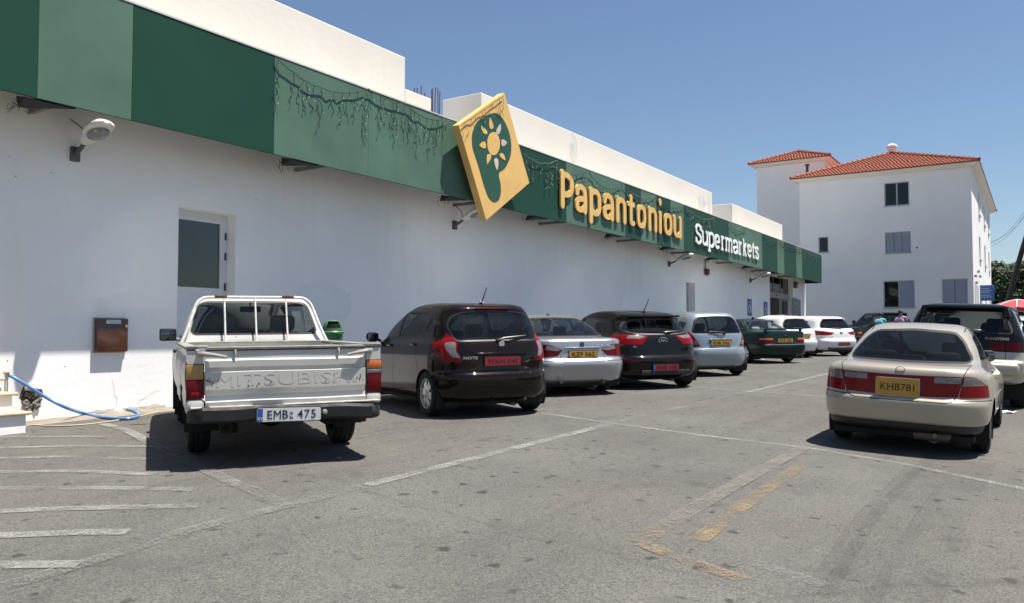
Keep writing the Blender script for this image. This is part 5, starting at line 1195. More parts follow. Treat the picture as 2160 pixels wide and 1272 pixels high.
# ---------------------------------------------------------------- dark grey hatchback
def grey_hatch():
    r = car_root('hatchback_car', 'dark grey hatchback with a red plate low in its bumper'); L = 4.05
    P = paint("graphite_metallic", (.006, .0057, .006), metal=.0, rough=.3, dust=.015)
    B = Body([(.18, .18, .72, .25, 3.9, .25, .3, .05, .15), (.23, .22, .80, .10, 4.0, .34, .4, .08, .2), (.36, .34, .845, .02, 4.03, .38, .45, .09, .25), (.50, .48, .858, .0, 4.05, .40, .5, .10, .28), (.56, .55, .858, .02, 4.03, .40, .5, .10, .3), (.61, .60, .856, .07, 4.0, .40, .5, .09, .3), (.78, .72, .85, .10, 3.9, .38, .5, .08, .3), (.92, .80, .825, .15, 3.7, .36, .5, .08, .3), (.98, .88, .79, .20, 3.4, .34, .5, .08, .3), (1.01, .95, .755, .25, 3.1, .32, .5, .08, .3),
              (1.10, 1.08, .72, .36, 2.85, .28, .45, .08, .26), (1.23, 1.24, .655, .50, 2.5, .24, .4, .08, .22), (1.285, 1.31, .60, .46, 2.3, .22, .35, .07, .18), (1.33, 1.37, .53, .52, 2.05, .2, .3, .05, .1), (1.365, 1.40, .40, .75, 1.85, .2, .2, .03, .05), (1.38, 1.41, .15, 1.1, 1.6, .1, .1, 0, 0)], L, arch=.015)
    lp = rounded([(.28, .94), (.62, .965), (1, .965), (1, .80), (.74, .79), (.42, .79), (.36, .86)], .03, 2); sp = [(-.2, .6), (.45, .6), (.62, .9), (.5, 1.0), (-.2, 1.0)]
    lamp(B, r, rounded([(.33, .935), (.62, .955), (.66, .90), (.45, .89)], .02, 2), M_clr, .6, name='clear_lamp'); lamp(B, r, lp, M_red_l, .8, sp)
    rg = rounded(sym([(0, 1.235), (.40, 1.225), (.56, 1.18), (.66, 1.06), (.52, 1.0), (.30, .985), (0, .98)]), .05, 3)
    cut_window(B, r, [('x', rg)], [('x', grow(rg, .018))], REAR(.9), G_dark, 'rear_window')
    side_windows(B, r, [[(3.0, .98), (2.0, 1.02), (1.95, 1.27), (2.35, 1.27)], [(1.92, 1.025), (1.0, 1.07), (.95, 1.16), (1.15, 1.24), (1.88, 1.275)]], G_mid, .05)
    ws = rounded(sym([(0, 1.34), (.5, 1.3), (.66, 1.0), (0, .98)]), .06, 3); cut_window(B, r, [('x', ws)], [('x', grow(ws, .02))], FRONT(2.2), G_ws, 'windscreen')
    seam(B, r, 'x', [(.56, .79), (.58, .66), (.50, .60), (-.50, .60), (-.58, .66), (-.56, .79)], REAR(.5))
    seam(B, r, 'y', [(1.98, 1.0), (1.98, .45), (1.9, .3)], lambda f: abs(f.normal.y) > .3, both=True); seam(B, r, 'y', [(1.0, 1.04), (1.02, .8), (.92, .62)], lambda f: abs(f.normal.y) > .3, both=True)
    lamp(B, r, rounded([(.45, .52), (.84, .54), (.86, .36), (.76, .36), (.74, .48)], .02, 2), M_dred, .5, name='reflector')
    for sg in (1, -1):
        handle(r, B, 2.15, .92, sg, P); handle(r, B, 1.18, .94, sg, P); mirror_ext(r, 2.85, B.side(2.85, .93, sg), 1.02, P, sg); add_wheel(r, .66, .75 * sg, .31, .215, .195, 'five'); add_wheel(r, 3.23, .75 * sg, .31, .215, .195, 'five')
    number_and(r, B, 'MHE 490', M_pr, .02, .385, band=True); wiper(r, B, -.08, .995, -.46, 1.02)
    x = B.rear(0, .86)[0]; o = MB().tube([(x - .006, .085 * math.cos(2 * math.pi * i / 20), .86 + .05 * math.sin(2 * math.pi * i / 20)) for i in range(20)], .007, 5, closed=True).build('badge', M_chr, r); lettering('badge_mark', 'KIA', M_chr, o, lambda u, v, d: (x - .006 - d, -u, .86 + v), .055, .02, .002)
    lettering('model_letters', 'RIO', M_chr, r, lambda u, v, d: (B.rear(.55 - u, .755)[0] - .003 - d, .55 - u, .755 + v), .04, .02, .002)
    MB().rbox((B.rear(0, .33)[0] + .005, 0, .30), (.05, 1.0, .09), .03).build('bumper_insert', M_blk, r)
    z = B.top(.8, 0); MB().tube([(.78, 0, z - .01), (.75, 0, z + .03)], .025, 8).tube([(.75, 0, z + .03), (.58, 0, z + .24)], [.010, .006], 6).build('aerial', M_blk, r)
    MB().rbox((.47, 0, 1.262), (.10, .36, .02), .008).build('brake_light', M_dred, r)
    MB().rbox((.46, 0, 1.29), (.16, 1.06, .035), .016).build('roof_spoiler', P, r)
    interior(r, 2.75, .7, .42, xseat=1.9, bench=(1.0, .93)); underside(r, L, .74)
    finish_body(B, r, P, (.66, 3.23), .345, bumper=([('x', [(-1, .1), (1, .1), (1, .60), (-1, .60)]), ('y', [(-.2, .1), (.38, .1), (.42, .4), (.58, .60), (-.2, .60)])], P))
    place(r, 13.95, -5.35, 54.5, 1.03, 2.57, .66, .75)
grey_hatch()

# ---------------------------------------------------------------- pale blue-silver tall hatchback; reused for other small cars far off
def tall_hatch(label, P, plate, pose, gm=None, far=False, pm=None, nm='hatchback_car', Hs=1.0):
    r = car_root(nm, label); L = 3.83; gm = gm or G_mid
    B = Body([(.20, .20, .68, .25, 3.7, .25, .3, .05, .15), (.25, .23, .78, .08, 3.78, .34, .4, .08, .2), (.38, .35, .828, .015, 3.82, .36, .45, .09, .25), (.52, .48, .838, .0, 3.83, .38, .5, .09, .28), (.62, .58, .838, .015, 3.8, .38, .5, .09, .3), (.68, .63, .836, .05, 3.77, .38, .5, .09, .3), (.82, .74, .83, .07, 3.65, .36, .5, .08, .3), (.96, .86, .81, .10, 3.45, .34, .5, .08, .3), (1.01, .93, .785, .12, 3.25, .32, .5, .08, .3),
              (1.10, 1.05, .75, .15, 3.05, .30, .45, .08, .28), (1.34, 1.30, .665, .27, 2.55, .24, .4, .07, .22), (1.42, 1.41, .60, .32, 2.25, .22, .35, .06, .18), (1.475, 1.475, .53, .42, 2.0, .2, .3, .05, .1), (1.505, 1.51, .40, .65, 1.8, .2, .2, .03, .05), (1.515, 1.52, .15, 1.0, 1.5, .1, .1, 0, 0)], L, sub=3 if far else 4, arch=.015)
    lp = rounded([(.69, 1.05), (.52, .70), (.62, .685), (1, .69), (1, .90), (.80, 1.0)], .03, 2); sp = [(-.2, .6), (.22, .6), (.34, .72), (.40, .9), (.30, 1.1), (-.2, 1.1)]
    lamp(B, r, rounded([(.60, .83), (.56, .74), (.72, .74), (.72, .85)], .02, 2), M_clr, .6, name='clear_lamp'); lamp(B, r, lp, M_red_l, .8, sp)
    rg = rounded(sym([(0, 1.395), (.42, 1.38), (.53, 1.31), (.645, 1.02), (0, 1.01)]), .06, 3); cut_window(B, r, [('x', rg)], [('x', grow(rg, .018))], REAR(.7), gm, 'rear_window')
    side_windows(B, r, [[(2.9, 1.0), (1.9, 1.03), (1.86, 1.37), (2.3, 1.35)], [(1.82, 1.035), (.95, 1.06), (.85, 1.30), (.98, 1.37), (1.78, 1.38)], [(.84, 1.08), (.76, 1.28), (.46, 1.24), (.5, 1.12)]], gm, .04)
    ws = rounded(sym([(0, 1.44), (.5, 1.4), (.66, 1.03), (0, 1.0)]), .06, 3); cut_window(B, r, [('x', ws)], [('x', grow(ws, .02))], FRONT(2.1), G_ws, 'windscreen')
    seam(B, r, 'x', [(.54, .75), (.50, .67), (.40, .64), (-.40, .64), (-.50, .67), (-.54, .75)], REAR(.5)); seam(B, r, 'y', [(1.85, 1.0), (1.85, .3)], lambda f: abs(f.normal.y) > .3, both=True)
    for sg in (1, -1):
        handle(r, B, 2.05, .93, sg, P); handle(r, B, 1.1, .95, sg, P); mirror_ext(r, 2.7, B.side(2.7, .95, sg), 1.03, P, sg); add_wheel(r, .60, .73 * sg, .30, .20, .18, 'steel'); add_wheel(r, 3.05, .73 * sg, .30, .20, .18, 'steel')
    number_and(r, B, plate, pm or M_py, .005, .78); wiper(r, B, -.12, 1.0, .28, 1.05)
    if not far:
        x = B.rear(0, .93)[0]; MB().tube([(x - .006, .03, .965), (x - .006, .026, .90)], .006, 5).tube([(x - .006, -.03, .965), (x - .006, -.026, .90)], .006, 5).tube([(x - .006, .028, .93), (x - .006, -.028, .93)], .006, 5).tube([(x - .005, .055, .975), (x - .005, .042, .89), (x - .005, -.042, .89), (x - .005, -.055, .975)], .006, 5, closed=True).build('badge', M_chr, r)
        MB().rbox((B.rear(0, .86)[0] - .002, 0, .86), (.03, .62, .025), .01).build('tailgate_grip', P, r)
    interior(r, 2.6, .7, .46, xseat=1.75, bench=(.85, .95)); underside(r, L, .72)
    finish_body(B, r, P, (.60, 3.05), .34, bumper=([('x', [(-1, .1), (1, .1), (1, .69), (.54, .69), (.48, .645), (-.48, .645), (-.54, .69), (-1, .69)]), ('y', [(-.2, .1), (.33, .1), (.37, .4), (.42, .69), (-.2, .69)])], P))
    place(r, *pose, 2.45, .60, .73); return r
tall_hatch('pale silver-blue hatchback with upright red lamps, behind the dark grey one', paint("pale_blue_silver", (.25, .30, .34), metal=.4, rough=.35, dust=.08), 'KMK 546', (17.743, -5.121, 50.25, .96))

# ---------------------------------------------------------------- green coupe, also the base of the dark saloon farther on
def coupe(label, P, plate, pose, far=False):
    r = car_root('coupe_car' if not far else 'saloon_car', label); L = 4.43
    B = Body([(.20, .18, .70, .3, 4.3, .2, .25, .03, .1), (.26, .22, .80, .08, 4.38, .26, .3, .05, .15), (.40, .36, .845, .015, 4.42, .28, .32, .06, .18), (.52, .48, .853, .0, 4.43, .28, .35, .06, .2), (.575, .53, .853, .03, 4.41, .28, .35, .06, .2), (.60, .55, .85, .07, 4.4, .26, .35, .05, .2), (.80, .66, .845, .09, 4.34, .24, .35, .05, .2), (.93, .73, .82, .11, 4.2, .22, .4, .05, .2), (.965, .78, .79, .22, 4.0, .22, .4, .05, .2), (.985, .90, .735, .72, 3.2, .25, .4, .06, .25),
              (1.13, 1.08, .68, 1.05, 2.85, .24, .4, .08, .25), (1.28, 1.26, .58, 1.42, 2.5, .22, .35, .08, .2), (1.33, 1.33, .50, 1.6, 2.3, .2, .3, .06, .15), (1.355, 1.355, .35, 1.8, 2.1, .2, .2, .03, .05), (1.365, 1.36, .15, 1.9, 2.0, .1, .1, 0, 0)], L)
    lp = [(.42, .775), (1, .775), (1, .60), (.42, .60)]; lamp(B, r, [(.44, .765), (.80, .765), (.80, .715), (.44, .715)], M_amb, .3, name='indicator_lamp'); lamp(B, r, rounded(lp, .01, 2), M_dred, .6, [(-.2, .5), (.28, .5), (.28, .9), (-.2, .9)])
    rg = rounded(sym([(0, 1.295), (.46, 1.28), (.54, 1.2), (.66, 1.01), (0, 1.005)]), .05, 3); cut_window(B, r, [('x', rg)], [('x', grow(rg, .018))], REAR(1.7), G_light if not far else G_mid, 'rear_window')
    side_windows(B, r, [[(3.05, .96), (1.95, 1.0), (1.95, 1.27), (2.4, 1.26)], [(1.87, 1.0), (1.15, 1.02), (1.38, 1.22), (1.87, 1.27)]], G_mid, .05)
    ws = rounded(sym([(0, 1.30), (.5, 1.27), (.66, .97), (0, .95)]), .06, 3); cut_window(B, r, [('x', ws)], [('x', grow(ws, .02))], FRONT(2.3), G_ws, 'windscreen')
    seam(B, r, 'x', [(.60, .96), (.60, .6)], REAR(.6), both=True); seam(B, r, 'x', [(.85, .585), (-.85, .585)], REAR(.6)); seam(B, r, 'y', [(1.9, .98), (1.88, .3)], lambda f: abs(f.normal.y) > .3, both=True)
    for sg in (1, -1):
        handle(r, B, 2.1, .85, sg, P); mirror_ext(r, 2.9, B.side(2.9, .9, sg), .98, P, sg); add_wheel(r, 1.0, .735 * sg, .305, .205, .195, 'alloy'); add_wheel(r, 3.7, .735 * sg, .305, .205, .195, 'alloy')
    number_and(r, B, plate, M_py, .02, .69, frame=M_pk); badge_disc(r, B, 0, .84, .04, M_pk, M_chr, 'x')
    x = B.rear(0, .92)[0]
    if not far: MB().rbox((x + .10, 0, 1.035), (.17, 1.34, .03), .013, Matrix.Rotation(R(6), 3, 'Y')).rbox((x + .10, .62, 1.0), (.10, .05, .08), .02).rbox((x + .10, -.62, 1.0), (.10, .05, .08), .02).build('boot_spoiler', P, r)
    MB().rbox((B.rear(0, .575)[0] - .0, 0, .57), (.03, 1.50, .022), .008).build('bumper_strip', M_chr if not far else M_blk, r)
    interior(r, 3.0, .7, .40, xseat=2.2, bench=(1.25, .9), shelf=(.75, 1.2, .945), sm=mat("pale_seat_leather", (.36, .37, .35), .6)); 
    for s_ in (.33, -.33): MB().rbox((1.12, s_, 1.03), (.1, .3, .14), .05).build('rear_headrest', mat("pale_seat_leather", (.36, .37, .35), .6), r)
    underside(r, L, .74)
    finish_body(B, r, P, (1.0, 3.7), .345, bumper=([('x', [(-1, .1), (1, .1), (1, .578), (-1, .578)]), ('y', [(-.2, .1), (.70, .1), (.66, .4), (.72, .578), (-.2, .578)])], P))
    z = B.top(1.8, 0); MB().rbox((1.72, 0, z + .025), (.10, .03, .06), .012).build('aerial_fin', P, r)
    place(r, *pose, 2.7, 1.0, .735); return r
coupe('dark green coupe with a boot spoiler, parked before the white hatchbacks', paint("dark_green", (.004, .019, .016), metal=.0, rough=.3, dust=.012), 'EYB 253', (24.143, -4.915, 51.3, .967))

# ---------------------------------------------------------------- two white hatchbacks
def white_hatch(kind, label, plate, pm, pose):
    r = car_root('hatchback_car', label); g = kind == 'new'; L = 4.25 if g else 3.8; P = paint("white_car_paint" if g else "old_white_paint", (.64, .65, .65) if g else (.62, .62, .60), dust=.06)
    W_ = .90 if g else .825
    B = Body([(.20, .18, W_ - .14, .25, L - .15, .25, .3, .05, .15), (.25, .22, W_ - .05, .08, L - .06, .32, .4, .07, .2), (.40, .36, W_ - .01, .015, L - .02, .34, .4, .08, .22), (.52, .48, W_, .0, L, .34, .45, .08, .25), (.58, .54, W_, .02, L - .02, .34, .45, .08, .25), (.63, .59, W_ - .002, .06, L - .05, .34, .45, .08, .25), (.80, .72, W_ - .01, .09, L - .15, .32, .45, .08, .25), (.93, .80, W_ - .03, .14, L - .35, .30, .45, .08, .25), (.985, .90, W_ - .07, .20, L - .75, .30, .45, .08, .25),
              (1.05, 1.0, W_ - .11, .24, L - 1.05, .28, .42, .08, .25), (1.28, 1.25, W_ - .21, .42, L - 1.6, .24, .4, .07, .2), (1.345, 1.35, W_ - .28, .44, L - 1.85, .22, .35, .06, .18), (1.39, 1.40, W_ - .36, .52, L - 2.1, .2, .3, .05, .1), (1.42, 1.43, W_ - .48, .8, L - 2.3, .2, .2, .03, .05), (1.43, 1.44, .15, 1.1, L - 2.6, .1, .1, 0, 0)], L, sub=3, arch=.012)
    if g: lp = rounded([(.30, .83), (.85, .905), (1, .905), (1, .75), (.47, .75)], .03, 2); sp = [(-.2, .6), (.45, .6), (.50, .9), (.4, 1.0), (-.2, 1.0)]
    else: lp = rounded([(.70, .96), (.68, .68), (1, .68), (1, .96)], .02, 2); sp = [(-.2, .5), (.24, .5), (.28, 1.05), (-.2, 1.05)]
    lamp(B, r, lp, M_red_l, .8, sp)
    rg = rounded(sym([(0, 1.30), (W_ - .40, 1.285), (W_ - .30, 1.2), (W_ - .19, 1.0), (0, .985)]), .07, 3); cut_window(B, r, [('x', rg)], [('x', grow(rg, .018))], REAR(.9), G_dark, 'rear_window')
    side_windows(B, r, [[(L - 1.3, .98), (1.95, 1.02), (1.92, 1.29), (L - 1.9, 1.28)], [(1.87, 1.025), (.85 if not g else 1.0, 1.04), (.78 if not g else .95, 1.24), (1.84, 1.295)]], G_mid, .05)
    ws = rounded(sym([(0, 1.37), (.5, 1.33), (.66, 1.0), (0, .98)]), .06, 3); cut_window(B, r, [('x', ws)], [('x', grow(ws, .02))], FRONT(2.2), G_ws, 'windscreen')
    seam(B, r, 'x', [(.60, .78), (.60, .64), (.52, .60), (-.52, .60), (-.60, .64), (-.60, .78)], REAR(.5)); seam(B, r, 'y', [(1.9, 1.0), (1.9, .3)], lambda f: abs(f.normal.y) > .3, both=True)
    for sg in (1, -1):
        handle(r, B, 2.1, .92, sg, P); mirror_ext(r, L - 1.4, B.side(L - 1.4, .93, sg), 1.0, P, sg); add_wheel(r, .75 if g else .66, (W_ - .115) * sg, .31, .21, .195, 'five' if g else 'steel'); add_wheel(r, L - .86, (W_ - .115) * sg, .31, .21, .195, 'five' if g else 'steel')
    if g:
        number_and(r, B, plate, pm, -.05, .43); badge_disc(r, B, 0, .82, .06, mat("badge_grey", (.25, .26, .28), .25, metal=.7), M_chr, 'W'); lettering('model_letters', 'GOLF', M_chr, r, lambda u, v, d: (B.rear(.46 - u, .69)[0] - .003 - d, .46 - u, .69 + v), .04, .02, .002, width=.16)
        MB().rbox((B.rear(0, .27)[0] + .005, 0, .27), (.06, 1.3, .10), .03).build('diffuser', M_blk, r); MB().rbox((.46, 0, 1.325), (.16, 1.0, .03), .014).build('roof_spoiler', P, r)
    else:
        number_and(r, B, plate, pm, .0, .72); MB().rbox((B.rear(0, .80)[0], 0, .81), (.03, .7, .03), .01).build('tailgate_grip', P, r)
    wiper(r, B, -.05, .985, .33, 1.01)
    interior(r, L - 1.3, .7, .42, xseat=1.95, bench=(1.0, .93)); underside(r, L, W_ - .12)
    ax0 = .75 if g else .66
    finish_body(B, r, P, (ax0, L - .86), .345, bumper=([('x', [(-1, .1), (1, .1), (1, .60), (-1, .60)]), ('y', [(-.2, .1), (ax0 - .30, .1), (ax0 - .25, .4), (ax0 - .18, .60), (-.2, .60)])], P))
    place(r, *pose, L - .86 - ax0, ax0, W_ - .115)
white_hatch('old', 'older white hatchback with a yellow plate, beside the dark green coupe', 'EPV 714', M_py, (27.955, -4.542, 59.2, 1.0))
white_hatch('new', 'newer white hatchback with wide red lamps and a red plate', 'MKA 208', M_pr, (30.02, -5.33, 56.5, .986))
coupe('dark saloon half hidden behind the newer white hatchback', paint("charcoal_paint", (.010, .010, .013), metal=.0, rough=.3, dust=.015), 'HNX 352', (35.6, -4.6, 56, 1.0), True)

# ---------------------------------------------------------------- beige saloon
def beige_saloon():
    r = car_root('saloon_car', 'beige saloon with a full-width red lamp panel and yellow plate'); L = 4.34
    P = paint("champagne_metallic", (.37, .325, .255), metal=.25, rough=.36, dust=.10)
    B = Body([(.22, .18, .68, .28, 4.2, .25, .3, .03, .15), (.27, .23, .775, .10, 4.28, .32, .4, .05, .2), (.345, .32, .80, .06, 4.3, .34, .4, .06, .22), (.36, .34, .825, .04, 4.31, .36, .4, .07, .22), (.46, .42, .845, .01, 4.33, .38, .42, .09, .25), (.555, .51, .848, .0, 4.34, .38, .45, .09, .25), (.60, .555, .848, .02, 4.32, .38, .45, .09, .25), (.63, .58, .845, .065, 4.3, .36, .45, .09, .25), (.75, .65, .84, .075, 4.25, .36, .45, .09, .25), (.865, .70, .828, .09, 4.18, .34, .45, .08, .25), (.93, .75, .79, .13, 4.0, .33, .45, .07, .25), (.96, .80, .75, .27, 3.85, .3, .45, .06, .2), (.985, .93, .705, .58, 3.15, .3, .4, .08, .25),
              (1.13, 1.10, .655, .85, 2.85, .28, .4, .10, .25), (1.30, 1.28, .565, 1.18, 2.5, .24, .36, .11, .2), (1.365, 1.365, .50, 1.38, 2.28, .22, .3, .09, .15), (1.40, 1.40, .37, 1.6, 2.08, .2, .2, .04, .06), (1.41, 1.41, .15, 1.75, 1.95, .1, .1, 0, 0)], L, sub=5, nE=10, nC=8)
    # full-width lamp panel: outer lamps on the wings, inner red panel on the boot lid
    sp = [(-.2, .5), (.30, .5), (.44, .66), (.40, .80), (.22, .90), (-.2, .90)]
    out = rounded([(.60, .868), (.70, .86), (.82, .76), (1, .70), (1, .655), (.56, .64)], .02, 2)
    lamp(B, r, rounded([(.61, .86), (.70, .853), (.795, .775), (.59, .765)], .01, 2), M_clr, .6, sp, name='clear_lamp'); lamp(B, r, out, M_red_l, .8, sp, name='tail_lamp')
    lamp(B, r, [(.33, .845), (.575, .853), (.575, .79), (.33, .785)], M_clr, .4, name='reversing_lamp')
    inn = [(.588, .862), (.545, .645), (.24, .635), (-.24, .635), (-.545, .645), (-.588, .862), (0, .852)]
    B.extract(B.pick([('x', inn)], REAR(.4)), 'lamp_panel', M_red_l, r, .003)
    rg = rounded(sym([(0, 1.325), (.42, 1.30), (.51, 1.22), (.635, 1.0), (0, .992)]), .06, 3); cut_window(B, r, [('x', rg)], [('x', grow(rg, .02))], REAR(1.6), G_navy, 'rear_window')
    side_windows(B, r, [[(3.05, .955), (2.12, .985), (2.10, 1.29), (2.4, 1.28)], [(2.04, .99), (1.28, 1.0), (1.12, 1.05), (1.36, 1.25), (2.02, 1.295)]], G_mid, .05)
    ws = rounded(sym([(0, 1.35), (.5, 1.32), (.64, 1.0), (0, .98)]), .06, 3); cut_window(B, r, [('x', ws)], [('x', grow(ws, .02))], FRONT(2.3), G_ws, 'windscreen')
    seam(B, r, 'x', [(.64, .97), (.60, .875), (.545, .64), (.50, .60), (.44, .583), (-.44, .583), (-.50, .60), (-.545, .64), (-.60, .875), (-.64, .97)], REAR(.6)); seam(B, r, 'x', [(.86, .615), (.52, .612)], REAR(.9), both=True)
    F = lambda f: abs(f.normal.y) > .3
    seam(B, r, 'y', [(.2, .615), (.62, .61)], F, both=True); seam(B, r, 'y', [(2.07, .97), (2.07, .28)], F, both=True); seam(B, r, 'y', [(1.25, .96), (1.3, .75), (1.22, .62)], F, both=True); seam(B, r, 'y', [(3.05, .93), (3.02, .28)], F, both=True)
    for sg in (1, -1):
        handle(r, B, 2.2, .86, sg, P); handle(r, B, 1.36, .88, sg, P); mirror_ext(r, 2.95, B.side(2.95, .93, sg), .99, M_blk, sg); add_wheel(r, .95, .725 * sg, .29, .19, .185, 'alloy'); add_wheel(r, 3.55, .725 * sg, .29, .19, .185, 'alloy')
        MB().tube([(x_, (.505 + .0) * sg, B.top(x_, .505 * sg) + .004) for x_ in (1.4, 1.6, 1.8, 2.0, 2.2)], .007, 5).build('roof_moulding', M_blk, r)
    number_plate(r, 'KHB781', .02, .72, B.rear(0, .72)[0] - .016, M_py, w=.42, h=.185, frame=mat("holder_grey", (.35, .38, .42), .5), size=.105)
    x = B.rear(0, .905)[0]; MB().tube([(x - .004, -.045 * math.cos(2 * math.pi * i / 18), .905 + .035 * math.sin(2 * math.pi * i / 18)) for i in range(18)], .005, 5, closed=True).build('badge', P, r)
    interior(r, 2.95, .66, .40, xseat=2.15, bench=(1.12, .90), shelf=(.60, 1.08, .945)); pale = mat("pale_speaker_cover", (.55, .56, .53), .7)
    for s_ in (.33, -.33): MB().rbox((.93, s_, 1.025), (.12, .36, .12), .045).build('shelf_speaker', pale, r)
    MB().rbox((.92, 0, 1.0), (.1, .24, .08), .02).build('tissue_box', mat("faded_pink", (.42, .36, .36), .8), r)
    underside(r, L, .70); MB().rbox((.42, -.30, .20), (.30, .42, .12), .05).build('silencer', mat("exhaust_steel", (.16, .14, .12), .6, metal=.5), r)
    finish_body(B, r, P, (.95, 3.55), .33, bumper=([('x', [(-1, .1), (1, .1), (1, .608), (.52, .608), (.44, .578), (-.44, .578), (-.52, .608), (-1, .608)]), ('y', [(-.2, .345), (.62, .345), (.62, .4), (.64, .605), (-.2, .61)])], P), low=([(-.3, .1), (.64, .1), (.64, .345), (-.3, .345)], M_blk))
    place(r, 9.265, -9.75, -.5, .961, 2.6, .95, .725)
beige_saloon()

# ---------------------------------------------------------------- four by fours
def four_by_four(label, P, lowm, plate, pose, text=None, far=False):
    r = car_root('four_by_four_car', label); L = 4.65
    B = Body([(.42, .40, .76, .22, 4.5, .1, .2, .02, .1), (.47, .44, .88, .06, 4.58, .16, .3, .03, .15), (.60, .55, .925, .0, 4.63, .18, .35, .03, .2), (.78, .70, .93, .0, 4.65, .18, .38, .03, .2), (.82, .74, .925, .06, 4.62, .17, .38, .03, .2), (.96, .84, .92, .09, 4.55, .16, .38, .03, .2), (1.12, .95, .905, .12, 4.4, .15, .4, .03, .22), (1.20, 1.02, .885, .14, 4.0, .15, .4, .03, .25), (1.24, 1.12, .865, .15, 3.4, .15, .4, .03, .25), (1.40, 1.32, .80, .22, 3.1, .15, .38, .04, .22), (1.58, 1.55, .725, .31, 2.75, .15, .35, .04, .2), (1.66, 1.65, .67, .36, 2.55, .15, .3, .04, .15), (1.71, 1.71, .60, .42, 2.4, .15, .25, .03, .1), (1.735, 1.735, .45, .6, 2.2, .15, .2, .02, .05), (1.745, 1.745, .15, .9, 1.9, .1, .1, 0, 0)], L, tr=.02, sub=3 if far else 4)
    lamp(B, r, [(.64, 1.105), (.83, 1.105), (.83, .97), (.64, .97)], M_dred, .4, name='tail_lamp', off=.006); lamp(B, r, [(.40, 1.105), (.625, 1.105), (.625, .97), (.40, .97)], M_dred, .4, name='tailgate_lamp', off=.004)
    rg = rounded(sym([(0, 1.60), (.58, 1.60), (.70, 1.30), (.685, 1.265), (0, 1.265)]), .05, 3); cut_window(B, r, [('x', rg)], [('x', grow(rg, .02))], REAR(.8), G_mid, 'rear_window')
    side_windows(B, r, [[(3.35, 1.2), (2.35, 1.25), (2.3, 1.58), (2.75, 1.56)], [(2.25, 1.25), (1.35, 1.27), (1.35, 1.58), (2.22, 1.585)], [(1.25, 1.27), (.45, 1.28), (.60, 1.56), (1.25, 1.58)]], G_dark if not far else G_mid, .05)
    ws = rounded(sym([(0, 1.66), (.6, 1.63), (.78, 1.2), (0, 1.18)]), .06, 3); cut_window(B, r, [('x', ws)], [('x', grow(ws, .02))], FRONT(2.3), G_ws, 'windscreen')
    seam(B, r, 'x', [(.63, 1.25), (.63, .84), (-.63, .84), (-.63, 1.25)], REAR(.6)); seam(B, r, 'y', [(2.3, 1.22), (2.3, .5)], lambda f: abs(f.normal.y) > .3, both=True)
    xr = B.rear(0, 1.66)[0]
    MB().rbox((xr - .05, 0, 1.675), (.24, 1.22, .045), .02).build('roof_spoiler', P, r)
    for sg in (1, -1): MB().rbox((xr - .0, .61 * sg, 1.60), (.16, .10, .20), .035, Matrix.Rotation(R(-14 * -sg), 3, 'X')).build('spoiler_cheek', P, r)
    for sg in (1, -1):
        handle(r, B, 2.5, 1.12, sg, M_blk); handle(r, B, 1.5, 1.12, sg, M_blk); mirror_ext(r, 3.2, B.side(3.2, 1.15, sg), 1.25, M_blk, sg); add_wheel(r, 1.0, .79 * sg, .37, .20, .25, 'six'); add_wheel(r, 3.65, .79 * sg, .37, .20, .25, 'six')
    if text: lettering('maker_letters', text, M_chr, r, lambda u, v, d: (B.rear(-.50 - u, 1.165)[0] - .004 - d, -.50 - u, 1.165 + v), .06, .015, .003, width=.34)
    number_and(r, B, plate, M_py, .0, .90); wiper(r, B, -.30, 1.285, -.02, 1.30)
    MB().rbox((.01, 0, .68), (.14, 1.66, .20), .065, seg=3).build('bumper_cover', lowm, r)
    interior(r, 3.15, .78, .72, xseat=2.3, bench=(1.15, 1.22), zd=1.2); MB().rbox((1.05, .36, 1.32), (.12, .32, .2), .06).rbox((1.05, -.36, 1.32), (.12, .32, .2), .06).build('rear_headrests', M_seat, r)
    MB().b2((.4, -.7, .38), (4.2, .7, .46)).tube([(1.0, -.7, .37), (1.0, .7, .37)], .07, 8).rbox((1.0, .05, .36), (.3, .3, .26), .1).build('floor_pan', M_under, r)
    finish_body(B, r, P, (1.0, 3.65), .44, flare=lowm, lining_z=1.0, low=([(-.3, .3), (5, .3), (5, .93), (-.3, .955)], lowm))
    place(r, *pose, 2.65, 1.0, .79)
four_by_four('black and beige four by four with a roof spoiler, ahead of the beige saloon', paint("black_car_paint", (.006, .006, .0065), rough=.3, dust=.012), paint("beige_cladding", (.40, .37, .31), metal=.3, rough=.4, dust=.1), 'KEA 640', (14.75, -9.93, -1.2, .959), 'SSANGYONG')
_p = at_depth(1897, 41.5)
four_by_four('black four by four parked in front of the apartment block', paint("black_car_paint2", (.012, .012, .014), rough=.35, dust=.08), M_blk, 'HXR 118', (_p.x, _p.y, 40, .96), None, True)
_p = at_depth(2163, 21.5)
tall_hatch('pale blue hatchback ahead of the black and beige four by four', paint("ice_blue_paint", (.46, .52, .60), metal=.4, rough=.35, dust=.06), 'KYL 391', (_p.x, _p.y, -3, 1.0), G_dark, True)
_p = at_depth(2104, 55)
tall_hatch('small black hatchback far off below the blue road sign', paint("black_car_paint3", (.012, .012, .014), rough=.35, dust=.08), 'KRT 502', (_p.x, _p.y, -60, 1.0), G_dark, True)

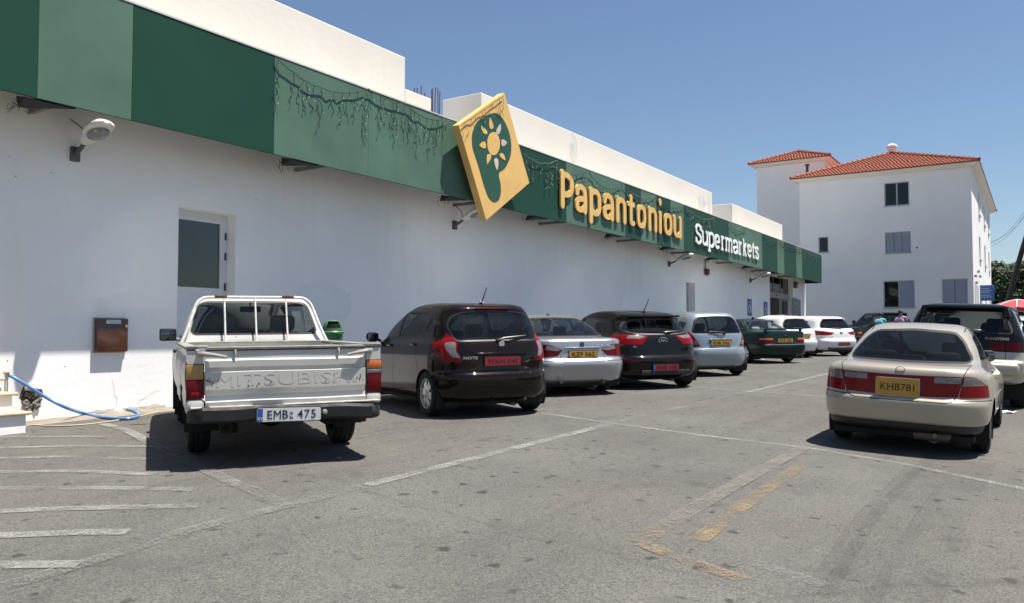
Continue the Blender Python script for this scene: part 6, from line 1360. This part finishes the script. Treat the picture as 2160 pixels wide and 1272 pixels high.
# ---------------------------------------------------------------- old white pickup
def rust_paint():
    m = paint("old_white_pickup_paint", (.52, .51, .475), rough=.5, dust=.3); n = m.node_tree.nodes; l = m.node_tree.links; b = n['Principled BSDF']
    src = b.inputs['Base Color'].links[0].from_socket; tc = n.new('ShaderNodeTexCoord'); nz = n.new('ShaderNodeTexNoise'); nz.inputs['Scale'].default_value = 7; nz.inputs['Detail'].default_value = 10; nz.inputs['Roughness'].default_value = .7; l.new(tc.outputs['Object'], nz.inputs[0])
    mr = n.new('ShaderNodeMapRange'); mr.inputs[1].default_value = .665; mr.inputs[2].default_value = .70; l.new(nz.outputs['Fac'], mr.inputs[0])
    mx = n.new('ShaderNodeMix'); mx.data_type = 'RGBA'; l.new(mr.outputs[0], mx.inputs[0]); l.new(src, mx.inputs[6]); mx.inputs[7].default_value = (.13, .06, .03, 1); l.new(mx.outputs[2], b.inputs['Base Color'])
    b.inputs['Coat Weight'].default_value = .35
    bp = n.new('ShaderNodeBump'); n3 = n.new('ShaderNodeTexNoise'); n3.inputs['Scale'].default_value = 3.5; n3.inputs['Detail'].default_value = 2; l.new(tc.outputs['Object'], n3.inputs[0]); bp.inputs['Strength'].default_value = .05; bp.inputs['Distance'].default_value = .03; l.new(n3.outputs['Fac'], bp.inputs['Height']); l.new(bp.outputs[0], b.inputs['Normal'])
    return m
def pickup():
    r = empty('pickup_truck', label='old dented white pickup truck with bars behind its cab', cat='pickup truck', group=GRP); P = rust_paint(); L = 4.9
    M_rim2 = mat("bare_rail", (.30, .29, .27), .55, var=.35, vscale=14); M_rustd = mat("rust_brown", (.12, .06, .035), .9, var=.5, vscale=20)
    # cab and nose
    B = Body([(.40, .35, .74, 2.26, 4.75, .04, .2, 0, .08), (.55, .5, .80, 2.24, 4.88, .05, .22, 0, .1), (.80, .72, .815, 2.24, 4.9, .05, .25, 0, .1), (.95, .84, .80, 2.24, 4.8, .06, .3, 0, .12), (.99, .90, .78, 2.245, 4.45, .07, .3, 0, .15), (1.015, .97, .765, 2.25, 3.95, .08, .3, .01, .2), (1.12, 1.10, .735, 2.29, 3.72, .09, .3, .02, .2), (1.30, 1.28, .675, 2.36, 3.40, .10, .28, .02, .18), (1.43, 1.42, .61, 2.42, 3.12, .10, .25, .02, .15), (1.475, 1.475, .56, 2.46, 3.0, .11, .2, .02, .12), (1.50, 1.50, .46, 2.56, 2.9, .12, .15, .02, .06), (1.51, 1.515, .15, 2.66, 2.8, .08, .1, 0, 0)], L, tr=0, tf=.05, sub=4)
    rg = rounded(sym([(0, 1.435), (.50, 1.43), (.575, 1.40), (.655, 1.12), (.63, 1.095), (0, 1.095)]), [.0, .03, .09, .05, .03, .0, .03, .05, .09, .03], 3); cut_window(B, r, [('x', rg)], [('x', grow(rg, .022))], REAR(2.9), G_light, 'rear_window', M_rub)
    side_windows(B, r, [[(3.62, 1.07), (2.55, 1.06), (2.62, 1.41), (3.08, 1.40)]], G_light, .05)
    ws = rounded(sym([(0, 1.46), (.52, 1.43), (.68, 1.06), (0, 1.03)]), .06, 3); cut_window(B, r, [('x', ws)], [('x', grow(ws, .02))], FRONT(2.9), G_ws, 'windscreen')
    seam(B, r, 'y', [(2.50, 1.03), (2.50, .45)], lambda f: abs(f.normal.y) > .3, both=True); seam(B, r, 'y', [(3.65, 1.0), (3.62, .45)], lambda f: abs(f.normal.y) > .3, both=True)
    for sg in (1, -1):
        handle(r, B, 2.66, .90, sg, M_blk)
        y = B.side(3.5, 1.05, sg); o = MB().rbox((3.5, (y + .155) * sg, 1.075), (.05, .19, .15), .02).tube([(3.52, (y - .02) * sg, 1.0), (3.51, (y + .10) * sg, 1.03)], .016, 6).build('wing_mirror', M_blk, r); MB().rbox((3.472, (y + .155) * sg, 1.075), (.006, .16, .12), .015).build('mirror_glass', M_mir, o)
    finish_body(B, r, P, (3.75,), .375, wlim=.4, lining_z=.9)
    # bed sides: extruded section with wheel arch, open on top
    sec = [(.805, .985), (.81, .965), (.792, .95), (.79, .90), (.808, .875), (.815, .80), (.815, .66), (.808, .62), (.815, .58), (.805, .47), (.78, .42)]
    for sg in (1, -1):
        bm = bmesh.new(); xs = [.012 + (2.2 - .012) * i / 24 for i in range(25)]; V = [[bm.verts.new((x, (y + (.004 * math.sin(9 * x) + .005 * math.sin(23 * x + z * 9)) * (z < .94)) * sg, z)) for y, z in sec] for x in xs]
        for a, b_ in zip(V[:-1], V[1:]):
            for i in range(len(sec) - 1): bm.faces.new((a[i], b_[i], b_[i + 1], a[i + 1]) if sg < 0 else (a[i], a[i + 1], b_[i + 1], b_[i]))
        S = Body.raw(bm); circ = [(1.05 + .385 * math.cos(2 * math.pi * i / 30), .36 + .375 * math.sin(2 * math.pi * i / 30)) for i in range(30)]
        bmesh.ops.delete(S.bm, geom=S.pick([('y', circ)], lambda f: True), context='FACES_ONLY'); S.extract(list(S.bm.faces), 'bed_side', P, r, delete=False)
        n = 18; vs = []
        for yy in (.80, .45): vs += [(1.05 + .39 * math.cos(a), yy * sg, .36 + .38 * math.sin(a)) for a in [R(-20 + 220 * i / n) for i in range(n + 1)]]
        MB().add(vs, [(i, i + 1, n + 2 + i, n + 1 + i) for i in range(n)] + [tuple(range(n + 1, 2 * n + 2))], True).build('arch_liner', M_under, r)
        MB().b2((.02, .70 * sg, .55), (2.2, .72 * sg, .97)).build('bed_inner_wall', P, r, edge=False)
        MB().rbox((1.1, .765 * sg, .992), (2.2, .10, .022), .008).build('bed_rail', M_rim2, r)
        # corner post with tail lamp
        c0, c1 = .672, .806
        MB().b2((.0, c0 * sg, .865), (.06, c1 * sg, .972)).build('corner_post', P, r, edge=False); MB().rbox((.035, (c0 + c1) / 2 * sg, .525), (.09, c1 - c0 + .006, .10), .025).build('corner_post', P, r)
        hs_ = MB().b2((-.002, c0 * sg, .578), (.06, (c1 + .002) * sg, .864)).build('tail_lamp', M_blk, r, edge=False); w0, w1 = c0 + .006, c1 + .006
        am = mat("faded_amber_lens", (.34, .19, .05), .35, var=.2, vscale=20, coat=.5) if sg > 0 else M_amb
        zs_ = [(.735, .86, am), (.582, .733, M_dred)] if sg > 0 else [(.785, .86, am), (.742, .783, M_clr), (.582, .74, M_dred)]
        for za, zb_, mm in zs_: MB().rbox((.016, (w0 + w1) / 2 * sg, (za + zb_) / 2), (.05, w1 - w0, zb_ - za), .008).build('lamp_lens', mm, hs_)
        if sg > 0: MB().rbox((.014, (w0 + w1) / 2 * sg, .615), (.05, .07, .04), .006).build('lamp_lens', M_red_l, hs_)
        # tailgate latch levers
        MB().rbox((-.012, .70 * sg, .945), (.05, .06, .04), .012).tube([(-.02, .69 * sg, .948), (-.045, .60 * sg, .935), (-.04, .50 * sg, .915)], [.018, .016, .012], 8).build('latch_lever', M_rim2, r)
        MB().rbox((.02, .725 * sg, 1.003), (.06, .17, .02), .008).build('corner_cap', M_rim2, r)
        MB().tube([(.0, .43 * sg, .97), (-.012, .43 * sg, .955), (-.012, .43 * sg, .925)], .011, 6).build('tie_hook', M_rim2, r)
        add_wheel(r, 1.05, .665 * sg, .325, .19, .20, 'steel'); add_wheel(r, 3.75, .665 * sg, .325, .19, .20, 'steel')
    # tailgate with pressed ribs: (z, depth)
    prof = [(.508, .02), (.512, -.026), (.548, -.030), (.556, -.004), (.60, .004), (.64, -.010), (.652, -.020), (.79, -.020), (.797, .002), (.822, .002), (.832, -.012), (.885, -.013), (.898, .0), (.965, .004), (.974, .012)]
    vs = []; ny = 22
    for z, x in prof:
        for j in range(ny + 1): y = -.664 + 1.328 * j / ny; k = .0016 * math.sin(4 * y + z * 6) * math.sin(3.1 * y + 1); vs.append((x + k, y, z + .002 * math.sin(6 * y)))
    o = MB().add(vs, [(i * (ny + 1) + j, i * (ny + 1) + j + 1, (i + 1) * (ny + 1) + j + 1, (i + 1) * (ny + 1) + j) for i in range(len(prof) - 1) for j in range(ny)]).build('tailgate', P, r, edge=False)
    lettering('embossed_letters', 'MITSUBISHI', P, o, lambda u, v, d: (-.0203 - d * 1.0 + .0016 * math.sin(-4 * u + (.72 + v) * 6) * math.sin(-3.1 * u + 1), -u, .722 + v), .145, .0, .0006, width=1.16)
    MB().b2((.025, -.664, .51), (.045, .664, .97)).build('tailgate_inner', P, r, edge=False)
    MB().rbox((.02, 0, .990), (.06, 1.33, .020), .006).build('tailgate_top_rail', M_rim2, r); MB().rbox((.01, 0, .972), (.035, 1.32, .012), .004).build('tailgate_lip', M_rustd, r)
    rn = random.Random(4); mb = MB()
    for i in range(34):
        y, z = rn.choice([(.62, .72), (.62, .70), (-.36, .70), (-.42, .73), (-.60, .72), (.2, .70), (.3, .69), (.64, .72), (-.63, .71)]); y += rn.uniform(-.06, .03) * (1 if y > 0 else -1); z += rn.uniform(-.022, .03); s_ = rn.uniform(.002, .0065)
        mb.prism([(y + s_ * rn.uniform(.6, 2.) * math.cos(a) * .7, z + s_ * rn.uniform(.6, 1.6) * math.sin(a)) for a in [0, 1, 2, 3, 4, 5.3]], lambda u, v, d: (d, u, v), -.018, -.0235)
    mb.build('rust_chips', M_rustd, o, edge=False)
    # bed floor and front wall
    MB().b2((.046, -.70, .53), (2.2, .70, .55)).build('bed_floor', P, r, edge=False); MB().b2((2.18, -.79, .53), (2.2, .79, .995)).build('bed_front_wall', P, r, edge=False)
    MB().rbox((2.17, 0, .998), (.05, 1.58, .02), .008).build('bed_front_rail', M_rim2, r)
    # rack: frame following the cab outline with three uprights
    M_rack = mat("rack_white_paint", (.62, .61, .58), .5, var=.25, vscale=20)
    pts = [(2.20, .765, 1.0), (2.25, .70, 1.16), (2.31, .645, 1.33), (2.34, .61, 1.42), (2.36, .55, 1.475), (2.37, .46, 1.49), (2.37, 0, 1.492)]
    full = [Vector(p) for p in pts] + [Vector((x, -y, z)) for x, y, z in reversed(pts[:-1])]
    MB().tube(cr3(full, 4), .017, 8).build('rack_frame', M_rack, r)
    for y in (.325, 0, -.335): MB().tube([(2.195, y, 1.0), (2.355, y, 1.485)], .0105, 8).build('rack_bar', M_rack, r)
    for y in (.36, -.36): MB().rbox((2.37, y, 1.50), (.06, .13, .03), .008).build('rack_clamp', M_rustd, r)
    # bumper, a bit bent
    vs = []; pr = [(0, .09), (.0, .0), (.02, -.02), (.105, -.022), (.128, .0), (.128, .09)]; ny = 30
    for j in range(ny + 1):
        t = -1 + 2 * j / ny; y = .80 * t; bx = -.105 + .16 * max(0, abs(t) - .90) / .1 * .9 + .012 * math.sin(4 * y + 1); bz = .375 + .012 * math.sin(3 * y + .6) + .006 * math.sin(11 * y)
        for dz_, dx in pr: vs.append((bx + dx, y, bz + dz_ * (1 - .25 * max(0, abs(t) - .9) / .1)))
    k = len(pr); MB().add(vs, [(j * k + i, j * k + (i + 1) % k, (j + 1) * k + (i + 1) % k, (j + 1) * k + i) for j in range(ny) for i in range(k)] + [tuple(range(k)), tuple(ny * k + i for i in range(k))], True).build('rear_bumper', mat("scuffed_black_bumper", (.011, .011, .012), .7, var=.7, vscale=10, rvar=.2), r)
    MB().rbox((-.05, 0, .508), (.10, 1.56, .012), .004).build('bumper_top_edge', mat("scraped_edge", (.38, .35, .31), .6, var=.4, vscale=18), r)
    number_plate(r, 'EMB   475', .012, .43, -.135, M_pw2, band='CY', two=('10', '96'), rot=1.2, size=.10)
    MB().lathe([(0, -.03), (.018, -.028), (.022, -.01), (.022, 0)], (-.125, -.285, .435), 'X', 12).build('bumper_bolt', M_rim2, r)
    # running gear
    MB().b2((.25, -.42, .40), (4.3, -.32, .50)).b2((.25, .32, .40), (4.3, .42, .50)).tube([(1.05, -.6, .325), (1.05, .6, .325)], .055, 10).rbox((1.05, 0, .325), (.26, .26, .24), .1).b2((.16, .46, .29), (1.9, .52, .33)).b2((.16, -.52, .29), (1.9, -.46, .33)).b2((.16, .44, .26), (.22, .54, .42)).b2((.16, -.54, .26), (.22, -.44, .42)).build('chassis', M_under, r, edge=False)
    MB().tube([(.02, -.66, .335), (.3, -.60, .34), (.9, -.45, .42)], .024, 8).build('tailpipe', M_rustd, r); MB().rbox((.55, .42, .30), (.1, .12, .16), .02).build('damper', M_under, r)
    # cabin
    sm = mat("brown_grey_seat", (.085, .075, .068), .9, var=.2)
    for sg in (1, -1): seat(r, 2.72, .33 * sg, .52, sm)
    MB().rbox((3.55, 0, .90), (.4, 1.34, .24), .07).build('dashboard', M_dash, r)
    cx = Vector((3.22, -.34, .98)); tl = Matrix.Rotation(R(60), 3, 'Y'); MB().tube([cx + tl @ Vector((.19 * math.cos(2 * math.pi * i / 22), .19 * math.sin(2 * math.pi * i / 22), 0)) for i in range(22)], .015, 6, closed=True).tube([cx, cx + tl @ Vector((0, 0, .3))], .03, 6).build('steering_wheel', M_blk, r)
    MB().rbox((2.98, -.02, 1.37), (.03, .24, .07), .02).tube([(3.0, -.02, 1.40), (3.02, -.02, 1.47)], .01, 5).build('rear_view_mirror', M_blk, r); MB().b2((2.3, -.7, .42), (3.9, .7, .46)).build('cabin_floor', M_under, r, edge=False)
    place(r, 4.977, -5.464, 56.9, 1.027, 2.7, 1.05, .665)
pickup()
# ================================================================== two people walking away between the cars
def skin_mesh(name, joints, bones, m, parent, levels=2):
    """joints: {id: (co, radius)}; bones: pairs; grows one smooth surface"""
    ids = list(joints); me = bpy.data.meshes.new(name); me.from_pydata([joints[i][0] for i in ids], [(ids.index(a), ids.index(b)) for a, b in bones], [])
    o = link(name, me, m, parent); md = o.modifiers.new('skin', 'SKIN'); md.use_smooth_shade = True
    if not me.skin_vertices: bpy.context.view_layer.objects.active = o
    for i, k in enumerate(ids): r_ = joints[k][1]; me.skin_vertices[0].data[i].radius = r_ if isinstance(r_, tuple) else (r_, r_)
    me.skin_vertices[0].data[0].use_root = True; s = o.modifiers.new('smooth', 'SUBSURF'); s.levels = levels; s.render_levels = levels
    return o
def person(pos, h, yaw, shirt, trousers, hair_m, cap, label):
    r = empty('person', pos, (0, 0, yaw), label=label, cat='person', group='people walking between the cars'); k = h / 1.75
    V = lambda x, y, z: (x * k, y * k, z * k)                       # faces +x
    skin = mat("skin", (.36, .21, .14), .6, var=.1); J = {}; Bn = []
    J['pel'] = (V(0, 0, .95), (.13 * k, .15 * k)); J['bel'] = (V(0, 0, 1.10), (.11 * k, .14 * k)); J['che'] = (V(-.01, 0, 1.28), (.12 * k, .16 * k)); J['shl'] = (V(-.02, 0, 1.42), (.08 * k, .12 * k)); J['nek'] = (V(0, 0, 1.50), .052 * k); J['he0'] = (V(.02, 0, 1.58), (.082 * k, .072 * k)); J['he1'] = (V(.015, 0, 1.67), (.092 * k, .078 * k)); J['he2'] = (V(.01, 0, 1.72), .05 * k)
    Bn += [('pel', 'bel'), ('bel', 'che'), ('che', 'shl'), ('shl', 'nek'), ('nek', 'he0'), ('he0', 'he1'), ('he1', 'he2')]
    for s, sw in ((1, .10), (-1, -.12)):
        t = 'l' if s > 0 else 'r'
        J['sh' + t] = (V(-.02, .185 * s, 1.41), .058 * k); J['el' + t] = (V(-.04 - sw * .5, .25 * s, 1.13), .042 * k); J['wr' + t] = (V(.05 - sw, .25 * s, .90), .028 * k); J['pa' + t] = (V(.07 - sw, .25 * s, .82), (.02 * k, .038 * k)); Bn += [('shl', 'sh' + t), ('sh' + t, 'el' + t), ('el' + t, 'wr' + t), ('wr' + t, 'pa' + t)]
        for f in range(4): a = 'f%d' % f + t; J[a] = (V(.055 - sw + .018 * f, .25 * s, .77 - .01 * (f in (1, 2))), .009 * k); J[a + 'e'] = (V(.045 - sw + .02 * f, .235 * s, .725 - .012 * (f in (1, 2))), .008 * k); Bn += [('pa' + t, a), (a, a + 'e')]
        J['th' + t] = (V(.115 - sw, .24 * s, .82), .010 * k); J['the' + t] = (V(.13 - sw, .23 * s, .785), .009 * k); Bn += [('wr' + t, 'th' + t), ('th' + t, 'the' + t)]
        J['hi' + t] = (V(0, .09 * s, .90), .095 * k); J['kn' + t] = (V(.05 + sw * .8, .10 * s, .50), .062 * k); J['an' + t] = (V(sw * .9 - .03, .10 * s, .09), .042 * k); J['to' + t] = (V(sw * .9 + .15, .11 * s, .035), (.035 * k, .045 * k)); Bn += [('pel', 'hi' + t), ('hi' + t, 'kn' + t), ('kn' + t, 'an' + t), ('an' + t, 'to' + t)]
    skin_mesh('body', J, Bn, skin, r, 1)
    up = lambda rr, f: tuple(a * f + .012 for a in rr) if isinstance(rr, tuple) else rr * f + .012
    K = {'pel': (J['pel'][0], up(J['pel'][1], 1.05)), 'bel': (J['bel'][0], up(J['bel'][1], 1.12)), 'che': (J['che'][0], up(J['che'][1], 1.1)), 'shl': (J['shl'][0], up(J['shl'][1], 1.1)), 'col': (V(-.005, 0, 1.475), .066 * k)}; KB = [('pel', 'bel'), ('bel', 'che'), ('che', 'shl'), ('shl', 'col')]
    for t in 'lr': K['sh' + t] = (J['sh' + t][0], .078 * k); K['el' + t] = (tuple(a * .35 + b * .65 for a, b in zip(J['sh' + t][0], J['el' + t][0])), .066 * k); KB += [('shl', 'sh' + t), ('sh' + t, 'el' + t)]
    skin_mesh('shirt', K, KB, shirt, r, 2)
    K = {'pel': (V(0, 0, .96), up(J['pel'][1], 1.02))}; KB = []
    for t in 'lr': K['hi' + t] = (J['hi' + t][0], .108 * k); K['kn' + t] = (J['kn' + t][0], .082 * k); K['an' + t] = (J['an' + t][0], .068 * k); KB += [('pel', 'hi' + t), ('hi' + t, 'kn' + t), ('kn' + t, 'an' + t)]
    skin_mesh('trousers', K, KB, trousers, r, 2)
    for t in 'lr':
        a = Vector(J['an' + t][0]); MB().rbox(a + Vector((.07 * k, 0, -.045 * k)), (.27 * k, .095 * k, .085 * k), .035 * k).build('shoe', M_blk, r)
    for s in (1, -1): MB().rbox(V(.01, .083 * s, 1.63), (.035 * k, .02 * k, .06 * k), .009 * k).build('ear', skin, r); MB().rbox(V(.098, .032 * s, 1.645), (.012 * k, .03 * k, .015 * k), .005 * k).build('eye', M_blk, r)
    MB().rbox(V(.11, 0, 1.615), (.03 * k, .026 * k, .05 * k), .01 * k).build('nose', skin, r); MB().rbox(V(.10, 0, 1.572), (.01 * k, .05 * k, .012 * k), .004 * k).build('mouth', mat("lips", (.25, .10, .08), .6), r)
    # hair: cap of short strands round the back and top of the head
    vs = []; n = 20; rows = 8
    for i in range(rows + 1):
        ph = math.pi / 2 * (1 - i / rows * 1.45)
        for j in range(n):
            a = 2 * math.pi * j / n; cut = 0 if math.cos(a) < .55 else max(0, (i / rows - .45)) * .10; q = 1.0 + .03 * math.sin(9 * a + i)
            vs.append(V(.012 + .112 * math.cos(ph) * math.cos(a) * q - cut, .098 * math.cos(ph) * math.sin(a) * q, 1.66 + .098 * math.sin(ph)))
    MB().add(vs, [(i * n + j, i * n + (j + 1) % n, (i + 1) * n + (j + 1) % n, (i + 1) * n + j) for i in range(rows) for j in range(n) if not (math.cos(2 * math.pi * (j + .5) / n) > .55 and i > 4)], True).build('hair', hair_m, r)
    if cap:
        vs = []
        for i in range(5):
            ph = math.pi / 2 * (1 - i / 5)
            vs += [V(.012 + .122 * math.cos(ph) * math.cos(2 * math.pi * j / n), .108 * math.cos(ph) * math.sin(2 * math.pi * j / n), 1.665 + .105 * math.sin(ph)) for j in range(n)]
        vs += [V(.012 + .124 * math.cos(2 * math.pi * j / n), .110 * math.sin(2 * math.pi * j / n), 1.635) for j in range(n)]
        c = MB().add(vs, [(i * n + j, i * n + (j + 1) % n, (i + 1) * n + (j + 1) % n, (i + 1) * n + j) for i in range(5) for j in range(n)], True).build('cap', mat("olive_cap", (.10, .08, .045), .9, var=.3, vscale=30), r)
        MB().rbox(V(.17, 0, 1.655), (.13 * k, .15 * k, .012 * k), .005 * k).build('cap_peak', mat("olive_cap", (.10, .08, .045), .9), c)
for px, top, d, shirt, tr, cap, lb in ((1857, 659, 35., mat("turquoise_shirt", (.12, .50, .56), .8, var=.15), mat("blue_jeans", (.05, .07, .12), .9), False, 'person with short dark hair and a turquoise shirt, seen from behind'), (1901, 653, 34., mat("lilac_shirt", (.38, .24, .36), .8, var=.2), mat("grey_trousers", (.10, .10, .10), .9), True, 'person in a lilac shirt and an olive cap, seen from behind')):
    p = at_depth(px, d); h = 1.35 + (705 - top) / 1720 * d - p.z
    person(p, h, R(20 if cap else 30), shirt, tr, mat("dark_hair", (.02, .014, .012), .7), cap, lb)
# crumpled paper on the asphalt
p = G(2129, 872); mb = MB(); rn = random.Random(2)
for i in range(5): mb.rbox(p + Vector((rn.uniform(-.05, .05), rn.uniform(-.06, .06), .018)), (rn.uniform(.06, .12), rn.uniform(.05, .09), .02), .006, Euler((rn.uniform(-.5, .5), rn.uniform(-.5, .5), rn.random() * 3)).to_matrix(), 1)
tag(mb.build('paper_scrap', M_pw), 'crumpled white paper scrap on the asphalt', 'litter')
